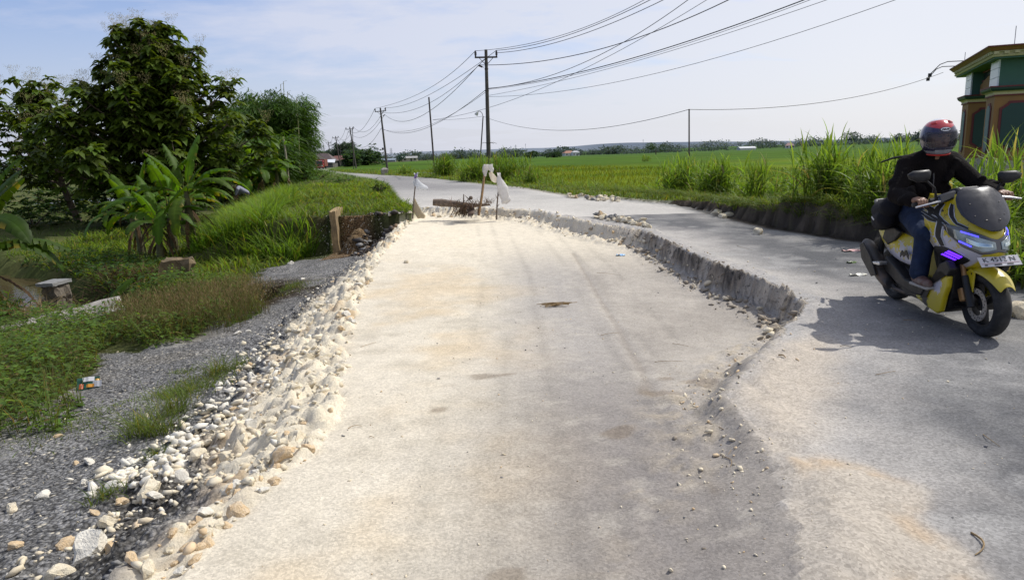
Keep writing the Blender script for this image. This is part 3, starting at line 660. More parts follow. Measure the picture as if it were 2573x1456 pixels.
# ------------------------------------------------------------------ elephant grass clumps
def elephant(u, v, z0, hpx, wm, stems, label):
    c = G(u, v, z0); d = math.hypot(c[0], c[1]); H = hpx*d/PF; zc = tz1(c[0], c[1])
    o = empty('elephant_grass', (c[0], c[1], zc)); tag(o, label, 'tall grass', 'elephant grass clumps beside the rice field')
    L = Leaves(); SP = []
    for k in range(stems):
        px, py = rng.normal(0, wm*.42), rng.normal(0, wm*.35); a = rng.uniform(0, 2*pi); a = lerp(a, math.atan2(py, px), .7) if True else a
        h = H*rng.uniform(.45, .86)*(1-.25*min(1, math.hypot(px, py)/wm)); ln = rng.uniform(.02, .22)
        nl = rng.integers(5, 9); tt = np.linspace(.12, .98, nl)
        bp = np.stack([px+np.cos(a)*ln*h*tt**1.6, py+np.sin(a)*ln*h*tt**1.6, h*tt], 1)
        SP.append((px, py, a, h, ln))
        la = a+rng.uniform(0, 2*pi)+np.arange(nl)*2.4
        Ln = rng.uniform(.5, .95, nl)*min(1.15, H*.55)*(1-.15*tt); top = tt > .8
        L.blades(bp, Ln, rng.uniform(.022, .038, nl)*(1+d/90), la, np.where(top, .12, rng.uniform(.25, .6, nl)), np.where(top, rng.uniform(.05, .5, nl), rng.uniform(.4, 1.3, nl)), cvar((.135, .235, .03), nl, .3, .05, (.30, .26, .12)), S=5, root=.8, sag=.5, tipc=(.22, .28, .10), power=.65)
    L.build('leaves', M_GRASS, o)
    S = Leaves(); A = np.array(SP); K = len(A)
    S.blades(np.stack([A[:, 0], A[:, 1], np.zeros(K)-.05], 1), A[:, 3], .018*(1+d/60), A[:, 2], 0., A[:, 4], cvar((.13, .16, .05), K, .3), S=4, sag=0, power=.3)
    S.build('stems', M_GRASS, o)
    return o
for q in ((1120, 445, 0, 58, 1.0, 95, 'elephant grass clump beside the thin rusty pole'),
          (1205, 455, 0, 66, 1.2, 110, 'dense elephant grass clump left of the tall utility pole foot'),
          (1272, 455, 0, 78, 1.1, 100, 'tall elephant grass clump hiding the foot of the nearest utility pole'),
          (1338, 462, 0, 50, .6, 40, 'small elephant grass clump right of the utility pole'),
          (1020, 438, 0, 24, .9, 40, 'low elephant grass clump between the second utility pole and rusty pole'),
          (1722, 484, .1, 100, .8, 105, 'elephant grass clump around the thin pole in the rice field'),
          (1800, 487, .15, 98, .6, 85, 'elephant grass clump just right of the thin field pole'),
          (1895, 508, .25, 120, .4, 34, 'slender elephant grass clump above the start of the cut bank'),
          (1965, 500, .25, 85, .5, 34, 'low elephant grass clump behind the cut bank'),
          (2065, 528, .3, 175, .42, 55, 'tall splayed elephant grass clump above the cut bank'),
          (2150, 530, .3, 110, .6, 45, 'leafy elephant grass clump between the two tallest clumps'),
          (2235, 548, .3, 185, .48, 75, 'tall upright elephant grass clump left of the rider'),
          (2310, 560, .3, 180, .5, 45, 'elephant grass clump directly behind the rider'),
          (2455, 610, .3, 205, .45, 40, 'elephant grass clump between the rider and the gateway'),
          (2550, 575, .3, 185, 1.1, 95, 'elephant grass clump at the foot of the gateway pillar'),
          (2620, 640, .3, 120, .6, 60, 'elephant grass clump behind the scooter front at the right edge'),
          (1625, 408, -.6, 18, 1.0, 25, 'lone grass tuft standing out in the rice field')):
    elephant(*q)
# ------------------------------------------------------------------ bananas
def banana_leaf(Ln, Wd, arch, torn, r, dry=0., dark=1.):
    S = 16; V = []; Q = []; C = []
    base = np.array(cvar((.060, .122, .007), 1, .3)[0])*dark; yel = np.array([.26, .20, .03])
    for sgn in (-1, 1):
        gap = 1.; 
        for i in range(S+1):
            t = i/S; ang = arch[0]+(arch[1]-arch[0])*t**1.25
            if i == 0: px, pz = 0., 0.
            if sgn == -1 or True:
                pass
    pts = [(0., 0.)]; ang = arch[0]
    for i in range(S):
        a = arch[0]+(arch[1]-arch[0])*((i+.5)/S)**1.3; pts.append((pts[-1][0]+Ln/S*math.cos(a), pts[-1][1]+Ln/S*math.sin(a)))
    for sgn in (-1, 1):
        i = 0
        while i < S:
            n_ = 1 if r.random() < torn else r.choice((2, 3, 4)); j = min(S, i+n_)
            hang = r.uniform(.1, .35)+torn*r.uniform(0, .5)
            for q in range(i, j):
                quad = []
                for e, tt in enumerate((q, q+1)):
                    t = tt/S; w = Wd*(max(0, math.sin(pi*min(1, max(0, (t-.17)/.83))**.8))**.5 if t > .17 else .03)
                    if torn and e == 1 and q == j-1: w *= r.choice((.95, .8, .6))
                    px, pz = pts[tt]; a = arch[0]+(arch[1]-arch[0])*t**1.3; sl = .04*Ln*t if True else 0
                    nx_, nz_ = -math.sin(a), math.cos(a)
                    mid = (px+.02*w, sgn*w*.5*.55, pz+nz_*w*.09-hang*w*.08); outp = (px+.10*w+(.0 if e == 0 else -.008), sgn*w*.5*(1-.25*hang), pz-hang*w*.42)
                    quad.append(((px, 0, pz), mid, outp))
                b = len(V); V += [*quad[0], *quad[1]]; f = [(b, b+1, b+4, b+3), (b+1, b+2, b+5, b+4)]; Q += f
                edge = yel if r.random() < .06+dry*.4 else base
                for e in range(2): C += [base*1.35, base*r.uniform(.85, 1.1), lerp(base, edge, .8)*r.uniform(.8, 1.05)]
            i = j
    if dry > .9: C = [np.array([.085, .055, .03])*r.uniform(.5, 1.4) for _ in C]
    # midrib
    b = len(V)
    for i in range(S+1):
        px, pz = pts[i]; w = .022*(1-.85*i/S)
        V += [(px, -w, pz-.004), (px, w, pz-.004)]; C += [np.array([.20, .22, .08])]*2
        if i: Q.append((b+2*i-2, b+2*i-1, b+2*i+1, b+2*i))
    return np.array(V, float), np.array(Q), np.array(C)
def put_leaf(parent, o, az, roll, leaf, name='leaf', m=None):
    V, Q, C = leaf; ca, sa = math.cos(az), math.sin(az); cr, sr_ = math.cos(roll), math.sin(roll)
    y = V[:, 1]*cr-V[:, 2]*sr_*0; z = V[:, 2]+V[:, 1]*sr_
    V2 = np.stack([V[:, 0]*ca-y*sa+o[0], V[:, 0]*sa+y*ca+o[1], z+o[2]], 1)
    return npmesh(name, V2, Q, m or M_BANANA, {'col': C}, parent)
def banana(pos, H, nl, label, group, seed, Ll=1.7, Lw=.46, dead=6, torn=.65, azs=None, dark=1.):
    nl += 3
    r = random.Random(seed); z = tz1(pos[0], pos[1]); o = empty('banana_plant', (pos[0], pos[1], z)); tag(o, label, 'banana plant', group)
    lx, ly = r.uniform(-.12, .12), r.uniform(-.12, .12); st = MB()
    st.tube([(lx*t*t*H, ly*t*t*H, t*H-.08) for t in (0, .15, .4, .7, 1.)], [.15*H/1.6*q for q in (1, .9, .75, .6, .33)], 9); st.build('stem', M_STEM, o, smooth=True)
    top = (lx*H, ly*H, H-.10)
    for k in range(nl):
        az = azs[k] if azs and k < len(azs) else k*2.4+r.uniform(-.3, .3); up = 1.38-1.05*(k/nl)**.8+r.uniform(-.15, .1); s = r.uniform(.8, 1.1)
        leaf = banana_leaf(Ll*s*.88, Lw*r.uniform(.85, 1.1), (up, up-(r.uniform(.3, .9) if k < 3 else r.uniform(1.1, 2.))-.5*(k/nl)), torn*r.uniform(.4, 1.5), r, dry=.35 if k > nl*.7 else 0., dark=dark)
        put_leaf(o, (top[0]+.05*math.cos(az), top[1]+.05*math.sin(az), top[2]-.02*k), az, r.uniform(-.35, .35), leaf)
    for k in range(dead):
        az = r.uniform(0, 2*pi); leaf = banana_leaf(Ll*r.uniform(.45, .75), Lw*.32, (-.35, -1.6), .9, r, dry=1.)
        put_leaf(o, (top[0]+.06*math.cos(az), top[1]+.06*math.sin(az), top[2]-.15-.1*k), az, r.uniform(-.3, .3), leaf, 'dead_leaf', M_DRY)
    return o
gB = 'banana plants below the left bank'
q = GT(358, 640); banana(q, 1.35, 7, 'banana plant with upright pale leaf left in the middle clump', gB, 3, 1.75, .33)
q = GT(405, 655); banana(q, 1.15, 6, 'short banana plant at the front of the middle clump', gB, 5, 1.45, .33, azs=(2.6, .2, 4.6))
q = GT(440, 640); banana(q, 1.5, 8, 'banana plant in the centre of the middle clump', gB, 8, 1.95, .37)
q = GT(486, 628); banana(q, 1.65, 8, 'tallest banana plant of the middle clump with drooping yellowing leaves at right', gB, 11, 2.0, .40, dead=5, azs=(1.2, 2.6, 4.2, .1, .6, 5.9, 3.2, -.2))
q = GT(340, 600); banana(q, 1.2, 6, 'shaded banana plant behind the middle clump', gB, 14, 1.5, .4)
q = GT(465, 600); banana(q, 1.35, 7, 'shaded banana plant behind the tallest one of the middle clump', gB, 17, 1.6, .38)
q = GT(-40, 790); banana(q, 1.25, 8, 'dark banana plant at the left edge by the creek', gB, 21, 2.3, .50, dead=5, torn=.75, dark=.55, azs=(.55, 1.0, .05, -.45, 2.2, -1.0, .3, 4.))  # darker leaf colour stands in for the shade on this plant
q = GY(618, 462, 40)[:2]; banana(q, 1.7, 9, 'left banana plant of the clump before the bamboo', 'banana plants before the bamboo', 31, 2.2, .6)
q = GY(658, 460, 40.5)[:2]; banana(q, 1.9, 9, 'middle banana plant of the clump before the bamboo', 'banana plants before the bamboo', 33, 2.4, .6)
q = GY(697, 455, 41)[:2]; banana(q, 1.7, 8, 'right banana plant of the clump before the bamboo', 'banana plants before the bamboo', 36, 2.2, .58)
# ------------------------------------------------------------------ teak trees
def whorls(L, P, ax, nl, ll, col, droop=.6, vr=.38):
    P = np.asarray(P, float); K = len(P); P2 = np.repeat(P, nl, 0); ax2 = np.repeat(np.asarray(ax, float), nl, 0); M_ = len(P2)
    a = np.tile(np.arange(nl)*2*pi/nl, K)+np.repeat(rng.uniform(0, 6.3, K), nl)+rng.uniform(-.3, .3, M_)
    d = np.stack([np.cos(a), np.sin(a), rng.uniform(-.35, .6, M_)], 1)+ax2*.45
    lv = rng.uniform(.6, 1.15, M_)*ll; cc = np.repeat(cvar(col, K, vr), nl, 0)*rng.uniform(.8, 1.2, (M_, 1))
    L.leaves(P2+ax2*rng.uniform(-.12, .05, (M_, 1)), d, np.tile([0, 0, 1.], (M_, 1))+rng.normal(0, .25, (M_, 3)), lv, lv*rng.uniform(.5, .62, M_), cc, droop=droop)
def teak(pos, H, R, nb, label, seed, dens=1., bare=.1, shape=.7, flow=60, col=(.066, .104, .013), lean=(0, 0)):
    r = random.Random(seed); z0 = tz1(pos[0], pos[1]); o = empty('teak_tree', (pos[0], pos[1], z0)); tag(o, label, 'tree', 'teak trees on the left')
    tb = MB(); ctr = lambda t: Vector((lean[0]*t+.25*math.sin(t*3+seed), lean[1]*t+.2*math.cos(t*2.3+seed)-.2, H*t))
    tb.tube([ctr(t/8)-Vector((0, 0, .15)) for t in range(9)], [.16*(1-t/8.6)+.015 for t in range(9)], 8)
    WP = []; WA = []; FP = []
    for k in range(nb):
        t = bare+(1-bare)*(k+.5)/nb*.97; az = k*2.39996+r.uniform(-.3, .3); Lb = R*max(.16, (1-t)**shape)*r.uniform(.6, 1.2); el = r.uniform(.15, .6)+.5*t
        p0 = ctr(t); dirh = Vector((math.cos(az), math.sin(az), 0)); pts = []
        for i in range(6):
            s = i/5; pts.append(p0+dirh*Lb*s*math.cos(el)+Vector((0, 0, Lb*(math.sin(el)*s+.12*s*s-.10*s)))+Vector((r.uniform(-.06, .06), r.uniform(-.06, .06), 0))*s)
        tb.tube(pts, [.045*(1-s/6)*(.5+Lb/R*.8)+.008 for s in range(6)], 5, cap=False)
        nw = max(3, int(Lb*5.2*dens))
        for i in range(nw):
            s = .22+.78*(i+r.random())/nw; seg = min(4, int(s*5)); q = pts[seg].lerp(pts[seg+1], s*5-seg)
            off = Vector((r.gauss(0, .26), r.gauss(0, .26), r.gauss(.1, .24)))*(.55+.45*Lb/R*1.3); e = q+off
            WP.append(e); WA.append((off+dirh*.3+Vector((0, 0, .35))).normalized())
            if off.length > .3 and r.random() < .6: tb.tube([q, e], [.012, .007], 4, cap=False)
        WP.append(pts[-1]); WA.append((dirh+Vector((0, 0, .6))).normalized())
        if r.random() < .75: FP.append(pts[-1]+Vector((0, 0, r.uniform(.15, .4)))+dirh*.1)
    for k in range(int(9*dens)):                            # leaders on top
        w_ = H*.17; q = ctr(.86)+Vector((r.uniform(-w_, w_), r.uniform(-w_, w_), r.uniform(-.5, .75))); tb.tube([ctr(.78), q, q+Vector((0, 0, .35))], [.025, .015, .008], 5, cap=False)
        for s in (0, .12, .25, .4): WP.append(q+Vector((0, 0, s))); WA.append(Vector((0, 0, .5)))
        FP.append(q+Vector((0, 0, .75)))
    tb.build('trunk', M_BARK, o, smooth=True)
    L = Leaves(); whorls(L, WP, WA, 9, .46, col); L.build('crown', M_LEAF, o)
    FP = FP[:flow] if len(FP) > flow else FP
    if FP:
        F = Leaves(); A = np.repeat(np.array([tuple(q) for q in FP]), 170, 0); K = len(A); u_ = rng.random(K)**.6
        th = rng.uniform(0, 2*pi, K); rr_ = .06+.32*u_; A = A+np.stack([np.cos(th)*rr_*rng.random(K)**.5, np.sin(th)*rr_*rng.random(K)**.5, (u_-.4)*.55], 1)
        F.blades(A, rng.uniform(.03, .06, K), .028, rng.uniform(0, 6.3, K), rng.uniform(-1, 1, K), 0, cvar((.30, .27, .14), K, .3), S=1, root=1)
        F.build('flower_panicles', M_DRY, o)
    return o
p1 = G2(440, 548, -.95); print('teak', p1)
teak(p1, 7.8, 5.3, 104, 'big dense teak tree with pale flower sprays on its crown', 4, 1.38, .05, .60, 90, lean=(-.5, 0))
p2 = G2(205, 545, -.95)
teak(p2, 5.8, 3.8, 32, 'smaller open teak tree left of the big dense one', 9, .8, .2, .45, 36, lean=(-.9, 0))
p3 = G2(-60, 560, -.95); teak(p3, 3.4, 1.9, 14, 'low teak tree cut off by the left edge of the photo', 12, .9, .1, .5, 6)
p4 = G2(572, 508, -.9); teak(p4, 2.9, 1.3, 20, 'young teak tree at the right foot of the big one', 15, 1.1, .05, .55, 5, col=(.06, .095, .018))
# ------------------------------------------------------------------ bamboo
def bamboo(pos, H, R, culms, label, seed, leafc=(.046, .098, .012), sprays=20, ls=.34, group='bamboo clumps beyond the teak trees', z0=None, nl=27):
    r = random.Random(seed); z = tz1(pos[0], pos[1]) if z0 is None else z0; o = empty('bamboo_clump', (pos[0], pos[1], z)); tag(o, label, 'bamboo', group)
    cm = MB(); SP = []; SA = []
    for k in range(culms):
        az = r.uniform(0, 2*pi); h = H*r.uniform(.62, 1.02); out = R*r.uniform(.15, 1.)**.8*(1.15-.35*h/H); b = Vector((r.gauss(0, R*.22), r.gauss(0, R*.22), 0)); pts = []
        for i in range(7):
            s = i/6; pts.append(b+Vector((math.cos(az)*out*s**2.2, math.sin(az)*out*s**2.2, h*(s-.16*s**3.5))))
        cm.tube(pts, [.05*(1-.13*i) for i in range(7)], 5, cap=False)
        for j in range(sprays):
            s = .16+.84*(j+r.random())/sprays; seg = min(5, int(s*6)); q = pts[seg].lerp(pts[seg+1], s*6-seg); a2 = r.uniform(0, 2*pi) if r.random() < .4 else az+r.gauss(0, .8)
            SP.append(q+Vector((math.cos(a2), math.sin(a2), .1))*r.uniform(.1, .85)); SA.append((math.cos(a2), math.sin(a2), r.uniform(-.5, .5)))
    cm.build('culms', M_CULM, o, smooth=True)
    SP = np.array([tuple(q) for q in SP]); SA = np.array(SA); K0 = len(SP); P = np.repeat(SP, nl, 0); A = np.repeat(SA, nl, 0); K = len(P)
    P = P+A*rng.uniform(-.1, .6, (K, 1))+rng.normal(0, .15, (K, 3))-np.stack([0*P[:, 0], 0*P[:, 0], rng.uniform(0, .5, K)], 1)
    cc = np.repeat(cvar(leafc, K0, .32), nl, 0)*rng.uniform(.75, 1.3, (K, 1))
    d = A*.7+rng.normal(0, .6, (K, 3)); d[:, 2] -= .3
    L = Leaves(); az_ = np.arctan2(d[:, 1], d[:, 0])
    L.blades(P, -ls*rng.uniform(.6, 1.2, K)*np.sign(.5+0*P[:, 0]), ls*.30, az_, -rng.uniform(.4, 2.6, K), -.2, cc, S=2, root=.95, sag=0, power=.6, tw=1.5)
    L.build('foliage', M_LEAF, o); return o
q = G2(618, 478, -.95); print('bamboo', q); s = 52/np.hypot(*q)
q = GY(625, 430, 50)[:2]; bamboo(q, 7.6, 2.2, 34, 'left bamboo clump rising behind the big teak tree', 3)
q = GY(675, 430, 51)[:2]; bamboo(q, 8.4, 2.0, 38, 'middle bamboo clump with the highest plumes', 5)
q = GY(722, 430, 52)[:2]; bamboo(q, 7.9, 1.9, 38, 'right bamboo clump with bare poles rising above it', 7)
q = GY(728, 420, 55)[:2]; bamboo(q, 4.6, 1.6, 26, 'low bamboo clump drooping over the roadside', 9)
q = GY(655, 430, 47)[:2]; bamboo(q, 5.0, 2.2, 26, 'low dark bamboo clump in front of the tall ones', 13)
# bare bamboo poles above the grove
for k, (u, v, Y) in enumerate(((705, 212, 52), (712, 205, 52), (722, 230, 52), (745, 245, 50))):
    a = GY(u+8, 430, Y); b = GY(u, v, Y); mb = MB(); mb.tube([a, a*.5+b*.5+np.array([.05, 0, 0]), b, b+np.array([.25, 0, .05])], [.04, .035, .02, .008], 5)
    tag(mb.build('bamboo_pole', M_CULM, smooth=True), 'bare bamboo pole sticking out above the right bamboo clump', 'bamboo', 'bare bamboo poles')
# papaya
q = G2(718, 470, -.5); q = GY(722, 440, 42)[:2]; z = tz1(*q); o = empty('papaya_tree', (q[0], q[1], z)); tag(o, 'slim papaya tree with a pale bare trunk in front of the bamboo', 'tree')
mb = MB(); mb.tube([(0, 0, -.1), (.05, 0, 1.5), (-.03, 0, 3.2)], [.08, .07, .045], 7); mb.build('trunk', mat('papaya_bark', (.30, .27, .20), .9), o, smooth=True)
L = Leaves(); P = []; A = []
for k in range(15):
    a = k*2.4; rr_ = random.uniform(.5, .95); P.append((math.cos(a)*rr_, math.sin(a)*rr_, 3.2+random.uniform(-.35, .45))); A.append((math.cos(a), math.sin(a), .1))
whorls(L, P, A, 7, .30, (.075, .14, .025), .3)
for k in range(6): P.append((.2*math.cos(k), .2*math.sin(k), 1.9)); 
whorls(L, [(.5, .1, 1.75), (-.4, .1, 1.65), (.2, -.3, 1.8)], [(1, 0, 0), (-1, 0, 0), (0, -1, 0)], 7, .3, (.08, .15, .025), .3)
L.build('crown', M_LEAF, o)
# shrubs
def shrub(pos, H, R, K, label, ll=.2, col=(.055, .10, .02), group=None, z0=None, name='shrub', far=False):
    z = tz1(pos[0], pos[1]) if z0 is None else z0; o = empty(name, (pos[0], pos[1], z)); tag(o, label, 'shrub', group)
    th = rng.uniform(0, 2*pi, K); u_ = rng.uniform(0, 1, K); rr_ = R*np.sqrt(rng.uniform(.1, 1, K))*np.sqrt(np.clip(1-(u_-.35)**2*1.6, .05, 1))
    lump = 1+.25*np.sin(th*3+pos[0])+.2*np.sin(th*5+u_*6)
    P = np.stack([np.cos(th)*rr_*lump, np.sin(th)*rr_*lump, .05+u_*H*lump], 1); ax = P/np.maximum(np.linalg.norm(P, axis=1, keepdims=True), .1)
    L = Leaves(); whorls(L, P, ax, 5, ll, col, .25); L.build('foliage', M_LEAF, o)
    mb = MB()
    for k in range(6):
        a = k*1.05; mb.tube([(0, 0, -.05), (math.cos(a)*R*.3, math.sin(a)*R*.3, H*.4), (math.cos(a)*R*.55, math.sin(a)*R*.55, H*.8)], [.03, .02, .008], 4, cap=False)
    mb.build('branches', M_BARK, o); return o
gS = 'shrubs along the left bank'
shrub(G2(150, 528, -1.), 1.5, 2.4, 170, 'dark shrub behind the trunk of the smaller teak tree', .32, (.03, .06, .012), group=gS)
shrub(G2(430, 515, -1.), 1.7, 2.4, 190, 'dark shrub behind the trunk of the big teak tree', .32, (.03, .058, .012), group=gS)
shrub(G2(270, 525, -1.), 1.3, 1.8, 150, 'dark low shrub left of the pond stakes', .3, (.032, .06, .012), group=gS)
shrub(G2(560, 500, -1.), 1.5, 1.6, 170, 'dark shrub under the right side of the big teak tree', .3, group=gS)
shrub(G2(640, 480, -.8), 1.2, 1.5, 170, 'shrub at the foot of the banana plants before the bamboo', .22, group=gS)
shrub(G2(735, 470, -.5), 1.1, 1.3, 160, 'leafy shrub right of the papaya trunk', .2, (.05, .10, .03), group=gS)
shrub(G2(80, 560, -1.), 1.2, 2.2, 150, 'dark shrub below the smaller teak tree', .3, (.04, .08, .015), group=gS)
shrub(G2(330, 560, -1.), 1.3, 2.2, 170, 'dark shrub between the two teak trunks', .3, (.035, .065, .013), group=gS)
shrub(G2(955, 487, 0), .45, .35, 60, 'small leafy shrub at the road edge on the left verge', .13, (.08, .13, .03), group=gS)
shrub(G2(860, 462, 0), .35, .9, 90, 'low creeper mound on the left verge', .15, (.07, .13, .025), group=gS)
shrub(G2(800, 452, -.1), .5, 1.2, 90, 'weedy mound on the left verge before the truck', .16, (.07, .13, .03), group=gS)
shrub(G2(760, 455, -.1), .9, 1.4, 130, 'tall weedy shrub on the verge below the bamboo', .18, (.06, .125, .03), group=gS)
# ================================================================== BUILT AND LOOSE THINGS
M_CONC = mat('weathered_concrete', (.30, .28, .25), .9, var=.25, scale=7, dirt=(.12, .10, .08), dirtamt=.7, dirtscale=3, bump=.5, bscale=40)
M_CONC_OCHRE = mat('ochre_concrete', (.27, .19, .095), .9, var=.3, scale=7, dirt=(.12, .085, .05), dirtamt=.7, dirtscale=4, bump=.5, bscale=40)
M_POLE = mat('pole_concrete', (.085, .075, .065), .9, var=.25, scale=5, dirt=(.04, .035, .03), dirtamt=.6, dirtscale=3)
M_STEEL = mat('rusty_steel', (.055, .042, .036), .75, var=.3, scale=10)
M_INS = mat('insulator', (.03, .02, .018), .3)
M_WIRE = mat('wire', (.035, .03, .032), .6)
def align(o, base, top):
    d = Vector(top)-Vector(base); o.location = base; o.rotation_mode = 'QUATERNION'; o.rotation_quaternion = d.to_track_quat('Z', 'Y') if abs(d.normalized().z) < .99999 else (1, 0, 0, 0); return d.length
def upframe(base, top):       # rotation whose Z runs up the pole while X stays near world X
    d = (Vector(top)-Vector(base)); z = d.normalized(); x = (Vector((1, 0, 0))-z*z.x).normalized(); y = z.cross(x)
    return Matrix((x, y, z)).transposed().to_4x4(), d.length
ATT = []
def upole(pb, pt, Y, label, r0, r1, arm=1.5, armz=.3, taz=0., spool=1, box=False, band=True):
    base = GY(*pb, Y); top = GY(*pt, Y); base[2] -= .3; Mx, H = upframe(base, top)
    o = empty('utility_pole', base); o.rotation_euler = Mx.to_euler(); tag(o, label, 'utility pole', 'concrete utility poles along the road')
    m = MB(); m.tube([(0, 0, H*t) for t in (0, .3, .6, .9, 1.)], [lerp(r0, r1, t) for t in (0, .3, .6, .9, 1.)], 12); m.build('pole', M_POLE, o, smooth=True)
    za = H-armz*1.; c, s_ = math.cos(taz), math.sin(taz); Mz = Matrix.Rotation(taz, 4, 'Z')
    m = MB(); m.box((0, -r1-.06, za), (arm, .09, .10), Mz); a_ = m.build('crossarm', M_STEEL, o)
    for sg in (-1, 1):
        m = MB(); m.tube([Mz @ Vector((sg*arm*.30, -r1-.05, za-.04)), Mz @ Vector((sg*r1*.8, -r1*.6, za-.42))], .02, 6); m.build('brace', M_STEEL, o)
        m = MB(); e = Mz @ Vector((sg*arm*.46, -r1-.06, za+.05)); m.tube([e, e+Vector((0, 0, .08)), e+Vector((0, 0, .081)), e+Vector((0, 0, .28)), e+Vector((0, 0, .281)), e+Vector((0, 0, .34))], [.05, .05, .075, .075, .05, .05], 10)
        m.tube([e+Vector((-.05, 0, .38)), e+Vector((0, 0, .34)), e+Vector((.05, 0, .38))], .018, 5); m.build('insulator', M_INS, o)
    m = MB(); e = Vector((-spool*(r1+.06), 0, za-.62)); m.tube([e, e+Vector((-spool*.1, 0, .03))], .02, 6); m.tube([e+Vector((-spool*.1, 0, .02)), e+Vector((-spool*.36, 0, .14))], [.055, .06], 10); m.build('insulator', M_INS, o, smooth=True)
    zc = H*.69
    for q in (za-.35, za-.72, zc): m = MB(); m.tube([(0, 0, q-.03), (0, 0, q+.03)], lerp(r0, r1, q/H)+.018, 12); m.build('clamp_band', M_STEEL, o)
    if band:
        m = MB(); zq = H*.29
        m.tube([(0, 0, zq-.02), (0, 0, zq+.02)], r0+.01, 12)
        for k in range(7):
            a = k*.9; m.tube([(math.cos(a)*r0, math.sin(a)*r0*.6, zq), (math.cos(a)*(r0+.18), math.sin(a)*r0*.6, zq+.03), (math.cos(a)*(r0+.42), math.sin(a)*r0*.6, zq-.06)], .012, 4)
        m.build('loose_wire_ends', M_STEEL, o)
    if box:
        m = MB(); m.box((box*(r0+.12), -.05, H*.37), (.22, .2, .3)); m.build('junction_box', M_STEEL, o, bevel=.02)
    W = Matrix.Translation(base) @ Mx
    at = [np.array(W @ (Mz @ Vector((sg*arm*.46, -r1-.06, za+.42)))) for sg in (-1, 1)]+[np.array(W @ Vector((-r1*.8, 0, za-.1))), np.array(W @ Vector((-spool*(r1+.4), 0, za-.46))), np.array(W @ Vector((-r0-.02, 0, zc))), np.array(W @ Vector((-r0-.02, 0, zc-.12)))]
    ATT.append(at); return o
upole((1229, 440), (1221, 125), 48.4, 'nearest and tallest concrete utility pole, its foot hidden in elephant grass', .16, .10, 1.5, .5, 0., 1)
upole((973.6, 427), (955.5, 271), 96, 'second utility pole leaning left behind the small concrete marker', .16, .10, 1.5, .45, .0, -1, box=-1)
upole((894.8, 419), (878.7, 318.8), 151, 'third utility pole, leaning left beside a thin post', .16, .11, 1.7, .45, 0., 1, band=False)
upole((855.3, 416), (843, 342), 204, 'fourth utility pole in front of the far bamboo grove', .17, .12, 1.7, .45, 0., -1, band=False)
upole((833, 415), (825, 356), 256, 'fifth and smallest utility pole beside the red roofed house', .18, .13, 1.8, .45, 0., 1, band=False)
def post(pb, pt, Y, r, name, label, cat, m=M_STEEL, extra=None, drop=.3, n_=8):
    base = GY(*pb, Y); top = GY(*pt, Y); base[2] -= drop; Mx, H = upframe(base, top)
    o = empty(name, base); o.rotation_euler = Mx.to_euler(); tag(o, label, cat)
    q = MB(); q.tube([(0, 0, 0), (0, 0, H*.5), (0, 0, H)], [r, r*.9, r*.8], n_); q.build('shaft', m, o, smooth=True); return o, H
post((1092.7, 437), (1077.5, 244), 58, .075, 'steel_pole', 'thin bare rusty steel pole leaning left of the nearest utility pole', 'pole')
o, H = post((1203, 440), (1213.8, 293), 52, .05, 'street_lamp', 'slim street lamp with a curved arm left of the nearest utility pole', 'street lamp')
m = MB(); m.tube([(0, 0, H), (-.08, 0, H+.22), (-.22, 0, H+.36), (-.36, 0, H+.34), (-.46, 0, H+.2)], .025, 6); m.build('arm', M_STEEL, o, smooth=True)
m = MB(); m.tube([(-.40, 0, H+.30), (-.44, 0, H+.22), (-.52, 0, H+.06)], [.05, .10, .14], 10); m.build('lamp_head', mat('lamp_head', (.4, .42, .4), .5), o, smooth=True)
post((888.6, 426), (885.6, 319.5), 128, .07, 'steel_post', 'thin dark post standing just before the third utility pole', 'post')
post((857, 415), (853.7, 358.6), 200, .08, 'steel_post', 'thin short post at the foot of the fourth utility pole', 'post')
post((820, 414), (812.5, 364), 290, .16, 'steel_post', 'thin leaning post right of the truck before the red roof', 'post')
o, H = post((1732, 486), (1731.5, 274), 25, .03, 'field_post', 'thin straight post rising from elephant grass in the rice field', 'post')
# ---- cables: smooth curve through measured points hanging between supports
def cable(pts, r, label, group, n_=18):
    P = np.array(pts, float); t = np.linspace(0, 1, n_)
    if len(P) == 3:
        k = np.linalg.norm(P[1]-P[0])/(np.linalg.norm(P[1]-P[0])+np.linalg.norm(P[2]-P[1]))
        Lg = lambda t: P[0]*((t-k)*(t-1)/((0-k)*(0-1)))+P[1]*(t*(t-1)/(k*(k-1)))+P[2]*(t*(t-k)/((1-k)))
        Q = [Lg(s) for s in t]
    else: Q = [P[0]*(1-s)+P[1]*s for s in t]
    m = MB(); m.tube(Q, r, 5); o = m.build('overhead_cable', M_WIRE, smooth=True); return tag(o, label, 'cable', group)
def sag(a, b, k=.03):
    c = (np.array(a)+np.array(b))/2; c[2] -= k*np.linalg.norm(np.array(b)-np.array(a)); return [a, c, b]
gW = 'overhead cables on the utility poles'
ld = np.array([.5, -.866])
def yat(u): # Y of the line that runs from the nearest pole over the road to the right
    a = (u-PW/2)/PF; p = np.array([-1.3, 48.4]); t = (a*p[1]-p[0])/(ld[0]-a*ld[1]); return p[1]+t*ld[1]
def ext(a, b, c, far=1.5): # carry the curve on past the frame
    return [a, b, c+(c-b)*0]
A1 = ATT[0]
def rcab(st, mid, end, r, label):
    b = GY(*mid, yat(mid[0])); c = GY(*end, yat(end[0])); cable([st, b, c], r, label, gW, 24)
    e = c+(c-b)*.9; e[2] = c[2]+(c[2]-b[2])*1.1; cc = cable([c, e], r, label, gW, 6)
    return
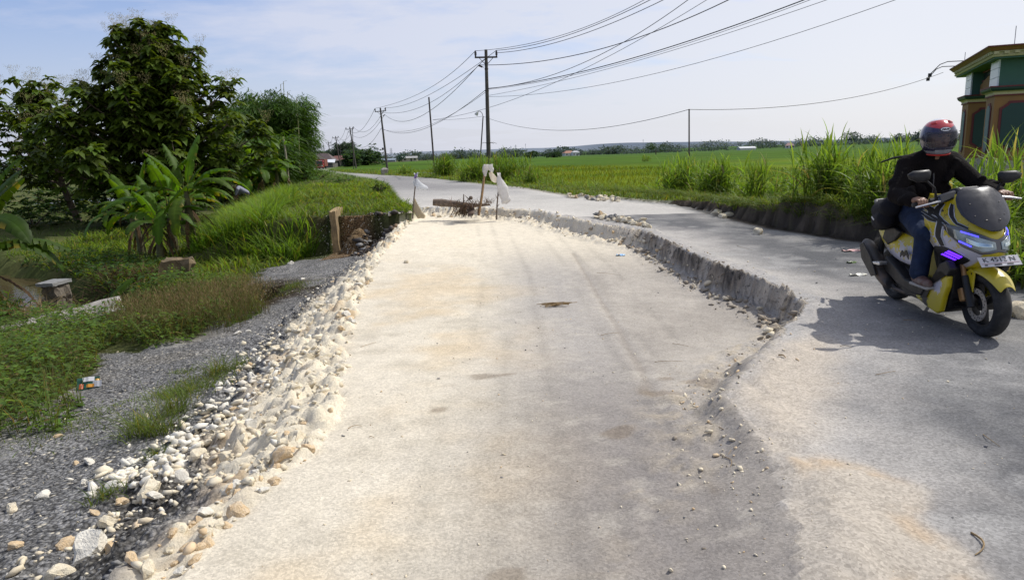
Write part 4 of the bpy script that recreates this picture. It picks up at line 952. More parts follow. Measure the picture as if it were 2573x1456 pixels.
def rcab2(st, mid, end, r, label):  # one mesh, carried past the frame
    b = GY(*mid, yat(mid[0])); c = GY(*end, yat(end[0])); P = np.array([st, b, c]); k = np.linalg.norm(b-st)/(np.linalg.norm(b-st)+np.linalg.norm(c-b))
    t = np.linspace(0, 1.5, 34); Q = [P[0]*((s-k)*(s-1)/k)+P[1]*(s*(s-1)/(k*(k-1)))+P[2]*(s*(s-k)/(1-k)) for s in t]
    m = MB(); m.tube(Q, r, 5); tag(m.build('overhead_cable', M_WIRE, smooth=True), label, 'cable', gW)
tel = GY(1225, 222, 48.3)
rcab2(A1[0], (1441, 79), (1619, 0), .014, 'topmost cable from the left insulator of the nearest pole to the upper edge')
rcab2(A1[1], (1441, 84), (1634, 0), .017, 'cable from the right insulator of the nearest pole to the upper edge')
rcab2(A1[1]+np.array([.1, 0, -.15]), (1441, 94), (1667, 0), .017, 'third cable below the crossarm running from the nearest pole to the upper edge')
rcab2(A1[3], (1398, 148), (1831, 0), .021, 'thick cable leaving the lower insulator of the nearest pole to the upper right')
rcab2(tel, (1398, 185), (1729, 0), .016, 'steep thin cable rising from the middle of the nearest pole to the upper edge')
rcab2(tel+np.array([0, 0, -.03]), (1570, 152), (2021, 0), .022, 'thick twin cable from the middle of the nearest pole to the upper right')
rcab2(tel+np.array([0, 0, -.08]), (1590, 151), (2036, 0), .010, 'fine cable just below the thick twin cable')
rcab2(GY(1228, 240, 48.3), (1693, 126), (2078, 0), .010, 'fine cable from the nearest pole crossing the sky below the twin cable')
rcab2(GY(1228, 243, 48.3), (1700, 172), (2250, 0), .010, 'lowest fine cable from the nearest pole reaching farthest right along the top edge')
lamp = GY(1213, 292, 52); fp = GY(1731.5, 275, 25)
cable([lamp, GY(1441, 327, 36), fp], .010, 'sagging twisted cable from the street lamp to the thin field post', gW, 30)
cable([fp, GY(1990, 266, 26.5), GY(2370, 182, 30)], .010, 'twisted cable from the thin field post to the gateway roof', gW, 30)
rcab2(GY(1087, 301, 57.5), (1420, 196), (1776, 0), .012, 'steep cable passing behind the street lamp from the rusty pole to the upper edge')
cable(sag(GY(1087, 301, 57.5), lamp, .012), .010, 'short slack cable between the rusty pole and the street lamp', gW)
A2 = ATT[1]
def lcab(a, mid, b, r, label, Ym=66):
    cable([a, GY(*mid, Ym), b], r, label, gW, 24)
lcab(A1[0], (1090, 215), A2[0], .018, 'upper left cable between the nearest and second utility poles')
lcab(A1[1], (1090, 232), A2[1], .018, 'upper right cable between the nearest and second utility poles')
lcab(A1[2], (1090, 253), A2[2], .018, 'middle cable between the nearest and second utility poles')
lcab(A1[3], (1070, 285), A2[3], .020, 'lower slack cable between the nearest and second utility poles')
lcab(tel, (1080, 318), A2[4], .018, 'twin telephone cable between the nearest and second utility poles')
lcab(tel+np.array([0, 0, -.15]), (1085, 312), A2[5], .014, 'thin telephone cable between the nearest and second utility poles')
for k in range(1, 4):
    w = ('second and third', 'third and fourth', 'fourth and fifth')[k-1]
    for j in ((0, 1, 3, 4) if k < 3 else (0, 1)):
        cable(sag(ATT[k][j], ATT[k+1][j], .035), .02+.004*k, 'one of the slack cables between the %s utility poles' % w, 'cables between the %s poles' % w, 14)
# ------------------------------------------------------------------ concrete left of the road
def block(name, label, cat, c, d, rz=0, tilt=(0, 0), m=M_CONC, bev=.03, rough=.03):
    bm = bmesh.new(); bmesh.ops.create_cube(bm, size=1); bmesh.ops.subdivide_edges(bm, edges=bm.edges, cuts=5, use_grid_fill=True)
    for v in bm.verts: 
        v.co = Vector((v.co.x*d[0], v.co.y*d[1], v.co.z*d[2])); q = v.co*7+Vector((c[0], c[1], 0))
        v.co += Vector((math.sin(q.x*3+q.z*2), math.sin(q.y*3.3+q.x), math.sin(q.z*2.7+q.y)))*rough*.35+Vector((random.gauss(0, rough*.25), random.gauss(0, rough*.25), random.gauss(0, rough*.25)))
    me = D.meshes.new(name); bm.to_mesh(me); bm.free(); me.materials.append(m); o = D.objects.new(name, me); COL.objects.link(o)
    o.location = c; o.rotation_euler = (tilt[0], tilt[1], rz); return tag(o, label, cat)
s0 = G(837, 622, -.85); print('slab', s0)
block('culvert_wall', 'thin upright ochre concrete culvert wall standing at the edge of the dark pit', 'wall', (s0[0]*.972+.02, s0[1]+.12, -.46), (.15, 1.5, 1.2), .10, (0, -.05), M_CONC_OCHRE)
h0 = G(428, 742, -1.45); block('headwall', 'old concrete headwall block half buried in weeds beside the creek', 'wall', (h0[0]+.15, h0[1]+.2, -1.10), (.62, .4, .9), .15, (0, 0), mat('old_headwall', (.15, .11, .06), .95, var=.4, scale=8, dirt=(.05, .042, .03), dirtamt=.9, dirtscale=4, bump=.6), rough=.09)  # base colour darkened for the shade on its face, dirt mixed over it
h1 = G(150, 790, -1.62); o = block('concrete_pier', 'broken concrete pier standing in the creek', 'pier', (h1[0], h1[1], -1.32), (.32, .42, .72), -.1, rough=.07, m=mat('dark_concrete', (.13, .11, .085), .95, var=.4, scale=10, bump=.7))
b = block('pier_cap', None, None, (0, -.02, .39), (.38, .55, .07), 0, rough=.012, m=mat('pale_concrete', (.19, .19, .185), .85)); b.parent = o
h2 = G(190, 800, -.98); block('broken_slab', 'broken grey concrete slab lying tilted among the weeds', 'slab', (h2[0]-.2, h2[1], -1.02), (1.7, .7, .16), .52, (.12, -.16), rough=.07)
# drift of twigs and dead leaves caught in the creek
L = Leaves(); c = G2(330, 745, -1.5); K = 800; x = c[0]+rng.normal(0, .6, K); y = c[1]+rng.normal(0, .6, K); z = np.maximum(tz(x, y), WATER_Z)+rng.uniform(0, .14, K)
L.blades(np.stack([x, y, z], 1), rng.uniform(.05, .22, K), rng.uniform(.010, .04, K), rng.uniform(0, 6.3, K), rng.uniform(1.5, 4, K), 0, cvar((.075, .05, .03), K, .7), S=2, root=1)
c = G2(200, 815, -1.3); K = 700; x = c[0]+rng.normal(0, .6, K); y = c[1]+rng.normal(0, .25, K); z = np.maximum(tz(x, y), WATER_Z)+rng.uniform(0, .12, K)
L.blades(np.stack([x, y, z], 1), rng.uniform(.1, .4, K), rng.uniform(.008, .03, K), rng.uniform(0, 6.3, K), rng.uniform(.8, 3, K), 0, cvar((.20, .15, .08), K, .5), S=2, root=1)
tag(L.build('driftwood', M_DRY), 'dead leaves and twigs washed up in the creek by the headwall', 'debris', kind='stuff')
r_ = random.Random(5); f0 = G(245, 800, -1.35); o = empty('fallen_banana_leaf', f0); tag(o, 'fallen green banana leaf sticking up from the creek debris', 'leaf')
put_leaf(o, (0, 0, 0), .6, .5, banana_leaf(1.0, .26, (1.0, .5), .2, r_), 'blade')
# distant pond with stakes
pw = G(232, 506, -1.06); o = npmesh('pond', [(pw[0]-2.6, pw[1]-2.5, -1.0), (pw[0]+2.2, pw[1]-2.5, -1.0), (pw[0]+2.6, pw[1]+3, -1.0), (pw[0]-2.4, pw[1]+3, -1.0)], [(0, 1, 2, 3)], mat('pond_water', (.12, .125, .12), .12)); tag(o, kind='structure')
sb_ = MB(); sb_.tube([(0, 0, -.2), (.02, 0, .5), (.0, .02, .95)], [.02, .018, .012], 5); stk = sb_.build('bamboo_stake', M_CULM)
for k in range(14):
    s_ = stk if k == 0 else stk.copy()
    if k: COL.objects.link(s_)
    s_.location = (pw[0]-2.2+k*.33+random.uniform(-.1, .1), pw[1]+random.uniform(-1.5, 2), -1.0); s_.rotation_euler = (random.uniform(-.1, .1), random.uniform(-.1, .1), k); tag(s_, 'thin stake standing in the pond behind the bananas', 'stake', 'stakes in the pond')
# marker and parapets
mk = G(967, 437.5, 0); o = empty('boundary_marker', (mk[0], mk[1], tz1(mk[0], mk[1])), .3); tag(o, 'squat concrete marker with a pyramid cap at the road edge', 'marker')
m = MB(); m.box((0, 0, .18), (.52, .52, .5)); m.build('base', M_CONC, o, bevel=.02)
m = MB(); m.loft([[Vector((sx_*.30, sy_*.30, .432)) for sx_, sy_ in ((-1, -1), (1, -1), (1, 1), (-1, 1))], [Vector((sx_*.12, sy_*.12, .60)) for sx_, sy_ in ((-1, -1), (1, -1), (1, 1), (-1, 1))]]); m.build('cap', M_CONC, o)
for k, (u, v, w) in enumerate(((1062, 434, .75), (1078, 436, .6))):
    q = G(u, v, 0); b = block('parapet', ('left low concrete parapet of the small culvert before the rusty pole', 'right low concrete parapet of the small culvert beside the rusty pole')[k], 'wall', (q[0], q[1], tz1(q[0], q[1])+.12), (w, .18, .34), .1)
# ------------------------------------------------------------------ rocks
from mathutils import noise as mnoise
def rockmesh(name, seed, sub, m, rough=.24, flat=1.):
    bm = bmesh.new(); bmesh.ops.create_icosphere(bm, subdivisions=sub, radius=1); r = random.Random(seed)
    pl = [(Vector((r.gauss(0, 1), r.gauss(0, 1), r.gauss(0, 1))).normalized(), r.uniform(.5, .85)) for _ in range(11)]
    s = Vector((r.uniform(.85, 1.25), r.uniform(.75, 1.05), r.uniform(.55, .85)*flat)); o3 = Vector((seed*3.1, seed*1.7, 0))
    for v in bm.verts:
        q = v.co.copy()
        for nrm, dd in pl:
            e = q.dot(nrm)-dd
            if e > 0: q -= nrm*e*.97
        q *= 1+rough*mnoise.fractal(q*1.4+o3, .9, 2.1, 4)
        q += v.co*.06*mnoise.noise(q*7+o3)
        v.co = Vector((q.x*s.x, q.y*s.y, q.z*s.z))
    me = D.meshes.new(name); bm.to_mesh(me); bm.free(); me.materials.append(m); me.polygons.foreach_set('use_smooth', [True]*len(me.polygons)); me.update(); me.set_sharp_from_angle(angle=.42); return me
def rockmat(name, col, dirt):
    return mat(name, col, .92, var=.14, scale=5, dirt=dirt, dirtamt=.75, dirtscale=2.2, bump=.55, bscale=9, spec=.2)
MR = [rockmat('limestone_cream', (.66, .59, .45), (.52, .42, .28)), rockmat('limestone_white', (.70, .665, .58), (.55, .5, .42)), rockmat('limestone_tan', (.58, .43, .26), (.66, .56, .42)), rockmat('stone_grey', (.21, .206, .20), (.25, .24, .225))]
RM = [[rockmesh('limestone_rock', 11*k+j, 3, MR[k]) for j in range(5)] for k in range(4)]
_cnt = [0]
def rock(x, y, s, kind, label, group, lift=.22, zoff=0, name='limestone_rock', cat='rock', z=None):
    me = RM[kind][random.randrange(5)]; o = D.objects.new(name, me); COL.objects.link(o); zz = tz1(x, y) if z is None else z
    o.location = (x, y, zz+s*lift+zoff); o.scale = (s, s, s); o.rotation_euler = (random.uniform(-.5, .5), random.uniform(-.5, .5), random.uniform(0, 6.28)); _cnt[0] += 1
    return tag(o, label, cat, group)
# measured single rocks on the gravel (photo point, half size in photo px, colour)
for (u, v, hs, kd, lb) in ((375, 1232, 30, 0, 'large upright cream boulder among the white stones at lower left'), (110, 1240, 17, 1, 'lone sharp white stone on the dark gravel at far lower left'),
    (556, 1012, 22, 0, 'big cream stone on the gravel above the grass tufts'), (530, 1022, 16, 1, 'white stone touching the big cream stone above the grass tufts'),
    (275, 1222, 20, 1, 'white stone left of the upright cream boulder'), (455, 1215, 21, 1, 'jagged white stone right of the upright cream boulder'), (240, 1280, 12, 2, 'small tan stone below the white stones at left'),
    (225, 1400, 46, 1, 'largest white lumpy rock at the bottom left'), (285, 1375, 26, 2, 'tan rock on the right of the largest white lumpy rock'), (165, 1365, 22, 2, 'tan pitted rock left of the largest white lumpy rock'),
    (150, 1442, 26, 0, 'cream rock cut by the bottom left edge'), (270, 1318, 18, 0, 'round cream rock above the bottom left cluster'), (225, 1340, 20, 1, 'pitted white rock above the bottom left cluster'),
    (40, 1365, 17, 2, 'tan rock pile lump at the far left lower edge'), (28, 1272, 14, 0, 'small cream lump on the gravel at the far left edge'), (225, 1155, 15, 1, 'flat white stone on open gravel'), (190, 1157, 9, 2, 'small reddish stone on open gravel'),
    (210, 1208, 11, 1, 'flat white chip on open gravel'), (225, 1238, 14, 1, 'long flat white stone near the white cluster'), (145, 1090, 9, 2, 'small tan stone near the weeds'),
    (368, 1040, 9, 0, 'small cream stone beside the seedhead tuft'), (595, 835, 10, 1, 'left one of two white stones by the brown seeding grass'), (625, 833, 10, 1, 'right one of two white stones by the brown seeding grass'),
    (550, 968, 10, 1, 'white stone beside the grass patch on the gravel'), (732, 660, 9, 1, 'white stone at the dark soil heap below the reeds'), (775, 745, 9, 1, 'small white stone high on the gravel slope'), (760, 700, 7, 1, 'small white stone on the gravel above the grass patch'),
    (410, 1185, 14, 1, 'white stone above the upright cream boulder'), (305, 1255, 16, 2, 'tan stone in the white cluster'), (340, 1270, 15, 1, 'white stone in front of the upright cream boulder'), (390, 1265, 16, 1, 'white stone at the right foot of the upright boulder')):
    z_ = -.45; g = G(u, v, z_)
    for _ in range(3): z_ = tz1(g[0], g[1]); g = G(u, v, z_+.02)
    rock(g[0], g[1], hs*1.05*np.linalg.norm(g-_C)/PF, kd, lb, 'loose limestone stones on the gravel')
# rocks of the rubble edge
BLa = np.array(BL[1:]); seg = np.diff(BLa, axis=0); ln = np.hypot(seg[:, 0], seg[:, 1])
mid = (BLa[:-1]+BLa[1:])/2; wgt = ln/np.maximum(np.hypot(mid[:, 0], mid[:, 1]), 2.)**.75
def onrub(o0, o1, pw=1.):
    while True:
        k = rng.choice(len(ln), p=wgt/wgt.sum()); t = rng.random(); o_ = o0+(o1-o0)*rng.random()**pw; nn = np.array([-seg[k][1], seg[k][0]])/ln[k]; q = BLa[k]+seg[k]*t+nn*o_
        if q[1] > 1.3: return q, o_
gR = 'limestone rocks of the rubble edge'
for k in range(145):
    q, o_ = onrub(-.03, .9, 1.0); nearc = q[1] < 4.
    if nearc and o_ > .3: o_ = .3*random.random(); q, o_ = onrub(-.03, .26)
    kd = int(rng.choice(3, p=(.3, .1, .6) if (nearc and o_ < .3) else (.72, .25, .03) if q[1] < 12 else (.7, .1, .2)))
    s = float(rng.uniform(.025, .06)*(1.25 if q[1] > 4 else 1.)*(1.5 if rng.random() < .15 else 1.)*(1 if q[1] < 9 else 1.15))
    lb = {0: 'cream limestone rock on the rubble slope left of the dug roadbed', 1: 'white limestone rock on the rubble slope left of the dug roadbed', 2: 'tan limestone rock along the rim of the dug roadbed'}[kd]
    rock(q[0], q[1], s, kd, lb, gR+(' cream', ' white', ' tan')[kd], random.uniform(-.15, .22))
for k in range(58):
    q, o_ = onrub(-.03, .2)
    while q[1] > 3.5: q, o_ = onrub(-.03, .2)
    kd = random.choice((2, 2, 2, 0, 1)); rock(q[0], q[1], random.uniform(.02, .045), kd, {0: 'cream limestone rock on the rubble slope left of the dug roadbed', 1: 'white limestone rock on the rubble slope left of the dug roadbed', 2: 'tan limestone rock along the rim of the dug roadbed'}[kd], gR+(' cream', ' white', ' tan')[kd], random.uniform(0, .35))
# piles along the road
def pile(pts, n_, s0, s1, label, group, kinds=(0, 0, 0, 2, 0, 3), z=.0):
    for k in range(n_):
        t = random.random()*(len(pts)-1); i = min(len(pts)-2, int(t)); u = lerp(pts[i][0], pts[i+1][0], t-i); v = lerp(pts[i][1], pts[i+1][1], t-i)+random.uniform(-1, 1)*pts[i][2]
        g = G(u, v, z); s = random.uniform(s0, s1); rock(g[0], g[1], s, random.choice(kinds), label, group, .35, random.choice((0, 0, s*.6)))
pile([(1495, 546, 4), (1540, 553, 5), (1590, 562, 6), (1630, 570, 5)], 36, .05, .10, 'cream rock in the pile at the edge of the dug roadbed', 'rock pile at the roadbed edge')
pile([(1425, 494, 4), (1480, 499, 4), (1555, 505, 3)], 46, .05, .10, 'cream rock in the pile along the grass at the right road edge', 'rock pile along the right verge')
for (u, v, s, lb) in ((1800, 538, .12, 'left rock of the three at the low end of the cut bank'), (1815, 537, .10, 'middle rock of the three at the low end of the cut bank'), (1832, 543, .10, 'right rock of the three at the low end of the cut bank'), (2000, 517, .14, 'flat white rock on top of the cut bank'), (2030, 517, .11, 'smaller rock beside the flat white rock on the cut bank'), (1795, 517, .10, 'small grey rock on the verge'), (2563, 795, .12, 'rock on the road behind the scooter front wheel'), (2595, 785, .12, 'second rock on the road behind the scooter'), (2545, 770, .05, 'small stone on the road behind the scooter'), (1905, 588, .10, 'pale rock at the foot of the cut bank'), (1020, 665, .05, 'small upright rock on the far roadbed'), (760, 520, 0, ''), (1115, 538, .12, 'tan block among the crumbs at the far end of the roadbed'), (1090, 545, .08, 'tan stone at the far end of the roadbed'), (1060, 548, .10, 'cream rock by the left stake'), (1105, 547, .07, 'flat cream stone near the far bank')):
    if not s: continue
    g = G(u, v, tz1(*G2(u, v, 0))); rock(g[0], g[1], s, 2 if 'tan' in lb else 3 if 'grey' in lb else 0, lb, 'stray rocks by the road', .25, name='stray_rock')
print('rocks', _cnt[0])
# small rubble: merged stone chips
def chipfield(name, label, P, S_, mats, mi, flat=(.6, 1.), sub1=True):
    base = []
    for k in range(9):
        me = rockmesh('tmp', 300+k, 1 if sub1 else 2, MR[0], .42); v = np.zeros(len(me.vertices)*3); me.vertices.foreach_get('co', v); f = np.zeros(len(me.polygons)*3, int); me.polygons.foreach_get('vertices', f); base.append((v.reshape(-1, 3), f.reshape(-1, 3))); D.meshes.remove(me)
    V = []; Fs = []; off = 0; MI = []
    for k in range(len(P)):
        v, f = base[k % 9]; a = rng.uniform(0, 6.3); ca, sa = math.cos(a), math.sin(a); w = v*S_[k]*np.array([rng.uniform(.8, 1.45), rng.uniform(.6, 1.1), rng.uniform(*flat)]); tl = rng.uniform(-.5, .5); w = np.stack([w[:, 0]*math.cos(tl)-w[:, 2]*math.sin(tl), w[:, 1], w[:, 0]*math.sin(tl)+w[:, 2]*math.cos(tl)], 1)
        w = np.stack([w[:, 0]*ca-w[:, 1]*sa, w[:, 0]*sa+w[:, 1]*ca, w[:, 2]], 1)+P[k]; V.append(w); Fs.append(f+off); off += len(v); MI += [mi[k]]*len(f)
    o = npmesh(name, np.concatenate(V), np.concatenate(Fs), mats=mats, midx=MI); return tag(o, label, 'rubble', kind='stuff')
P = []; S_ = []; MI = []
for k in range(3200):
    q, o_ = onrub(-.05, 1.15, .85); s = rng.gamma(1.7, .0075)+.004
    if o_ > .75 and q[1] > 4.2 and rng.random() < .6: continue
    if q[1] < 3.4 and .26 < o_ < .62: continue
    P.append((q[0], q[1])); S_.append(min(s, .05)); MI.append(int(rng.choice(3, p=(.82, .10, .08))) if not (q[1] < 4 and o_ < .3) else int(rng.choice(3, p=(.5, .1, .4))))
for k in range(1100):                                             # white fan of stones on the gravel
    u, v = random.choice(((660, 920), (640, 940), (480, 1110), (430, 1150), (520, 1080), (330, 1200), (700, 860), (420, 1210), (600, 1010))); g = G(u+random.gauss(0, 45), v+random.gauss(0, 28), -.5); P.append((g[0], g[1])); S_.append(rng.gamma(2., .009)+.008); MI.append(int(rng.choice(2, p=(.4, .6))))
P = np.array(P); z = tz(P[:, 0], P[:, 1]); S_ = np.minimum(np.array(S_), .055)
chipfield('limestone_rubble', 'small limestone chips scattered down the rubble slope onto the gravel', np.column_stack([P, z+S_*.25]), S_, MR, MI)
P = []; S_ = []; MI = []
gp = np.array(GRAV); xa, ya, za_ = scatter(14000, -5.5, -.9, 1.6, 8.5, lambda x, y, z, r: (r == 4)); dd = np.hypot(xa, ya); kp = rng.random(len(xa)) < np.clip(3.2/dd, 0, 1)**1.5
xa, ya, za_ = xa[kp], ya[kp], za_[kp]; S_ = rng.gamma(2., .0030, len(xa))+.003
chipfield('gravel_stones', 'dark grey crushed gravel stones on the shoulder left of the rubble', np.column_stack([xa, ya, za_+S_*.3]), S_, [MR[3], MR[0], mat('stone_dark', (.15, .147, .143), .9, var=.3)], rng.choice(3, len(xa), p=(.48, .05, .47)))
P = []; S_ = []                                                  # crumbs along the cut edge of the asphalt
BRa = np.array(BR[1:]); sg2 = np.diff(BRa, axis=0); l2 = np.hypot(sg2[:, 0], sg2[:, 1]); w2 = l2/np.maximum(np.hypot(*((BRa[:-1]+BRa[1:])/2).T), 2)**.6
w2 = w2*np.where(BRa[:-1, 1] > 13, 1.6, np.where(BRa[:-1, 1] < 2.8, .4, np.where(BRa[:-1, 1] < 5.4, .9, 1.)))
for k in range(1500):
    i = rng.choice(len(l2), p=w2/w2.sum()); q = BRa[i]+sg2[i]*rng.random()+np.array([-sg2[i][1], sg2[i][0]])/l2[i]*rng.normal(.16, .12); P.append(q); S_.append(rng.gamma(1.4, .0042)*(.6+q[1]/9)+.002)
ok_ = [k for k in range(len(BRa)-1) if 5.6 < BRa[k][1] < 12.5]
for k in range(170):
    i = random.choice(ok_); q = BRa[i]+sg2[i]*rng.random()+np.array([-sg2[i][1], sg2[i][0]])/l2[i]*rng.uniform(.10, .34); P.append(q); S_.append(rng.uniform(.015, .065))
P = np.array(P); z = tz(P[:, 0], P[:, 1]); S_ = np.minimum(np.array(S_), .075)
chipfield('soil_crumbs', 'crumbs of limestone and soil at the foot of the cut road edge', np.column_stack([P, z+S_*.3]), S_, [MR[0], MR[2], mat('soil_clod', (.26, .22, .17), .95, var=.3)], np.where(P[:, 1] > 12.5, rng.choice(3, len(P), p=(.7, .2, .1)), np.where(P[:, 1] < 5.2, rng.choice(3, len(P), p=(.7, .2, .1)), rng.choice(3, len(P), p=(.25, .1, .65)))))
xa = rng.uniform(-1.1, 4.4, 900); ya = rng.uniform(1.5, 9, 900); za_ = tz(xa, ya); S_ = rng.gamma(1.3, .0022, 900)+.002
chipfield('road_pebbles', 'tiny pebbles strewn over the dusty road and roadbed', np.column_stack([xa, ya, za_+S_*.3]), S_, [MR[0], MR[3], MR[2]], rng.choice(3, 900, p=(.55, .2, .25)))
xa = rng.uniform(-3.75, -2.7, 500); ya = rng.uniform(16.3, 18.2, 500); za_ = tz(xa, ya); S_ = rng.gamma(2., .02, 500)+.01
chipfield('pit_rubble', 'dark rubble lying in the pit beside the culvert wall', np.column_stack([xa, ya, za_+S_*.3]), np.minimum(S_, .14), [mat('dark_rubble', (.05, .042, .036), .8, var=.4), MR[3], mat('brown_clod', (.15, .10, .06), .95, var=.3)], rng.choice(3, 500, p=(.6, .15, .25)))  # most of these chips get a dark brown base colour
# ------------------------------------------------------------------ straw, sticks and litter on the road
M_STRAW = mat('straw', (.24, .16, .07), .8, var=.3)
def straw(u, v, du, dv, z, label, r=.0022, name='straw', grp='bits of straw on the road'):
    a = G(u, v, z); b = G(u+du, v+dv, z); a[2] = tz1(a[0], a[1])+.004; b[2] = tz1(b[0], b[1])+.004; bd = random.uniform(-.18, .18) if name == 'straw' else .2; ln_ = b-a; pt_ = [a+ln_*t_+np.array([-ln_[1], ln_[0], 0])*bd*4*t_*(1-t_)+np.array([0, 0, .008*math.sin(pi*t_)]) for t_ in np.linspace(0, 1, 8)]
    m = MB(); m.tube(pt_, [r*(1-.07*i_) for i_ in range(8)], 5); return tag(m.build(name, M_STRAW), label, 'straw', grp)
for (u, v, du, dv, z) in ((1510, 832, 45, -6, -.25), (1645, 910, 70, 2, -.2), (875, 1087, 35, -8, -.14), (928, 1110, 14, 1, -.13), (1780, 1062, 50, 80, -.05), (2200, 942, 50, -8, 0), (2470, 1092, 42, 30, 0), (1815, 1145, 20, 40, -.06), (905, 865, 40, -14, -.25), (2110, 870, 30, 4, 0), (1850, 668, 40, 14, -.3), (1500, 690, 60, 6, -.32), (2270, 805, 40, 4, 0), (1690, 855, 40, 14, -.25)):
    straw(u, v, du, dv, z, 'short dry straw lying on the dusty ground')
o = empty('straw_bundle', G(1400, 770, -.31)); tag(o, 'small flattened bundle of yellow straw in the middle of the roadbed', 'straw'); o.location.z = tz1(o.location.x, o.location.y)
m = MB()
for k in range(26): a = random.gauss(0, .25); p = Vector((random.gauss(0, .05), random.gauss(0, .03), .01+random.random()*.02)); m.tube([p-Vector((math.cos(a), math.sin(a), 0))*random.uniform(.06, .14), p+Vector((0, 0, .012)), p+Vector((math.cos(a), math.sin(a), .1))*random.uniform(.06, .14)], .0035, 4)
m.build('stalks', M_STRAW, o)
straw(2440, 1340, 10, 55, 0, 'curled brown dry leaf on the sand patch at the lower right', .0045, 'dry_leaf', None)
straw(1955, 905, 18, 4, 0, 'small brown wood chip on the sandy lip', .006, 'wood_chip', None)
def litter(u, v, z, w, h, c, label, rz=0, name='litter'):
    g = G(u, v, z); o = empty(name, (g[0], g[1], tz1(g[0], g[1])+.012), rz); tag(o, label, 'litter')
    m = MB(); P = [[Vector((w*(i/4-.5), h*(j/3-.5), .012*math.sin(i*2.1+j)+.006*math.cos(j*3+i))) for j in range(4)] for i in range(5)]; m.grid(P)
    m.build('wrapper', mat(name+'_paper', c, .5), o, solid=.002); return o
litter(2156, 692, 0, .19, .05, (.75, .73, .62), 'flat cream strip of packaging on the asphalt left of the scooter', .1)
litter(2140, 631, 0, .26, .10, (.6, .35, .33), 'small red and white wrapper on the asphalt by the cut bank', .2)
litter(1560, 645, -.3, .14, .09, (.30, .50, .72), 'small pale blue scrap on the roadbed', 0)
litter(2140, 660, 0, .12, .05, (.10, .16, .04), 'scrap of green leaf on the asphalt', .3)
g = G(222, 967, -.74); o = empty('snack_packet', (g[0], g[1], tz1(g[0], g[1])+.05), .35); tag(o, 'crumpled dark green snack packet with orange print on the gravel by the weeds', 'packet')
def crumple(w, h, s, seed): return [[Vector((w*(i/6-.5), .05*h*math.sin(i*1.3+seed)+.03*h*math.cos(j*2.1+i), h*(j/5-.5)*1.)) for j in range(6)] for i in range(7)]
m = MB(); m.grid(crumple(.20, .15, 1, 1)); pk = m.build('packet', mat('packet_green', (.012, .07, .045), .35, var=.2), o, solid=.006); pk.rotation_euler = (-.75, 0, 0)
for nm, c, p, w, h in (('white_label', (.5, .5, .52), (.005, -.006, .045), .105, .05), ('orange_print', (.5, .22, .02), (.025, -.016, -.035), .07, .035), ('red_print', (.55, .12, .04), (-.055, -.016, -.035), .04, .055), ('silver_lining', (.3, .31, .34), (.085, -.014, -.02), .08, .07), ('orange_print', (.5, .28, .03), (.088, -.012, .025), .045, .022)):
    m = MB(); m.grid([[Vector((p[0]+w*(i/4-.5), p[1]-.008+.004*math.sin(i*2+p[0]*90), p[2]+h*(j/3-.5))) for j in range(4)] for i in range(5)]); q = m.build(nm, mat(nm, c, .35), o); q.rotation_euler = (-.75, 0, 0)
# ------------------------------------------------------------------ warning stakes with plastic bags
def plastic(name, col, tr=.5, alpha=1.):
    m_, nt_, b_, out_ = newmat(name); n_ = N(nt_); f_ = n_.noise(n_.coord(), 9, 5); n_.setv(b_.inputs['Base Color'], n_.mix(n_.maprange(f_, .35, .65), tuple(q*.82 for q in col), col)); b_.inputs['Roughness'].default_value = .4; b_.inputs['Alpha'].default_value = alpha
    t_ = n_.node('ShaderNodeBsdfTranslucent'); t_.inputs[0].default_value = (*col, 1); x_ = n_.node('ShaderNodeMixShader'); x_.inputs[0].default_value = tr*alpha; n_.link(b_.outputs[0], x_.inputs[1]); n_.link(t_.outputs[0], x_.inputs[2]); n_.link(x_.outputs[0], out_.inputs[0])
    n_.link(n_.bump(n_.noise(n_.coord(), 14, 6, .65, 1.), .9, .03), b_.inputs['Normal']); return m_
M_BAGW = plastic('white_plastic', (.82, .80, .78), .45); M_BAGC = plastic('clear_plastic', (.75, .77, .80), .5, .72); M_BAGD = plastic('dirty_sack', (.50, .42, .28), .3)
YS = 17.4
def P3(u, v, dy=0.): return Vector(GY(u, v, YS+dy))
def bagmesh(path, widths, depth, seed, name, m, parent=None, cr=.25):
    r = random.Random(seed); rings = []
    for i in range(len(path)*3-2):
        t = i/3; k = min(len(path)-2, int(t)); f_ = t-k; c = Vector(path[k]).lerp(Vector(path[k+1]), f_); w = lerp(widths[k], widths[k+1], f_); ring = []
        for j in range(14):
            a = 2*pi*j/14; rr_ = 1+cr*math.sin(a*3+i*.9+seed)*.6+r.uniform(-cr, cr)*.35; ring.append(c+Vector((math.cos(a)*w*.5*rr_, math.sin(a)*w*.5*depth*rr_, math.sin(a*2+i)*w*.05)))
        rings.append(ring)
    mb = MB(); mb.loft(rings, caps=False); return mb.build(name, m, parent, sub=1)
M_STICK = mat('dead_stick', (.13, .095, .07), .9, var=.3, scale=20); M_BAMB = mat('split_bamboo', (.26, .16, .075), .8, var=.35, scale=12, bump=.3)
m = MB(); m.tube([P3(1037, 549), P3(1040, 500), P3(1044, 462), P3(1046, 434)], [.018, .016, .014, .011], 7); tag(m.build('wooden_stake', M_STICK, smooth=True), 'thin left wooden stake carrying a clear bag and a dirty sack', 'stake')
o = empty('plastic_bag', P3(1045, 445)); tag(o, 'clear plastic bag with a purple tie hanging from the left stake', 'plastic bag'); iv = o.location
b = bagmesh([P3(1045, 448)-iv, P3(1048, 458)-iv, P3(1056, 468)-iv, P3(1064, 474)-iv, P3(1067, 477)-iv], [.05, .20, .31, .27, .15], .45, 2, 'bag', M_BAGC, o)
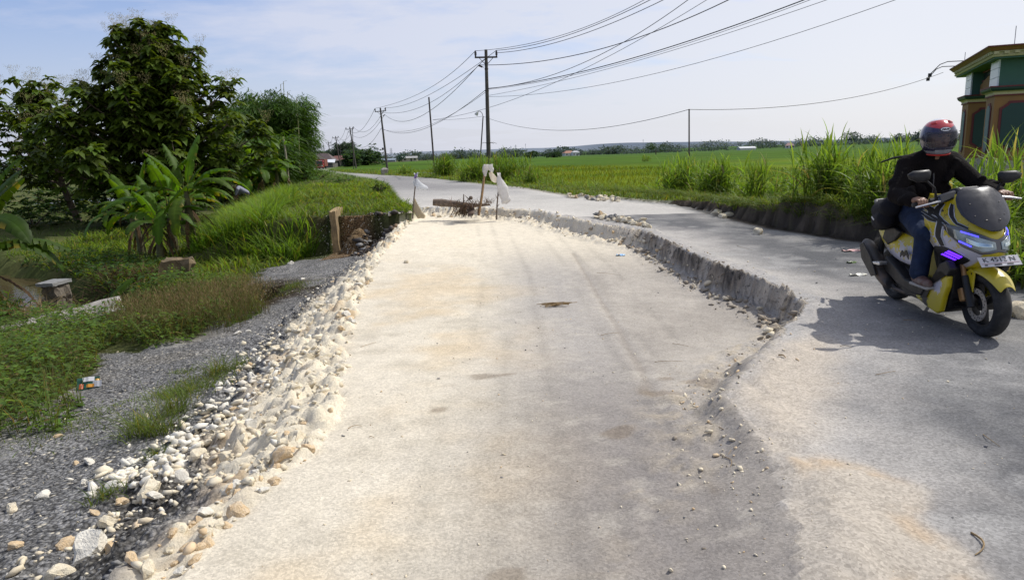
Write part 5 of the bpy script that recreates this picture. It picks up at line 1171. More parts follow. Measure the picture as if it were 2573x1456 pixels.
m = MB(); [m.ball(P3(1045+random.uniform(-3, 3), 441+random.uniform(-6, 6))-iv, random.uniform(.012, .025), 8, 6) for _ in range(12)]; m.build('purple_tie', mat('purple_tie', (.22, .14, .42), .5), o)
m = MB(); [m.tube([P3(1045, 441)-iv, P3(1045+random.uniform(-6, 6), 436+random.uniform(-4, 6))-iv], [.012, .02], 5) for _ in range(5)]; m.build('knot', M_BAGC, o)
b = bagmesh([P3(1041, 499), P3(1044, 512), P3(1049, 528), P3(1055, 540), P3(1058, 548)], [.05, .10, .20, .24, .16], .4, 5, 'sack', M_BAGD); tag(b, 'dirty torn sack tied low on the left stake', 'sack')
m = MB(); m.tube([P3(1203, 540), P3(1211, 490), P3(1217, 440), P3(1221, 412)], [.075, .07, .06, .05], 8, flat=.45); tag(m.build('bamboo_stake', M_BAMB, smooth=True), 'thick leaning split bamboo stake in the middle with a white bag on its tip', 'stake')
o = empty('plastic_bag', P3(1222, 412)); tag(o, 'white plastic bag slipped over the tip of the bamboo stake with a trailing ribbon', 'plastic bag'); iv = o.location
bagmesh([P3(1219, 443, -.05)-iv, P3(1219, 430, -.05)-iv, P3(1222, 416, -.05)-iv, P3(1228, 412, -.05)-iv, P3(1233, 424, -.05)-iv, P3(1236, 432, -.05)-iv], [.05, .13, .20, .20, .16, .06], .6, 8, 'bag', M_BAGW, o)
m = MB(); pth = [P3(1231, 432), P3(1237, 442), P3(1243, 452), P3(1250, 457)]; wd = [.045, .07, .09, .07]
m.grid([[q-iv+Vector((w_*s_*.9, .03*math.sin(k*2+s_*3), w_*s_*.35)) for s_ in (-1, -.3, .3, 1)] for k, (q, w_) in enumerate(zip(pth, wd))]); m.build('ribbon', plastic('cream_ribbon', (.75, .66, .52), .45), o, sub=1)
m = MB(); m.tube([P3(1247, 552), P3(1249, 515), P3(1252, 480), P3(1253, 440)], [.020, .018, .015, .012], 7)
for (a_, b_) in (((1250, 496), (1258, 481)), ((1250, 500), (1245, 489)), ((1251, 492), (1256, 488)), ((1253, 450), (1247, 425)), ((1253, 445), (1255, 418)), ((1249, 520), (1255, 512))): m.tube([P3(*a_), P3(*b_)], [.010, .004], 5)
tag(m.build('wooden_stake', M_STICK, smooth=True), 'twiggy right wooden stake carrying the long white sack', 'stake')
b = bagmesh([P3(1253, 434, -.03), P3(1254, 442, -.03), P3(1257, 456, -.03), P3(1262, 472, -.03), P3(1268, 490, -.03), P3(1271, 503, -.03), P3(1268, 512, -.03)], [.09, .07, .19, .28, .26, .26, .12], .55, 13, 'sack', M_BAGW); tag(b, 'long white sack billowing from the right stake', 'sack')
# dead banana trunk and leaves on the far rim
o = empty('dead_banana_stem', P3(1165, 520)); tag(o, 'dried brown banana trunk with withered leaves dumped on the far rim of the roadbed', 'debris'); iv = o.location
m = MB(); m.tube([P3(1088, 508, .6)-iv, P3(1110, 509, .6)-iv, P3(1150, 513, .5)-iv, P3(1185, 516, .4)-iv, P3(1232, 514, .4)-iv], [.085, .10, .08, .06, .02], 9); m.build('trunk', mat('dead_trunk', (.17, .13, .10), .95, var=.4, scale=12, bump=.7, bscale=18), o, smooth=True)
L = Leaves(); K = 300; u_ = rng.normal(1168, 14, K); v_ = rng.uniform(509, 534, K); P = np.array([np.array(P3(a, b, rng.uniform(-.25, .35))-iv) for a, b in zip(u_, v_)])
L.blades(P, rng.uniform(.1, .38, K)*np.where(rng.random(K) < .85, -.5, .12), rng.uniform(.015, .05, K), rng.uniform(0, 6.3, K), rng.uniform(-2.2, 2.2, K), rng.uniform(-.8, .8, K), cvar((.10, .07, .05), K, .45), S=3, root=1, sag=0)
K = 160; u_ = rng.uniform(1120, 1240, K); P = np.array([np.array(P3(a, rng.uniform(509, 518), rng.uniform(.1, .6))-iv) for a in u_])
L.blades(P, rng.uniform(.03, .2, K), rng.uniform(.01, .03, K), rng.uniform(0, 6.3, K), rng.uniform(.5, 2.5, K), 0, cvar((.11, .08, .06), K, .4), S=2, root=1); L.build('withered_leaves', M_DRY, o)
m = MB(); m.tube([P3(1165, 512)-iv, P3(1165, 488)-iv, P3(1178, 500)-iv, P3(1188, 512)-iv], [.022, .016, .014, .01], 6); m.tube([P3(1172, 506)-iv, P3(1184, 494)-iv], [.012, .008], 5); m.ball(P3(1183, 497)-iv, .05, 8, 6); m.build('stalk', M_STICK, o)
bagmesh([P3(1180, 514, .05)-iv, P3(1184, 530, -.2)-iv, P3(1178, 543, -.4)-iv], [.16, .2, .05], .3, 17, 'leaf_sheath', mat('leaf_sheath', (.09, .055, .035), .7, var=.4), o)
# ================================================================== FAR BACKGROUND
M_FARL = leafmat('far_leaves', .15, .8, .1)  # the bluish crown colours used with it have distance haze painted in
def zfar(x, y): return tz1(x, y)
def blobtree(L, x, y, z, H, R, K, col, ls):
    u_ = rng.random(K); th = rng.uniform(0, 6.3, K); nl = 5; lc = np.stack([rng.normal(0, R*.5, nl), rng.normal(0, R*.5, nl), H*rng.uniform(.4, .8, nl)], 1); k = rng.integers(0, nl, K)
    d = rng.normal(0, 1, (K, 3)); d /= np.linalg.norm(d, axis=1, keepdims=True); P = lc[k]+d*np.array([R*.5, R*.5, H*.28])*rng.uniform(.6, 1.05, (K, 1)); P[:, 2] = np.clip(P[:, 2], .2, None)
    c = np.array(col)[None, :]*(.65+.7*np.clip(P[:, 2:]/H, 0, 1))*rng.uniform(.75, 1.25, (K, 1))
    L.leaves(P+np.array([x, y, z]), d+np.array([0, 0, .2]), np.tile([0, 0, 1.], (K, 1))+rng.normal(0, .5, (K, 3)), ls*rng.uniform(.7, 1.2, K), ls*.7, c)
def treeline(label, name, rows):
    L = Leaves()
    for (u0, u1, v0, v1, dist, n_, h0, h1, col) in rows:
        for k in range(n_):
            t = (k+rng.random())/n_; u = lerp(u0, u1, t); d = dist*rng.uniform(.9, 1.12); p = GY(u, lerp(v0, v1, t), d); h = rng.uniform(h0, h1)*(1+.3*math.sin(u*.05)+.2*math.sin(u*.17)); p[2] = tz1(p[0], p[1])-.5
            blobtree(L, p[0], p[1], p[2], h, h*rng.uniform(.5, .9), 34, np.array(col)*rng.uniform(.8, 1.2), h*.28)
    return tag(L.build(name, M_FARL), label, 'trees', kind='stuff')
treeline('distant hazy tree line along the horizon behind the rice fields', 'far_treeline', [
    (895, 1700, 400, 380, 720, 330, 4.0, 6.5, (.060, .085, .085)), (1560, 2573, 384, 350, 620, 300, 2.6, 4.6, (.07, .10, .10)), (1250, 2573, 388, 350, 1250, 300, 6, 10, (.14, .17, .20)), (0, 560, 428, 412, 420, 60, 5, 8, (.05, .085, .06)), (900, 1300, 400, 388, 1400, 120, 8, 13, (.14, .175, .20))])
# far ridges
def ridge(name, D_, h, col, seed, a0=-50, a1=60):
    V = []; Q = []; A = np.linspace(math.radians(a0), math.radians(a1), 160)
    for i, a in enumerate(A):
        hh = h*(.55+.45*float(fbm(np.array([a*5.]), np.array([seed*1.]), 1., seed, 4)[0])); x, y = D_*math.sin(a), D_*math.cos(a); V += [(x, y, -20), (x*1.01, y*1.01, max(2, hh))]
        if i: Q.append((2*i-2, 2*i, 2*i+1, 2*i-1))
    o = npmesh(name, V, Q, mat(name, col, .95, var=.05), smooth=True); return tag(o, kind='structure')
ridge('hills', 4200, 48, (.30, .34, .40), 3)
# dense trees left of the fields that can be told apart
gF = 'single trees far out in the fields'
def fartree(u, v, d, H, R, col, label, K=420, ls=.45, trunk=True):
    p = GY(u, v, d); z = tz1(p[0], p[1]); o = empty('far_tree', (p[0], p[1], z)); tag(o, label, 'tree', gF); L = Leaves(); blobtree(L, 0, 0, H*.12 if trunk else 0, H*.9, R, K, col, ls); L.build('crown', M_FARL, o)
    m = MB(); m.tube([(0, 0, -.3), (0, 0, H*.5)], [.25, .15], 6); m.build('trunk', M_BARK, o)
fartree(1648, 385, 300, 4.6, 2.7, (.04, .075, .02), 'small round dark tree alone in the middle of the rice fields')
fartree(2146, 356, 420, 8.5, 5.2, (.06, .09, .085), 'broad round tree standing above the far tree line right of centre', 500, .8)
fartree(2262, 352, 480, 7., 4., (.07, .10, .10), 'smaller tree left of the rider on the far tree line', 420, .8)
fartree(2308, 350, 420, 9.5, 4., (.045, .075, .07), 'dark tree just left of the helmet on the skyline', 420, .8)
fartree(1340, 392, 330, 3.2, 3., (.035, .065, .03), 'clump of dark palms left of centre in the far field', 300, .9, False)
fartree(1388, 392, 330, 2.6, 3.2, (.035, .065, .03), 'dark low thicket right of the palms in the far field', 300, .9, False)
fartree(1038-28, 404, 420, 5.2, 3.2, (.03, .07, .05), 'dark bush on the left of the yellow shed', 260, .7, False)
fartree(948, 405, 520, 11, 9, (.055, .085, .085), 'rounded dark wood on the left end of the tree line', 500, 1.2, False)
# bamboo grove beyond the houses
for (u, v, d, H, R, s_, lb) in ((832, 410, 235, 7.2, 4.8, 41, 'far dark bamboo clump left behind the red roofs'), (868, 410, 230, 9.2, 4., 43, 'tallest far bamboo clump behind the third utility pole'), (893, 410, 225, 6.6, 3.2, 45, 'far bamboo clump overhanging right of the third utility pole')):
    p = GY(u, v, d); bamboo(p[:2], H, R, 26, lb, s_, (.032, .062, .03), 14, .9, 'far bamboo clumps behind the red roofs', nl=16)
for (u, v, d, H, R, lb) in ((915, 413, 215, 4.5, 4.5, 'banana thicket right of the red roofed houses'), (935, 412, 215, 3.6, 4., 'low green thicket at the right end of the village'), (880, 414, 195, 3., 2.4, 'shrub before the red roofed houses')):
    p = GY(u, v, d); shrub(p[:2], H, R, 150, lb, 1.0, (.04, .08, .03), 'thickets by the village')
# ------------------------------------------------------------------ houses
M_TILE = mat('roof_tile', (.15, .062, .048), .85, var=.3, scale=3); M_TILE2 = mat('roof_tile_dark', (.085, .062, .06), .85, var=.3, scale=3)
M_WALLH = mat('house_wall', (.11, .105, .10), .9); M_GLASSD = mat('dark_window', (.02, .022, .025), .2); M_SHEET = mat('sheet_roof', (.62, .63, .66), .45)
def house(u, v, d, w, dp, hw, hr, label, roof=M_TILE, wall=M_WALLH, rz=0., ov=.5, hip=.45, door=True):
    p = GY(u, v, d); z = tz1(p[0], p[1])-.2; o = empty('house', (p[0], p[1], z), rz); tag(o, label, 'house', 'houses beyond the fields')
    m = MB(); m.box((0, dp/2, hw/2), (w, dp, hw)); m.build('wall', wall, o)
    a, b = w/2+ov, dp/2+ov; hx = max(.05, a-b*hip*1.6) if hip else a
    m = MB(); R0_ = [Vector((-a, dp/2-b, hw)), Vector((a, dp/2-b, hw)), Vector((a, dp/2+b, hw)), Vector((-a, dp/2+b, hw))]; T = [Vector((-hx, dp/2, hw+hr)), Vector((hx, dp/2, hw+hr))]
    m.add(R0_+T, [(0, 1, 5, 4), (1, 2, 5), (2, 3, 4, 5), (3, 0, 4), (3, 2, 1, 0)]); m.build('roof', roof, o, solid=.12)
    if door:
        m = MB(); m.box((w*.12, -.02, 1.0), (.9, .06, 2.)); m.build('door', M_GLASSD, o)
        for s_ in (-.3, .36): m = MB(); m.box((w*s_, -.02, 1.4), (1.2, .06, 1.)); m.build('window', M_GLASSD, o)
    return o
house(808, 414, 205, 6.5, 6, 2.2, 2.3, 'house with a brown hipped roof behind the truck', M_TILE2)
house(847, 413, 215, 5.6, 5, 2.2, 1.4, 'house with a long dull red roof between the fourth and third poles', M_TILE)
house(868, 413, 222, 3.6, 4, 2.2, 1.2, 'small red roofed house behind the third utility pole', M_TILE, mat('grey_wall', (.16, .18, .18), .9), door=False)
p = GY(829, 414, 200); o = empty('lean_to', (p[0], p[1], tz1(p[0], p[1]))); tag(o, 'lean-to with a pale metal sheet roof beside the brown house', 'shed')
m = MB(); m.add([(-1.4, 0, 1.7), (1.4, 0, 1.5), (1.2, 2, 2.4), (-1.6, 2, 2.4)], [(0, 1, 2, 3)]); m.build('roof', M_SHEET, o, solid=.06); m = MB(); [m.tube([(s_, .2, -.1), (s_, .2, 1.6)], .06, 5) for s_ in (-1.2, 1.1)]; m.build('posts', M_BARK, o)
house(1029, 405, 430, 9., 6, 2.2, 1.1, 'pale yellow shed with a flat grey roof alone at the far field edge', mat('grey_sheet', (.30, .30, .29), .7), mat('yellow_wall', (.36, .34, .24), .9), .1, .4, 0.)
house(975, 404, 560, 11, 6, 1.6, 1.2, 'low blue grey shed at the far field edge behind the second pole', mat('blue_sheet', (.20, .24, .29), .7), mat('bluewall', (.18, .21, .25), .9), 0, .4, 0., False)
house(1432, 391, 600, 9, 6, 2.5, 2., 'far white walled house with an orange roof in the tree line', mat('orange_tile', (.32, .17, .12), .9), mat('white_wall', (.5, .5, .5), .9), .3, .4)
house(1448, 390, 590, 6, 5, 3., 1.2, 'far white house beside the orange roof', mat('pale_roof', (.42, .42, .44), .9), mat('white_wall2', (.55, .55, .56), .9), .2, .3)
house(1880, 372, 520, 12, 6, 1.6, 1.1, 'far long white shed right of the thin field post', mat('white_sheet', (.52, .53, .55), .6), mat('white_wall3', (.5, .5, .5), .9), .1, .3, 0., False)
house(1985, 366, 520, 6, 5, 2.2, 2., 'far house with a pink roof and bright gable', mat('pink_tile', (.34, .22, .20), .9), mat('white_wall4', (.5, .5, .5), .9), -.3, .3)
# ------------------------------------------------------------------ pylons
M_PYL = mat('pylon_steel', (.25, .27, .30), .7)
def pylon(u, vt, vb, d, label, lattice=True):
    b = GY(u, vb, d); t = GY(u, vt, d); H = t[2]-b[2]+6; o = MB(); w = H*.11
    if lattice:
        for sx_, sy_ in ((-1, -1), (1, -1), (1, 1), (-1, 1)): o.tube([(sx_*w, sy_*w, 0), (sx_*w*.3, sy_*w*.3, H*.6), (sx_*.05, sy_*.05, H)], [.28, .22, .15], 4)
        for k in range(7):
            z0, z1 = H*.6*k/7, H*.6*(k+1)/7; a0, a1 = w*(1-.7*k/7), w*(1-.7*(k+1)/7)
            o.tube([(-a0, -a0, z0), (a1, -a1, z1)], .14, 3); o.tube([(a0, -a0, z0), (-a1, -a1, z1)], .14, 3)
        for k, q in enumerate((.62, .75, .88)): o.tube([(-H*.15+k*.6, 0, H*q), (H*.15-k*.6, 0, H*q)], .2, 4); o.tube([(-H*.15+k*.6, 0, H*q), (0, 0, H*(q+.06))], .12, 3); o.tube([(H*.15-k*.6, 0, H*q), (0, 0, H*(q+.06))], .12, 3)
    else: o.tube([(0, 0, 0), (0, 0, H)], [.45, .2], 5); [o.tube([(-.9, 0, H*q), (.9, 0, H*q)], .3, 4) for q in (.86, .92, .97)]
    ob = o.build('pylon' if lattice else 'radio_mast', M_PYL); ob.location = (b[0], b[1], b[2]-6); tag(ob, label, 'pylon' if lattice else 'mast')
pylon(984, 371, 398, 1400, 'lattice pylon between the second pole and the rusty pole'); pylon(1162, 372, 388, 1900, 'lattice pylon left of the street lamp'); pylon(1296, 363, 384, 1700, 'lattice pylon right of the nearest pole above the elephant grass'); pylon(1284, 366, 384, 1900, 'smaller lattice pylon beside the one right of the nearest pole')
pylon(1616, 350, 381, 1600, 'radio mast above the tree line right of the centre', False); pylon(1814, 347, 374, 1800, 'thin radio mast right of the field post', False); pylon(1321, 361, 384, 1700, 'thin radio mast right of the pylons', False)
# ------------------------------------------------------------------ truck
p = GY(803, 423.5, 180); o = empty('truck', (p[0], p[1], tz1(p[0], p[1]+.3)), .05); tag(o, 'red truck with a high wooden cargo box coming down the far road', 'truck')
M_TRED = mat('truck_red', (.30, .035, .035), .4); M_BLK = mat('truck_black', (.015, .015, .015), .6)
m = MB(); m.prism([(-.1, .55), (0, .6), (.0, 1.25), (.28, 2.15), (.4, 2.25), (1.5, 2.25), (1.5, .55)], -.95, .95, 'xz', Matrix.Rotation(pi/2, 4, 'Z')); m.build('cab', M_TRED, o, bevel=.04)
m = MB(); m.add([(-.82, -.03, 1.32), (.82, -.03, 1.32), (.76, .22, 2.05), (-.76, .22, 2.05)], [(0, 1, 2, 3)]); m.build('windscreen', M_GLASSD, o)
m = MB(); m.box((0, .17, 2.14), (1.7, .1, .07)); m.build('roof_trim', M_SHEET, o); m = MB(); m.box((0, -.06, 1.02), (1.5, .08, .22)); m.build('grille', M_BLK, o); m = MB(); m.box((0, -.14, .6), (1.9, .16, .3)); m.build('bumper', M_TRED, o, bevel=.03)
for s_ in (-1, 1):
    m = MB(); m.box((s_*.74, -.09, .92), (.3, .08, .24)); m.build('headlight', mat('headlight_lens', (.6, .58, .52), .2), o); m = MB(); m.box((s_*1.08, .15, 1.65), (.14, .06, .36)); m.build('mirror', M_BLK, o)
    for yy in (.7, 3.8): w_ = MB(); w_.lathe([(.12, -.13), (.40, -.13), (.42, 0), (.40, .13), (.12, .13)], 'x', (s_*.8, yy, .42), 20); w_.build('wheel', M_BLK, o, smooth=True)
m = MB(); m.box((0, .0-.16, .72), (.5, .03, .13)); m.build('number_plate', M_SHEET, o); m = MB(); m.box((0, 3.6, 1.62), (2.1, 3.9, 1.75)); m.build('cargo_box', mat('truck_wood', (.16, .05, .035), .85, var=.3), o, bevel=.03); m = MB(); m.box((0, 3.1, .6), (.9, 5.4, .2)); m.build('chassis', M_BLK, o)
# ------------------------------------------------------------------ gateway at the right
GD = 28.; near = GY(2490, 345, GD); ex = np.array([.914, -.407, 0]); dx = np.array([.407, .914, 0])
gate = empty('gateway', (near[0], near[1], 0)); tag(gate, 'green and ochre village gateway with wide overhanging roof at the right edge', 'gateway')
gate.matrix_world = Matrix(((ex[0], dx[0], 0, near[0]), (ex[1], dx[1], 0, near[1]), (0, 0, 1, -.2), (0, 0, 0, 1)))   # local x = across the face, y = along the span, z up
M_OCH = mat('gate_ochre', (.235, .120, .040), .8, var=.12, scale=3, dirt=(.2, .11, .05), dirtamt=.4); M_GRN = mat('gate_green', (.045, .115, .082), .8, var=.12, scale=3, dirt=(.04, .09, .07), dirtamt=.5); M_DGR = mat('gate_panel', (.008, .040, .036), .6); M_MAR = mat('gate_maroon', (.12, .018, .022), .7); M_TIL = mat('gate_white_tile', (.55, .60, .62), .35); M_CRM = mat('gate_cream', (.42, .38, .22), .8); M_BLUP = mat('gate_blue_panel', (.06, .12, .13), .6); M_ORG = mat('gate_orange', (.20, .095, .025), .8)
def panel(w, z0, z1, c):                                # outline with stepped ends
    h = w/2; q = w*.22
    return [(-h+c, z0+q), (-h+c+q*.35, z0+q*.75), (-h+c+q*.9, z0+q*.35), (-h+c+q*1.15, z0), (h+c-q*1.15, z0), (h+c-q*.9, z0+q*.35), (h+c-q*.35, z0+q*.75), (h+c, z0+q), (h+c, z1-q), (h+c-q*.35, z1-q*.75), (h+c-q*.9, z1-q*.35), (h+c-q*1.15, z1), (-h+c+q*1.15, z1), (-h+c+q*.9, z1-q*.35), (-h+c+q*.35, z1-q*.75), (-h+c, z1-q)]
def gpillar(y0, W=1.55, Dp=1.6):
    z0 = -.45; b = MB(); b.box((W/2, y0+Dp/2, (z0+3.22)/2), (W, Dp, 3.22-z0)); pb = b.build('pillar', M_OCH, gate)
    b = MB(); b.box((W/2, y0+Dp/2, 3.245), (W+.10, Dp+.10, .05)); b.box((W/2, y0+Dp/2, 3.565), (W+.44, Dp+.44, .05)); b.build('cornice_line', M_MAR, pb)
    b = MB(); b.loft([[Vector((W/2+sx_*(W/2+e), y0+Dp/2+sy_*(Dp/2+e), z)) for sx_, sy_ in ((-1, -1), (1, -1), (1, 1), (-1, 1))] for z, e in ((3.27, .04), (3.36, .05), (3.40, .12), (3.40, .121))]); b.build('cornice', M_CRM, pb)
    b = MB(); b.loft([[Vector((W/2+sx_*(W/2+e), y0+Dp/2+sy_*(Dp/2+e), z)) for sx_, sy_ in ((-1, -1), (1, -1), (1, 1), (-1, 1))] for z, e in ((3.402, .122), (3.47, .19), (3.54, .205))]); b.build('cornice_green', M_DGR, pb)
    for (m_, g_, off) in ((M_MAR, 0, .03), (M_DGR, .09, .05)):
        b = MB(); b.prism(panel(W*.76-2*g_, 1.15+g_, 3.02-g_, W/2), y0-off, y0+.02); b.build('panel_frame' if m_ is M_MAR else 'panel', m_, pb)
        b = MB(); b.prism(panel(Dp*.5-2*g_*.8, 1.0+g_, 2.98-g_, y0+Dp*.5), -off, .02, 'yz'); b.build('panel_frame' if m_ is M_MAR else 'panel', m_ if m_ is M_MAR else M_BLUP, pb)
    b = MB(); b.box((W/2, y0+Dp/2, .25), (W+.25, Dp+.25, 1.)); b.build('plinth', mat('gate_plinth', (.32, .30, .24), .9), pb)
    b = MB(); b.box((W/2+.08, y0+Dp/2+.05, 4.12), (W-.02, Dp-.2, 1.05)); ub = b.build('upper_block', M_GRN, gate)
    for k in range(3):
        b = MB(); b.box((.075, y0+Dp/2+.05, 3.77+k*.35), (.06, Dp-.18, .335)); b.build('tile', M_TIL, ub)
gpillar(0.); gpillar(5.6)
b = MB(); b.box((.9, 4.2, 4.25), (.5, 5., .9)); b.build('lintel', M_GRN, gate)
b = MB(); b.prism([(1.8, 3.55), (5.6, 3.55), (5.6, 4.0), (4.0, 4.28), (1.8, 4.1)], .40, .62, 'yz'); b.build('gable_board', M_ORG, gate)
b = MB(); b.box((.55, 4.0, 4.36), (.12, 2.9, .32)); b.build('lattice_window', M_GLASSD, gate); b = MB(); b.box((.52, 4.0, 4.16), (.16, 3.1, .06)); b.box((.52, 4.0, 4.55), (.16, 3.1, .06)); b.build('window_frame', M_MAR, gate)
b = MB(); b.box((-.30+1.75, 4., 4.62), (3.3, 8.7, .06)); sf = b.build('soffit', M_GRN, gate)
rf = MB(); rf.loft([[Vector((1.5+sx_*(1.75+e), 4.+sy_*(4.4+e), z)) for sx_, sy_ in ((-1, -1), (1, -1), (1, 1), (-1, 1))] for z, e in ((4.655, 0.), (4.72, .03), (4.722, .0), (4.86, .02), (4.862, .10))]); r1 = rf.build('roof_edge', M_CRM, gate)
rf = MB(); rf.loft([[Vector((1.5+sx_*(1.75+e), 4.+sy_*(4.4+e), z)) for sx_, sy_ in ((-1, -1), (1, -1), (1, 1), (-1, 1))] for z, e in ((4.866, .09), (4.95, .16), (5.0, .22))]); rf.build('roof_band', M_ORG, gate)
rf = MB(); rf.loft([[Vector((1.5+sx_*(1.75+e), 4.+sy_*(4.4+e), z)) for sx_, sy_ in ((-1, -1), (1, -1), (1, 1), (-1, 1))] for z, e in ((5.003, .23), (5.05, .23))]); rf.build('roof_cap', M_MAR, gate)
def comb(a0, n_, st): return [(a0, 4.85)]+[q for k in range(n_) for q in ((a0+k*st, 4.75), (a0+k*st+st*.5, 4.75), (a0+k*st+st*.5, 4.83), (a0+k*st+st, 4.83))]+[(a0+n_*st, 4.85)]
b = MB(); b.prism(comb(-.38, 26, .33), -.34, -.24, 'yz'); b.build('dentils', M_CRM, r1); b = MB(); b.prism(comb(-.25, 10, .33), -.49, -.39, 'xz'); b.build('dentils', M_CRM, r1)
for (x, y, h) in ((.5, .2, .75), (-.1, 7., .6)): b = MB(); b.tube([(x, y, 5.04), (x, y, 5.04+h)], .014, 5); b.build('lightning_rod', mat('thin_steel', (.3, .3, .32), .5), gate)
for (y, l) in ((5.2, 1.3), (7.6, 1.1)):
    b = MB(); b.tube([(.2, y, 5.07), (-.35-l*.5, y+.15, 5.12), (-.35-l*.72, y+.2, 5.02), (-.35-l, y+.3, 4.62)], .02, 6); b.build('lamp_arm', M_STEEL, gate, smooth=True); b = MB(); b.box((-.35-l, y+.3, 4.58), (.14, .16, .16)); b.build('lamp_head', M_BLK, gate)
# ================================================================== SCOOTER AND RIDER (local x forward, y left, z up; it heads towards -Y)
BK = (3.495, 5.62); BZ = tz1(3.5, 5.0)*.5+tz1(3.5, 6.2)*.5
BROT = (.062, 0, -pi/2-.067)
sc = empty('scooter', (BK[0], BK[1], BZ)); sc.rotation_euler = BROT; tag(sc, 'yellow, white and black maxi scooter with smoked windshield coming along the asphalt', 'scooter')
def paint(name, mode):
    m, nt, b, out = newmat(name); n = N(nt); c = n.coord(); x, y, z = n.sep(c)
    f = n.noise(c, 13, 6, .72); f2 = n.noise(c, 34, 5, .7); yel = (.45, .36, .006); whi = (.42, .41, .47); blk = (.012, .012, .014)
    if mode == 'cowl':
        t = n.math('ADD', n.math('SUBTRACT', n.math('MULTIPLY', n.math('SUBTRACT', .715, z), 6.), 0.), n.math('MULTIPLY', n.math('SUBTRACT', f, .5), 4.2))
        ay = n.math('ABSOLUTE', y); t = n.math('MULTIPLY', n.maprange(t, -.05, .05), n.maprange(ay, .075, .085))
        base = n.mix(t, yel, whi)
        d = n.math('MULTIPLY', n.maprange(n.math('ADD', f2, n.math('MULTIPLY', n.math('SUBTRACT', z, .86), 1.2)), .60, .62), n.math('MULTIPLY', n.maprange(ay, .10, .11), n.maprange(z, .93, .92)))
        base = n.mix(d, base, blk)
    elif mode == 'side':
        t = n.maprange(n.math('ADD', f, n.math('MULTIPLY', n.math('SUBTRACT', .56, z), 1.4)), .52, .54); base = n.mix(t, yel, whi)
        d = n.maprange(n.math('ADD', f2, n.math('MULTIPLY', n.math('SUBTRACT', z, .66), 2.4)), .58, .60); base = n.mix(d, base, blk)
    elif mode == 'lower':
        q = n.node('ShaderNodeVectorMath', operation='DISTANCE'); n.link(c, q.inputs[0]); q.inputs[1].default_value = (.40, -.20, .36)
        t = n.maprange(n.math('ADD', q.outputs['Value'], n.math('MULTIPLY', n.math('SUBTRACT', f2, .5), .16)), .075, .07); base = n.mix(t, yel, whi)
        q = n.node('ShaderNodeVectorMath', operation='DISTANCE'); n.link(c, q.inputs[0]); q.inputs[1].default_value = (.22, -.20, .18)
        t = n.maprange(n.math('ADD', q.outputs['Value'], n.math('MULTIPLY', n.math('SUBTRACT', f2, .5), .20)), .055, .05); base = n.mix(t, base, blk)
    else:
        d = n.maprange(n.math('ADD', f2, n.math('MULTIPLY', n.math('SUBTRACT', .66, x), 1.1)), .62, .64); base = n.mix(d, yel, blk)
    n.setv(b.inputs['Base Color'], n.mix(n.math('MULTIPLY', n.maprange(n.noise(c, 5, 6, .6), .5, .75), .25), base, (.30, .27, .22)))
    b.inputs['Roughness'].default_value = .38; b.inputs['Coat Weight'].default_value = .35; b.inputs['Coat Roughness'].default_value = .15
    return m
P_COWL = paint('paint_cowl', 'cowl'); P_SIDE = paint('paint_side', 'side'); P_LOW = paint('paint_lower', 'lower'); P_FEND = paint('paint_fender', 'fender')
B_PL = mat('black_plastic', (.012, .012, .013), .5, var=.2, scale=30, dirt=(.045, .042, .04), dirtamt=.35, dirtscale=8, spec=.35); B_GL = mat('black_gloss', (.012, .012, .014), .18, coat=.6); B_RUB = mat('rubber', (.014, .014, .015), .85, dirt=(.09, .085, .08), dirtamt=.4, dirtscale=9); B_ALU = mat('silver_metal', (.55, .55, .56), .3, metal=.9); B_GOLD = mat('fork_tan', (.30, .17, .07), .45, metal=.4); B_DISC = mat('brake_disc', (.42, .38, .33), .45, metal=.5); B_SMK = mat('smoked_shield', (.022, .022, .028), .32, dirt=(.045, .045, .05), dirtamt=.4, dirtscale=5); B_LENS = mat('headlight_glass', (.16, .20, .20), .12, coat=.8, dirt=(.42, .48, .46), dirtamt=.9, dirtscale=7); B_CHR = mat('lens_reflector', (.55, .62, .60), .12, metal=.7); B_BLUE = mat('blue_led', (.05, .06, .6), .3, emit=(.06, .05, 1.), es=3.2); B_PURP = mat('violet_led', (.08, .03, .5), .3, emit=(.13, .02, 1.), es=2.2); B_SEAT = mat('seat_vinyl', (.018, .017, .017), .65, bump=.15); B_MUF = mat('muffler_black', (.035, .033, .032), .5, dirt=(.22, .13, .07), dirtamt=.6, dirtscale=4); B_OLV = mat('tunnel_yellow', (.30, .24, .02), .55, var=.2, dirt=(.12, .10, .05), dirtamt=.5)
AF, AR = .67, -.67
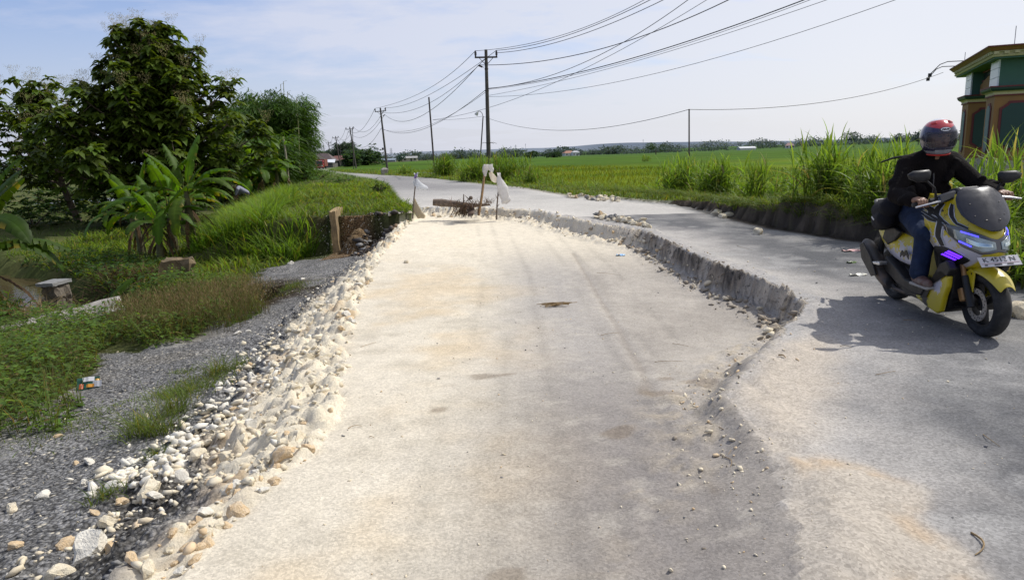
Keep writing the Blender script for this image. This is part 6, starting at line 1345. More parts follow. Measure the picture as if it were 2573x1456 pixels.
# wheels
def wheel(x, r, w, name, disc_side):
    o = empty(name, (x, 0, r)); o.parent = sc
    m = MB(); pr = [(r*.69, -w*.36), (r*.80, -w*.5), (r*.91, -w*.46), (r*.975, -w*.28), (r, 0), (r*.975, w*.28), (r*.91, w*.46), (r*.80, w*.5), (r*.69, w*.36)]; m.lathe(pr, 'y', n=48); m.build('tyre', B_RUB, o, smooth=True, angle=60)
    m = MB(); m.lathe([(r*.70, -w*.36), (r*.70, w*.36), (r*.62, w*.30), (r*.60, 0), (r*.62, -w*.30)], 'y', n=40); m.lathe([(.012, -w*.4), (.045, -w*.38), (.045, w*.38), (.012, w*.4)], 'y', n=18)
    for k in range(3):
        a = 2*pi*k/3+.5; M_ = Matrix.Rotation(-a, 4, 'Y')
        for q in (-.30, .30): m.loft([[M_ @ Vector((s_*r, yy*w*.5, zz)) for yy, zz in ((-.28, -.016+q*(s_-.2)*.12), (.28, -.016+q*(s_-.2)*.12), (.28, .016+q*(s_-.2)*.12), (-.28, .016+q*(s_-.2)*.12))] for s_ in (.15, .40, .63)])
    m.build('rim', B_PL, o, smooth=True)
    if disc_side:
        m = MB(); yy = disc_side*w*.55; m.lathe([(r*.33, yy-.003), (r*.50, yy-.003), (r*.50, yy+.003), (r*.33, yy+.003)], 'y', n=36); d = m.build('brake_disc', B_DISC, o)
        m = MB()
        for k in range(30): a = 2*pi*k/30; q = r*(.38+.045*(k % 3)); m.lathe([(.0005, yy+disc_side*.0045), (.006, yy+disc_side*.0045)], 'y', (q*math.cos(a), 0, q*math.sin(a)), 6, closed=False)
        m.build('disc_holes', B_PL, d)
    return o
wheel(AF, .242, .112, 'front_wheel', -1); wheel(AR, .24, .13, 'rear_wheel', -1)
# forks
for s in (-1, 1):
    m = MB(); m.tube([(AF-.005, s*.092, .225), (AF-.10, s*.092, .44)], [.030, .027], 12); f_ = m.build('fork_leg', B_PL, sc, smooth=True)
    m = MB(); m.tube([(AF-.10, s*.092, .42), (AF-.19, s*.092, .66)], .019, 10); m.build('stanchion', B_GOLD, f_, smooth=True)
    if s < 0: m = MB(); m.box((AF-.10, s*.10, .30), (.06, .05, .10), Matrix.Rotation(-.4, 4, 'Y')); m.build('brake_caliper', B_GOLD, f_, bevel=.01)
# front fender
m = MB(); rings = []
for i in range(17):
    t = i/16; a = math.radians(36+118*t); w = .072*(.30+.95*math.sin(pi*min(1, t*.88+.10))**.7); R_ = .272+.016*math.sin(pi*t)+.045*(1-t)**3
    rings.append([Vector((AF+R_*math.cos(a), q*w, .242+R_*math.sin(a)-.045*abs(q)**2.2-.010)) for q in (-1, -.8, -.45, 0, .45, .8, 1)])
m.grid(rings); m.build('front_fender', P_FEND, sc, solid=.004, sub=1)
for s in (-1, 1):
    m = MB(); m.prism([(AF-.03, .30), (AF-.13, .26), (AF-.16, .44), (AF-.06, .50), (AF+.0, .48)], s*.070, s*.082); m.build('fender_stay', P_FEND, sc, bevel=.006)
# front cowl surface
def cz(z, xs_, ys_): return float(np.interp(z, xs_, ys_))
CZ = [.47, .52, .58, .63, .68, .74, .80, .86, .92, .98, 1.03]
CXC = [.60, .70, .775, .80, .79, .765, .73, .675, .61, .545, .50]; CYM = [.10, .135, .175, .205, .222, .230, .232, .225, .208, .185, .165]; CKA = [.26, .32, .40, .45, .47, .48, .47, .44, .40, .34, .30]
def cowl(y, z, off=0.):
    xc, ym, ka = cz(z, CZ, CXC), cz(z, CZ, CYM), cz(z, CZ, CKA); t = min(1.15, abs(y)/ym); x = xc-ka*(t**2.5)
    e = 1e-3; g = Vector((1, (1 if y >= 0 else -1)*ka*2.5*(max(t, 1e-3)**1.5)/ym, .25)); g.normalize(); return Vector((x, y, z))+g*off
m = MB(); zs_ = np.linspace(.47, 1.03, 29); m.grid([[cowl(t*cz(z, CZ, CYM), z) for t in np.linspace(-1, 1, 33)] for z in zs_]); cw = m.build('front_cowl', P_COWL, sc, smooth=True, angle=80, solid=.006)
# inner shell closing the cowl towards the rider
m = MB(); m.loft([[Vector((x0, -y_, z)), Vector((x1, -y_*.7, z)), Vector((x1, y_*.7, z)), Vector((x0, y_, z))] for z, x0, x1, y_ in ((.36, .36, .24, .15), (.50, .36, .20, .17), (.66, .36, .18, .195), (.80, .33, .18, .205), (.92, .30, .20, .19), (1.02, .27, .24, .15))]); m.build('leg_shield', B_PL, sc, bevel=.015)
def patch(poly, off, name, m_, parent=sc, nz=14, ny=18, th=.004, mirror=False):   # piece lying on the cowl surface; poly gives z extents against y
    yy = [q[0] for q in poly]; lo = [q[1] for q in poly]; hi = [q[2] for q in poly]; m = MB()
    for s in ((1, -1) if mirror else (1,)): m.grid([[cowl(s*y, lerp(cz(y, yy, lo), cz(y, yy, hi), t), off) for y in np.linspace(yy[0], yy[-1], ny)] for t in np.linspace(0, 1, nz)])
    return m.build(name, m_, parent, smooth=True, angle=80, solid=-th)
hl = patch([(-.186, .785, .81), (-.176, .738, .822), (-.145, .668, .808), (-.085, .622, .768), (-.034, .632, .735), (0, .640, .724), (.034, .632, .735), (.085, .622, .768), (.145, .668, .808), (.176, .738, .822), (.186, .785, .81)], .006, 'headlight', mat('headlight_housing', (.055, .055, .062), .15, coat=.8, var=.3, scale=6), ny=40)
for s in (-1, 1):
    a = sorted([(s*.017, .655, .705), (s*.077, .640, .735), (s*.132, .675, .778), (s*.162, .730, .790)]); l1 = patch(a, .012, 'lens', B_LENS, hl); a = sorted([(s*.034, .672, .694), (s*.093, .672, .708), (s*.128, .70, .735)]); patch(a, .017, 'reflector', B_CHR, hl)
    a = sorted([(s*.085, .742, .750), (s*.140, .772, .781)]); patch(a, .017, 'led_strip', B_BLUE, hl); a = sorted([(s*.115, .672, .680), (s*.150, .702, .712)]); patch(a, .017, 'led_strip', B_BLUE, hl)
    # dark indicator panel with violet light and lower trim
    a = sorted([(s*.100, .50, .565), (s*.150, .53, .615), (s*.185, .59, .650), (s*.205, .635, .645)]); ip = patch(a, .005, 'indicator', B_PL); 
    for k in range(3): a = sorted([(s*(.128), .548+k*.018, .556+k*.018), (s*(.172), .583+k*.018, .592+k*.018)]); patch(a, .010, 'violet_strip', B_PURP, ip, nz=3)
# bold lettering-like graphic strokes on the cowl sides (black with pale outline)
for s in (-1, 1):
    g = []
    strokes = [([(.150, .965), (.175, .925), (.190, .885), (.185, .845), (.168, .80)], .012), ([(.125, .96), (.140, .92), (.152, .875), (.150, .83), (.118, .80)], .012), ([(.195, .95), (.203, .925), (.197, .90), (.207, .878)], .011), ([(.185, .965), (.200, .94), (.186, .92), (.203, .897), (.190, .875)], .010), ([(.218, .90), (.205, .865), (.190, .835), (.200, .79), (.205, .73), (.197, .68), (.190, .655)], .0125), ([(.197, .828), (.180, .800), (.160, .775), (.135, .752)], .012), ([(.222, .875), (.214, .845), (.200, .832)], .012)]
    for nm, mm, wd, of in (('decal_outline', mat('decal_pale', (.45, .47, .52), .4), 1.42, .0035), ('decal', B_PL, 1., .0055)):
        m = MB()
        for P, w in strokes:
            n_ = 14; t_ = np.linspace(0, 1, len(P)); Y_ = np.interp(np.linspace(0, 1, n_), t_, [q[0] for q in P]); Z_ = np.interp(np.linspace(0, 1, n_), t_, [q[1] for q in P]); rows = []
            for i in range(n_):
                dy, dz = (Y_[min(i+1, n_-1)]-Y_[max(i-1, 0)])*2.2, Z_[min(i+1, n_-1)]-Z_[max(i-1, 0)]; l_ = math.hypot(dy, dz)+1e-9; ww = w*wd*1.0*(.55+.45*math.sin(pi*(i+.6)/n_)); rows.append([cowl(s*(Y_[i]+q*dz/l_*ww*.5), Z_[i]-q*dy/l_*ww, of) for q in (-1, 0, 1)])
            m.grid(rows)
        m.build(nm, mm, cw, smooth=True)
# windshield
m = MB(); WZ = [.785, .815, .855, .90, .955, 1.01, 1.055, 1.08]; WW = [.03, .090, .140, .166, .172, .160, .130, .085]; WX = [.775, .76, .735, .70, .655, .605, .555, .52]
m.grid([[Vector((cz(z, WZ, WX)-1.6*(t*cz(z, WZ, WW))**2-.35*abs(t*cz(z, WZ, WW))**1.5, t*cz(z, WZ, WW), z)) for t in np.linspace(-1, 1, 17)] for z in np.linspace(.785, 1.08, 24)]); ws = m.build('windshield', B_SMK, sc, smooth=True, angle=80, solid=.005)
m = MB()
for y, z in ((-.045, .86), (.045, .86), (-.10, .89), (.10, .89), (-.10, .97), (.10, .97)): m.ball((cz(z, WZ, WX)-1.6*y*y-.35*abs(y)**1.5+.003, y, z), (.004, .011, .006) if z < .88 else (.003, .006, .004), 10, 6)
m.build('bolts', mat('bolt_grey', (.16, .15, .14), .4, metal=.6), ws, smooth=True)
# number plate
npl = empty('number_plate', (.815, 0, .580)); npl.parent = sc; npl.rotation_euler = (0, -.80, 0)
m = MB(); m.box((0, 0, 0), (.004, .27, .085)); m.build('plate', mat('plate_white', (.44, .43, .46), .4, dirt=(.4, .4, .42), dirtamt=.4), npl, bevel=.001)
def text(body, size, loc, rot, m_, name, parent, ext=.0008, sx=1.):
    cu = D.curves.new(name, 'FONT'); cu.body = body; cu.size = size; cu.extrude = ext; cu.align_x = 'CENTER'; cu.align_y = 'CENTER'; tmp = D.objects.new(name, cu); COL.objects.link(tmp)
    dg = bpy.context.evaluated_depsgraph_get(); me = D.meshes.new_from_object(tmp.evaluated_get(dg)); D.objects.remove(tmp); me.materials.clear(); me.materials.append(m_); o = D.objects.new(name, me); COL.objects.link(o); o.parent = parent; o.location = loc; o.rotation_euler = rot; o.scale = (sx, 1, 1); return o
M_INK = mat('plate_ink', (.02, .02, .02), .6)
text('K 4512 N', .052, (.0035, 0, .012), (pi/2, 0, pi/2), M_INK, 'plate_number', npl, sx=1.05)
m = MB(); m.box((.0032, 0, -.017), (.001, .25, .0018)); m.build('plate_line', mat('plate_red', (.3, .05, .06), .6), npl); m = MB(); [m.box((.0032, y, -.029), (.001, w, .010)) for y, w in ((-.10, .018), (-.02, .05), (.06, .04))]; m.build('plate_marks', M_INK, npl)
# lower body
for s in (-1, 1):
    m = MB(); m.prism([(.47, .46), (.555, .44), (.545, .36), (.50, .28), (.455, .15), (.40, .125), (.24, .15), (.10, .185), (.07, .21), (.20, .22), (.29, .30), (.38, .42)], s*.165, s*.205); m.build('lower_cowl', P_LOW, sc, bevel=.012)
    m = MB(); m.prism([(.54, .56), (.60, .50), (.555, .44), (.47, .46), (.38, .42), (.29, .30), (.20, .22), (.26, .23), (.34, .34), (.44, .52)], s*.158, s*.215); m.build('side_trim', B_PL, sc, bevel=.01)
    m = MB(); m.prism([(.20, .225), (.06, .215), (-.20, .25), (-.42, .33), (-.46, .40), (-.40, .46), (-.25, .40), (-.06, .315), (.16, .295), (.28, .315)], s*.14, s*.225); m.build('footboard', B_PL, sc, bevel=.012)
    m = MB(); m.prism([(.10, .17), (-.10, .17), (-.34, .25), (-.40, .32), (-.2, .25), (.06, .21)], s*.14, s*.19); m.build('belly_side', B_PL, sc, bevel=.01)
m = MB(); m.prism([(.52, .50), (.50, .30), (.44, .16), (.36, .12), (.0, .15), (-.30, .20), (-.48, .30), (-.45, .45), (-.1, .36), (.2, .34), (.34, .50)], -.15, .15); m.build('underbody', B_PL, sc, bevel=.015)
m = MB(); [m.box((.50-.012*k, 0, .20+.035*k), (.02, .24, .012), Matrix.Rotation(.4, 4, 'Y')) for k in range(7)]; m.build('radiator_grille', B_PL, sc)
m = MB(); m.loft([[Vector((x, -w, z0)), Vector((x, -w*.7, z1)), Vector((x, w*.7, z1)), Vector((x, w, z0))] for x, w, z0, z1 in ((-.16, .12, .34, .68), (.0, .11, .33, .62), (.16, .10, .34, .64), (.28, .10, .40, .76))]); m.build('centre_tunnel', B_OLV, sc, bevel=.03)
# rear body
for s in (-1, 1):
    m = MB(); R_ = []
    for (x, zl, zt, w) in ((.04, .40, .60, .125), (-.10, .40, .665, .155), (-.25, .42, .70, .185), (-.42, .46, .72, .195), (-.60, .55, .74, .175), (-.78, .64, .775, .125), (-.93, .73, .80, .07)):
        R_.append([Vector((x, s*w*.93, zl)), Vector((x, s*(w+.012), lerp(zl, zt, .3))), Vector((x, s*w, lerp(zl, zt, .65))), Vector((x, s*w*.80, zt))])
    m.grid(R_); m.build('side_panel', P_SIDE, sc, sub=1, solid=.008)
    m = MB(); m.prism([(-.30, .72), (-.46, .70), (-.52, .60), (-.42, .55), (-.30, .60), (-.18, .69)], s*.17, s*.205); m.build('panel_vent', B_PL, sc, bevel=.012)
    m = MB(); a = [(-.20, .49), (-.17, .52), (-.14, .50), (-.10, .53), (-.06, .49)]; m.prism([(q[0], q[1]+.018) for q in a]+[(q[0], q[1]-.018) for q in a[::-1]], s*.192, s*.197); m.build('decal', B_PL, sc)
m = MB(); m.loft([[Vector((x, -w, z0)), Vector((x, -w*.9, z1)), Vector((x, -w*.4, z1+.02)), Vector((x, w*.4, z1+.02)), Vector((x, w*.9, z1)), Vector((x, w, z0))] for x, w, z0, z1 in ((.06, .08, .60, .70), (-.05, .13, .63, .745), (-.25, .165, .67, .765), (-.42, .16, .69, .785), (-.50, .15, .71, .845), (-.70, .13, .74, .86), (-.88, .08, .78, .85))]); m.build('seat', B_SEAT, sc, bevel=.02, smooth=True)
m = MB(); m.tube([(-.62, -.13, .82), (-.80, -.13, .875), (-.95, -.07, .885), (-.97, 0, .885), (-.95, .07, .885), (-.80, .13, .875), (-.62, .13, .82)], .016, 8); m.build('grab_rail', B_PL, sc, smooth=True)
m = MB(); m.prism([(-.86, .66), (-.98, .74), (-.99, .80), (-.88, .80)], -.09, .09); m.build('tail_light', mat('tail_red', (.3, .01, .01), .2), sc, bevel=.01)
m = MB(); m.prism([(-.70, .60), (-.98, .50), (-1.02, .42), (-.99, .42), (-.90, .54), (-.70, .56)], -.09, .09); m.build('rear_fender', B_PL, sc, bevel=.01)
# engine, shocks and exhaust
m = MB(); m.prism([(-.30, .40), (-.32, .22), (-.55, .17), (-.76, .18), (-.78, .30), (-.60, .36), (-.45, .42)], .085, .19); m.build('engine_case', mat('engine_grey', (.07, .07, .07), .6), sc, bevel=.02)
m = MB(); m.prism([(-.25, .40), (-.28, .20), (-.45, .18), (-.62, .22), (-.66, .34), (-.45, .42)], -.16, -.07); m.build('engine_side', B_PL, sc, bevel=.02)
for s in (-1, 1): m = MB(); m.tube([(-.72, s*.15, .26), (-.62, s*.15, .60)], .026, 10); m.build('shock_absorber', B_PL, sc, smooth=True)
m = MB(); m.tube([(.02, -.12, .20), (-.12, -.15, .17), (-.30, -.18, .18), (-.42, -.20, .24)], .022, 10); m.build('exhaust_pipe', B_MUF, sc, smooth=True)
m = MB(); ring = []
for (x, z, r1, r2) in ((-.34, .225, .035, .04), (-.39, .245, .058, .075), (-.50, .305, .070, .098), (-.62, .385, .076, .112), (-.73, .445, .076, .112), (-.775, .468, .062, .09), (-.78, .47, .03, .04)):
    ring.append([Vector((x-.4*r2*math.sin(a), -.215+r1*math.cos(a), z+r2*math.sin(a))) for a in np.linspace(0, 2*pi, 18, endpoint=False)])
m.loft(ring); mf = m.build('muffler', B_MUF, sc, smooth=True)
m = MB(); m.prism([(-.42, .29), (-.52, .26), (-.72, .395), (-.76, .52), (-.68, .55), (-.53, .44)], -.300, -.288); m.build('heat_guard', B_PL, mf, bevel=.012)
m = MB(); m.prism([(-.36, .415), (-.50, .40), (-.47, .38), (-.36, .385)], -.30, -.22); m.build('passenger_peg', B_ALU, sc, bevel=.008)
m = MB(); m.tube([(-.2, .12, .2), (-.38, .2, .12), (-.42, .24, .10)], .014, 8); m.build('side_stand', B_PL, sc)
# handlebar
HB = .385
m = MB(); m.loft([[Vector((HB+dx_, y, z+dz)) for dx_, dz in ((.05, -.02), (.02, .045), (-.06, .03), (-.06, -.03))] for y, z in ((-.21, .985), (-.12, 1.01), (0, 1.02), (.12, 1.01), (.21, .985))]); m.build('handlebar_cover', B_GL, sc, bevel=.015, smooth=True)
m = MB(); m.prism([(.28, 1.02), (.44, 1.00), (.50, 1.04), (.40, 1.075), (.30, 1.06)], -.085, .085); m.build('instrument_panel', B_PL, sc, bevel=.02)
for s in (-1, 1):
    m = MB(); m.tube([(HB-.02, s*.19, .985), (HB-.045, s*.36, .965)], .013, 10); bar = m.build('handlebar', B_PL, sc, smooth=True)
    m = MB(); m.tube([(HB-.03, s*.245, .978), (HB-.044, s*.365, .965)], .0175, 12); m.build('grip', B_RUB, bar, smooth=True)
    m = MB(); m.tube([(HB-.02, s*.205, .985), (HB-.028, s*.245, .98)], .028, 10); m.build('switch_gear', B_PL, bar)
    m = MB(); m.tube([(HB+.03, s*.20, .985), (HB+.045, s*.28, .975), (HB+.03, s*.375, .955)], [.010, .008, .007], 8); m.build('brake_lever', B_ALU, bar, smooth=True)
    m = MB(); m.tube([(HB+.0, s*.215, 1.0), (HB+.01, s*.225, 1.06), (HB+.03, s*.24, 1.085), (HB+.045, (-.305 if s < 0 else .25), (1.145 if s < 0 else 1.10))], [.010, .009, .008, .008], 8); mi = m.build('mirror_stalk', B_PL, sc, smooth=True)
    m = MB(); cx, cy, cz_ = HB+.05, (-.355 if s < 0 else .275), (1.185 if s < 0 else 1.125); O = [(-.075, .028), (-.06, .042), (.045, .040), (.085, .018), (.075, -.012), (.02, -.042), (-.045, -.045), (-.07, -.02)]; O = [(-q[0]*1, q[1]) for q in O] if s < 0 else O
    O = [(-a, b) for a, b in O] if False else O
    m.loft([[Vector((cx+dx_, cy+a*k*s*(-1 if s < 0 else 1)*1., cz_+b*k)) for a, b in O] for dx_, k in ((-.022, 1.), (-.01, 1.06), (.012, .95), (.026, .55))]); m.build('mirror', B_PL, mi, smooth=True, angle=60)
# ------------------------------------------------------------------ rider
rd = empty('person', (BK[0], BK[1], BZ)); rd.rotation_euler = BROT; tag(rd, 'rider in dark jacket, blue jeans and red full face helmet on the yellow scooter', 'person')
M_SKIN = mat('skin', (.22, .115, .07), .55, var=.12, scale=30); M_JKT = mat('jacket', (.0075, .0058, .0056), .92, var=.3, scale=7, bump=.7, bscale=22, spec=.12); M_JEAN = mat('jeans', (.011, .020, .048), .9, var=.35, scale=8, dirt=(.06, .085, .14), dirtamt=.4, spec=.2, dirtscale=5, bump=.3, bscale=40); M_SHOE = mat('shoe', (.10, .045, .035), .7, dirt=(.28, .25, .22), dirtamt=.6, dirtscale=9)
HX, HZ = -.02, 1.435
hip = Vector((-.27, 0, .86)); chest = Vector((-.20, 0, 1.10)); neck = Vector((-.12, 0, 1.30)); head = Vector((HX, 0, HZ))
SH = {s: Vector((-.15, s*.172, 1.235)) for s in (-1, 1)}; ELB = {-1: Vector((.0, -.325, 1.02)), 1: Vector((.03, .305, 1.03))}; WR = {s: Vector((HB-.115, s*.315, .988)) for s in (-1, 1)}
KN = {-1: Vector((.245, -.215, .715)), 1: Vector((.245, .215, .715))}; AN = {-1: Vector((.175, -.225, .415)), 1: Vector((.175, .225, .415))}; HP = {s: Vector((-.24, s*.095, .835)) for s in (-1, 1)}
b = MB()                                                          # the body: one continuous surface
b.capsule(hip, .125, chest, .13); b.capsule(chest, .13, neck-Vector((.03, 0, .08)), .12); b.capsule(neck-Vector((0, 0, .08)), .060, head-Vector((.02, 0, .06)), .055)
b.ball(head, (.095, .078, .115), 16, 12); b.ball(head+Vector((.045, 0, -.065)), (.05, .045, .045), 12, 8); b.ball(head+Vector((.10, 0, -.02)), (.018, .013, .022), 8, 6)
for s in (-1, 1):
    b.ball(head+Vector((.0, s*.08, -.01)), (.02, .010, .03), 8, 6); b.ball(head+Vector((.088, s*.032, .028)), (.012, .026, .009), 8, 6)
    b.capsule(chest+Vector((0, 0, .08)), .1, SH[s], .065); b.capsule(SH[s], .055, ELB[s], .042); b.capsule(ELB[s], .042, WR[s], .029); b.capsule(HP[s], .085, KN[s], .055); b.capsule(KN[s], .055, AN[s], .038)
    # hand closed round the grip: palm, four fingers and thumb
    g0 = Vector((HB-.034, s*.305, .972)); pal = g0+Vector((-.028, 0, .024)); b.capsule(WR[s], .028, pal+Vector((-.012, 0, 0)), .028); b.capsule(pal+Vector((0, -.026, 0)), .021, pal+Vector((0, .026, 0)), .021)
    for k in range(4):
        y = (k-1.5)*.0205*s; c0 = g0+Vector((0, -y, -.001*abs(k-1))); lf = (1., 1.08, 1., .85)[k]; rr = .0095-.0006*k
        pts = [c0+Vector((-.012, 0, .032)), c0+Vector((.022*lf, 0, .028)), c0+Vector((.034*lf, 0, .004)), c0+Vector((.018*lf, 0, -.022)), c0+Vector((-.004, 0, -.024))]
        for i in range(4): b.capsule(pts[i], rr*(1-.06*i), pts[i+1], rr*(1-.06*(i+1)), 10)
    th0 = pal+Vector((.005, -s*.034, -.006)); pts = [th0, th0+Vector((.008, -s*.018, -.016)), th0+Vector((.022, -s*.020, -.034)), th0+Vector((.034, -s*.012, -.040))]
    for i in range(3): b.capsule(pts[i], .0125-.0015*i, pts[i+1], .011-.0015*i, 10)
bd = b.build('body', M_SKIN, rd, remesh=.0042, smoothit=2)
e = MB()
for s in (-1, 1): e.ball(head+Vector((.092, s*.032, .016)), (.008, .014, .007), 10, 8)
e.build('eyes', mat('eye', (.05, .04, .035), .2), bd); e = MB(); e.box(head+Vector((.092, 0, -.068)), (.012, .042, .008)); e.build('mouth', mat('lips', (.16, .06, .05), .6), bd, bevel=.003)
j = MB(); j.capsule(hip+Vector((0, 0, -.02)), .158, chest, .168); j.capsule(chest, .165, neck-Vector((.03, 0, .10)), .135); j.capsule(neck-Vector((.02, 0, .07)), .085, neck+Vector((.03, 0, .035)), .082)
j.capsule(hip+Vector((.03, -.07, .0)), .11, hip+Vector((.03, .07, .0)), .11)
for s in (-1, 1):
    j.capsule(chest+Vector((.0, s*.05, .06)), .13, SH[s]-Vector((0, 0, .02)), .088); j.capsule(SH[s], .080, ELB[s], .066); j.capsule(ELB[s], .068, WR[s]+(ELB[s]-WR[s])*.16, .055); j.capsule(SH[s], .085, neck+Vector((0, s*.05, -.02)), .075); j.capsule(chest+Vector((0, s*.09, -.1)), .09, hip+Vector((0, s*.07, .03)), .10)
    r = random.Random(3+s)
    for k in range(9):                                                        # folds
        t = r.random(); q = SH[s].lerp(ELB[s], t) if k % 2 else ELB[s].lerp(WR[s], t*.8); a = r.uniform(0, 6.3); q = q+Vector((math.cos(a)*.05, math.sin(a)*.05, math.sin(a*2)*.04)); j.capsule(q, .034, q+Vector((r.uniform(-.05, .05), r.uniform(-.03, .03), r.uniform(-.05, .05))), .028, 8)
    for k in range(10): q = Vector((r.uniform(-.15, -.02), s*r.uniform(.02, .15), r.uniform(.88, 1.2))); j.capsule(q, .035, q+Vector((.0, s*r.uniform(-.06, .06), r.uniform(-.06, .06))), .028, 8)
j.build('jacket', M_JKT, rd, remesh=.0075, smoothit=9)
m = MB(); m.tube([(-.035, -.03, .90), (-.030, -.03, 1.0), (-.025, -.025, 1.12), (-.04, -.02, 1.22)], .006, 6); m.build('zip', mat('zip_grey', (.05, .045, .042), .5), rd)
j = MB(); j.capsule(hip+Vector((0, -.06, -.03)), .125, hip+Vector((0, .06, -.03)), .125)
for s in (-1, 1): 
    j.capsule(HP[s]+Vector((.02, 0, -.0)), .108, KN[s], .080); j.capsule(KN[s], .078, KN[s].lerp(AN[s], .55), .068); j.capsule(KN[s].lerp(AN[s], .55), .068, AN[s]+Vector((0, 0, -.005)), .070); j.ball(KN[s]+Vector((.025, 0, .0)), .062, 12, 8)
    r = random.Random(13+s)
    for k in range(12): t = r.random(); q = KN[s].lerp(AN[s], t) if k % 2 else HP[s].lerp(KN[s], .3+.7*t); a = r.uniform(0, 6.3); q = q+Vector((math.cos(a)*.05, math.sin(a)*.05, 0)); j.capsule(q, .024, q+Vector((0, r.uniform(-.03, .03), r.uniform(-.06, .06))), .018, 8)
j.build('jeans', M_JEAN, rd, remesh=.0075, smoothit=3)
for s in (-1, 1):
    f_ = AN[s]; q = MB(); q.capsule(f_+Vector((-.035, 0, -.055)), .042, f_+Vector((.05, s*.005, -.062)), .044); q.capsule(f_+Vector((.05, s*.005, -.062)), .044, f_+Vector((.165, s*.012, -.068)), .034); q.capsule(f_, .042, f_+Vector((.01, 0, -.05)), .046); sh = q.build('shoe', M_SHOE, rd, remesh=.006, smoothit=2)
    q = MB(); q.prism([(f_.x-.08, f_.z-.112), (f_.x+.19, f_.z-.112), (f_.x+.205, f_.z-.095), (f_.x+.19, f_.z-.088), (f_.x-.08, f_.z-.088)], f_.y-.042, f_.y+.042); q.build('sole', mat('sole', (.32, .30, .27), .8), sh, bevel=.01)
# helmet
hm = empty('helmet', head+Vector((.0, 0, .005))); hm.parent = rd; hm.rotation_euler = (0, .10, -.12)
def helm(th, ph, k=1.):   # th from the crown down, ph azimuth (0 = front)
    rx = .155 if math.cos(ph) > 0 else .150; x = rx*math.sin(th)*math.cos(ph); y = .128*math.sin(th)*math.sin(ph); z = .150*math.cos(th)
    if z < 0: z *= 1.06; x *= 1-.10*(z/.15)**2; y *= 1-.18*(z/.15)**2; x += .018*(-z/.15)*max(0, math.cos(ph))
    return Vector((x*k, y*k, z*k))
def hmat():
    m, nt, bs, out = newmat('helmet_shell'); n = N(nt); c = n.coord(); x, y, z = n.sep(c); f = n.noise(c, 9, 3)
    red = n.maprange(n.math('ADD', z, n.math('MULTIPLY', n.math('ABSOLUTE', y), -.25)), .072, .076); top = n.maprange(n.math('ADD', z, n.math('MULTIPLY', x, -.25)), .128, .132); low = n.maprange(z, -.086, -.09)
    base = n.mix(red, (.022, .018, .05), (.42, .018, .03)); base = n.mix(top, base, (.6, .6, .62)); base = n.mix(n.math('MULTIPLY', low, .85), base, (.25, .26, .28)); n.setv(bs.inputs['Base Color'], base); bs.inputs['Roughness'].default_value = .22; bs.inputs['Coat Weight'].default_value = .6; return m
M_HEL = hmat(); m = MB(); FV = []
TH = np.linspace(.02, 2.42, 34); PHs = np.linspace(0, 2*pi, 57)
V = [[helm(t, p_) for p_ in PHs[:-1]] for t in TH]; nn_ = len(PHs)-1; vs = [q for rw in V for q in rw]; fs = []
for i in range(len(TH)-1):
    for k in range(nn_):
        tm, pm = (TH[i]+TH[i+1])/2, (PHs[k]+PHs[k+1])/2; pm2 = min(pm, 2*pi-pm)
        if 1.26 < tm < 2.02-.10*(pm2/1.15)**2 and pm2 < 1.12: continue                     # eye port
        fs.append((i*nn_+k, i*nn_+(k+1) % nn_, (i+1)*nn_+(k+1) % nn_, (i+1)*nn_+k))
m.add(vs, fs); m.build('shell', M_HEL, hm, smooth=True, angle=80, solid=.012)
m = MB(); m.grid([[helm(t, p_, 1.03) for p_ in np.linspace(-1.25, 1.25, 27)] for t in np.linspace(1.16, 2.04, 12)])
mv, ntv, bv, ov = newmat('visor_smoke'); nv = N(ntv); bv.inputs['Base Color'].default_value = (.05, .05, .065, 1); bv.inputs['Roughness'].default_value = .08; bv.inputs['Alpha'].default_value = .48; m.build('visor', mv, hm, smooth=True, angle=80)
m = MB(); m.grid([[helm(t, p_, 1.015) for p_ in np.linspace(-.62, .62, 15)] for t in np.linspace(2.08, 2.34, 6)]); m.build('chin_vent', mat('chin_silver', (.26, .27, .29), .35), hm, smooth=True, angle=80)
m = MB(); m.grid([[helm(t, p_, 1.012) for p_ in np.linspace(-1.5, 1.5, 25)] for t in (2.38, 2.40, 2.42, 2.45)]); m.build('red_trim', mat('trim_red', (.55, .03, .02), .4), hm, smooth=True, solid=-.008)
for s in (-1, 1): m = MB(); m.loft([[helm(.62+dt, s*ph, k) for dt, ph, k in ((-.10, .55, 1.0), (-.08, .68, 1.07), (.04, .72, 1.07), (.07, .56, 1.02))], [helm(.70+dt, s*ph, k) for dt, ph, k in ((-.06, 1.0, 1.0), (-.05, 1.08, 1.05), (.04, 1.1, 1.05), (.06, 1.0, 1.01))]]); m.build('air_vent', mat('vent_red', (.42, .03, .04), .25), hm, smooth=True)
def oval(k, off, rx, rz, m_, nm, par):
    m = MB(); c = (1.04, 0.); ring = [helm(c[0]+rz*k*math.sin(a), rx*k*math.cos(a), off) for a in np.linspace(0, 2*pi, 24, endpoint=False)]; m.add([helm(c[0], 0, off)]+ring, [(0, 1+i, 1+(i+1) % 24) for i in range(24)]); return m.build(nm, m_, par, smooth=True)
em = oval(1., 1.022, .36, .125, mat('emblem_black', (.01, .01, .012), .3), 'emblem', hm); oval(.84, 1.026, .36, .125, mat('emblem_white', (.7, .7, .72), .3), 'emblem_field', em)
m = MB()
for k, st in enumerate(([(-.16, -.05), (-.12, .05), (-.08, -.05)], [(-.05, -.05), (-.05, .04), (.0, .035), (-.02, 0), (.02, -.045)], [(.05, -.04), (.06, .02), (.10, .02), (.11, -.045)], [(.15, .04), (.145, -.05)])):
    m.tube([helm(1.04-q[1]*1., q[0]*1.35, 1.03) for q in st], .0032, 5)
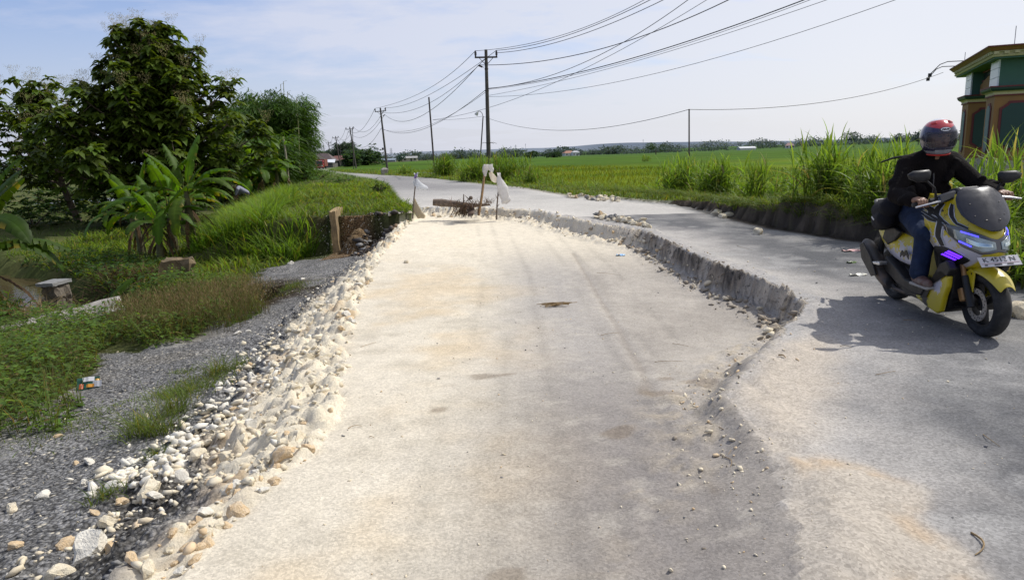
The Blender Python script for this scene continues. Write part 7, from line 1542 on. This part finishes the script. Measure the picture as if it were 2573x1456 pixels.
m.build('emblem_letters', M_INK, em)
# shoulder bag
o = empty('shoulder_bag', (BK[0], BK[1], BZ)); o.rotation_euler = BROT; tag(o, 'dark shoulder bag hanging at the right hip of the scooter rider', 'bag')
q = MB(); q.capsule((-.50, -.20, .84), .10, (-.24, -.26, .90), .085); q.capsule((-.48, -.22, .76), .09, (-.30, -.27, .80), .08); q.capsule((-.40, -.18, .80), .1, (-.34, -.2, .86), .1); M_BAG = mat('bag_fabric', (.010, .010, .014), .85, var=.3, bump=.3, bscale=30, spec=.2); q.build('bag', M_BAG, o, remesh=.009, smoothit=5)
q = MB(); q.box((-.36, -.352, .80), (.05, .004, .012), Matrix.Rotation(.5, 4, 'Y')); q.build('reflective_tag', mat('tag_grey', (.5, .5, .52), .4), o)
q = MB(); q.tube([(-.30, -.24, .93), (-.28, -.20, 1.12), (-.17, -.12, 1.315), (-.05, .05, 1.27)], .017, 8, flat=.4); q.tube([(-.16, -.14, 1.315), (-.20, -.26, 1.305), (-.25, -.335, 1.275)], [.02, .019, .015], 8, flat=.45); q.build('strap', M_BAG, o, smooth=True)
# ------------------------------------------------------------------ stooping farmer by the bananas
fq = GY(617, 512, 36); fz = tz1(fq[0], fq[1]); fm = empty('person', (fq[0], fq[1], fz), pi); tag(fm, 'person in a pale shirt and straw hat stooping in the grass behind the bananas', 'person')
zs = max(0., fq[2]-fz)
def V_(x, y, z): return Vector((x, y, z))
b = MB(); hp, cs, hd = V_(-.12, 0, .86), V_(.26, 0, 1.10), V_(.47, 0, 1.16)
b.capsule(hp, .12, cs, .13); b.capsule(cs, .07, hd, .06); b.ball(hd+V_(.06, 0, 0), (.10, .08, .11), 14, 10); b.ball(hd+V_(.15, 0, -.03), (.02, .015, .02), 6, 5)
for s in (-1, 1): 
    b.capsule(cs+V_(0, s*.17, 0), .05, V_(.36, s*.22, .84), .042); b.capsule(V_(.36, s*.22, .84), .04, V_(.52, s*.12, .62), .03); b.capsule(V_(.52, s*.12, .62), .03, V_(.58, s*.10, .56), .028)
    for k in range(4): b.capsule(V_(.58, s*.10+(k-1.5)*.016, .56), .009, V_(.63, s*.09+(k-1.5)*.016, .50), .008, 8)
    b.capsule(V_(.56, s*.06, .56), .01, V_(.60, s*.04, .53), .008, 8)
    b.capsule(V_(-.12, s*.09, .84), .085, V_(-.02, s*.11, .46), .06); b.capsule(V_(-.02, s*.11, .46), .058, V_(-.08, s*.12, .06), .04); b.capsule(V_(-.1, s*.12, .04), .04, V_(.08, s*.13, .03), .035)
b.build('body', M_SKIN, fm, remesh=.009, smoothit=2)
b = MB(); b.capsule(hp+V_(.02, 0, .03), .145, cs, .16)
for s in (-1, 1): b.capsule(cs+V_(0, s*.1, 0), .12, cs+V_(0, s*.18, -.02), .08); b.capsule(cs+V_(0, s*.18, -.02), .075, V_(.36, s*.22, .84), .06)
b.build('shirt', mat('pale_shirt', (.24, .25, .31), .85, var=.2, scale=9), fm, remesh=.012, smoothit=3)
b = MB(); b.capsule(V_(-.13, -.06, .84), .12, V_(-.13, .06, .84), .12)
for s in (-1, 1): b.capsule(V_(-.12, s*.09, .82), .105, V_(-.02, s*.11, .46), .08); b.capsule(V_(-.02, s*.11, .46), .078, V_(-.07, s*.12, .14), .068)
b.build('trousers', mat('dark_trousers', (.03, .03, .035), .9), fm, remesh=.012, smoothit=3)
b = MB(); b.lathe([(.0, .13), (.09, .10), (.11, .02), (.19, -.02), (.19, -.03), (.10, 0), (.0, .05)], 'z', (0, 0, 0), 20); ht = b.build('straw_hat', mat('hat_straw', (.24, .19, .11), .9), fm, smooth=True); ht.location = hd+V_(.07, 0, .07); ht.rotation_euler = (0, .5, 0)
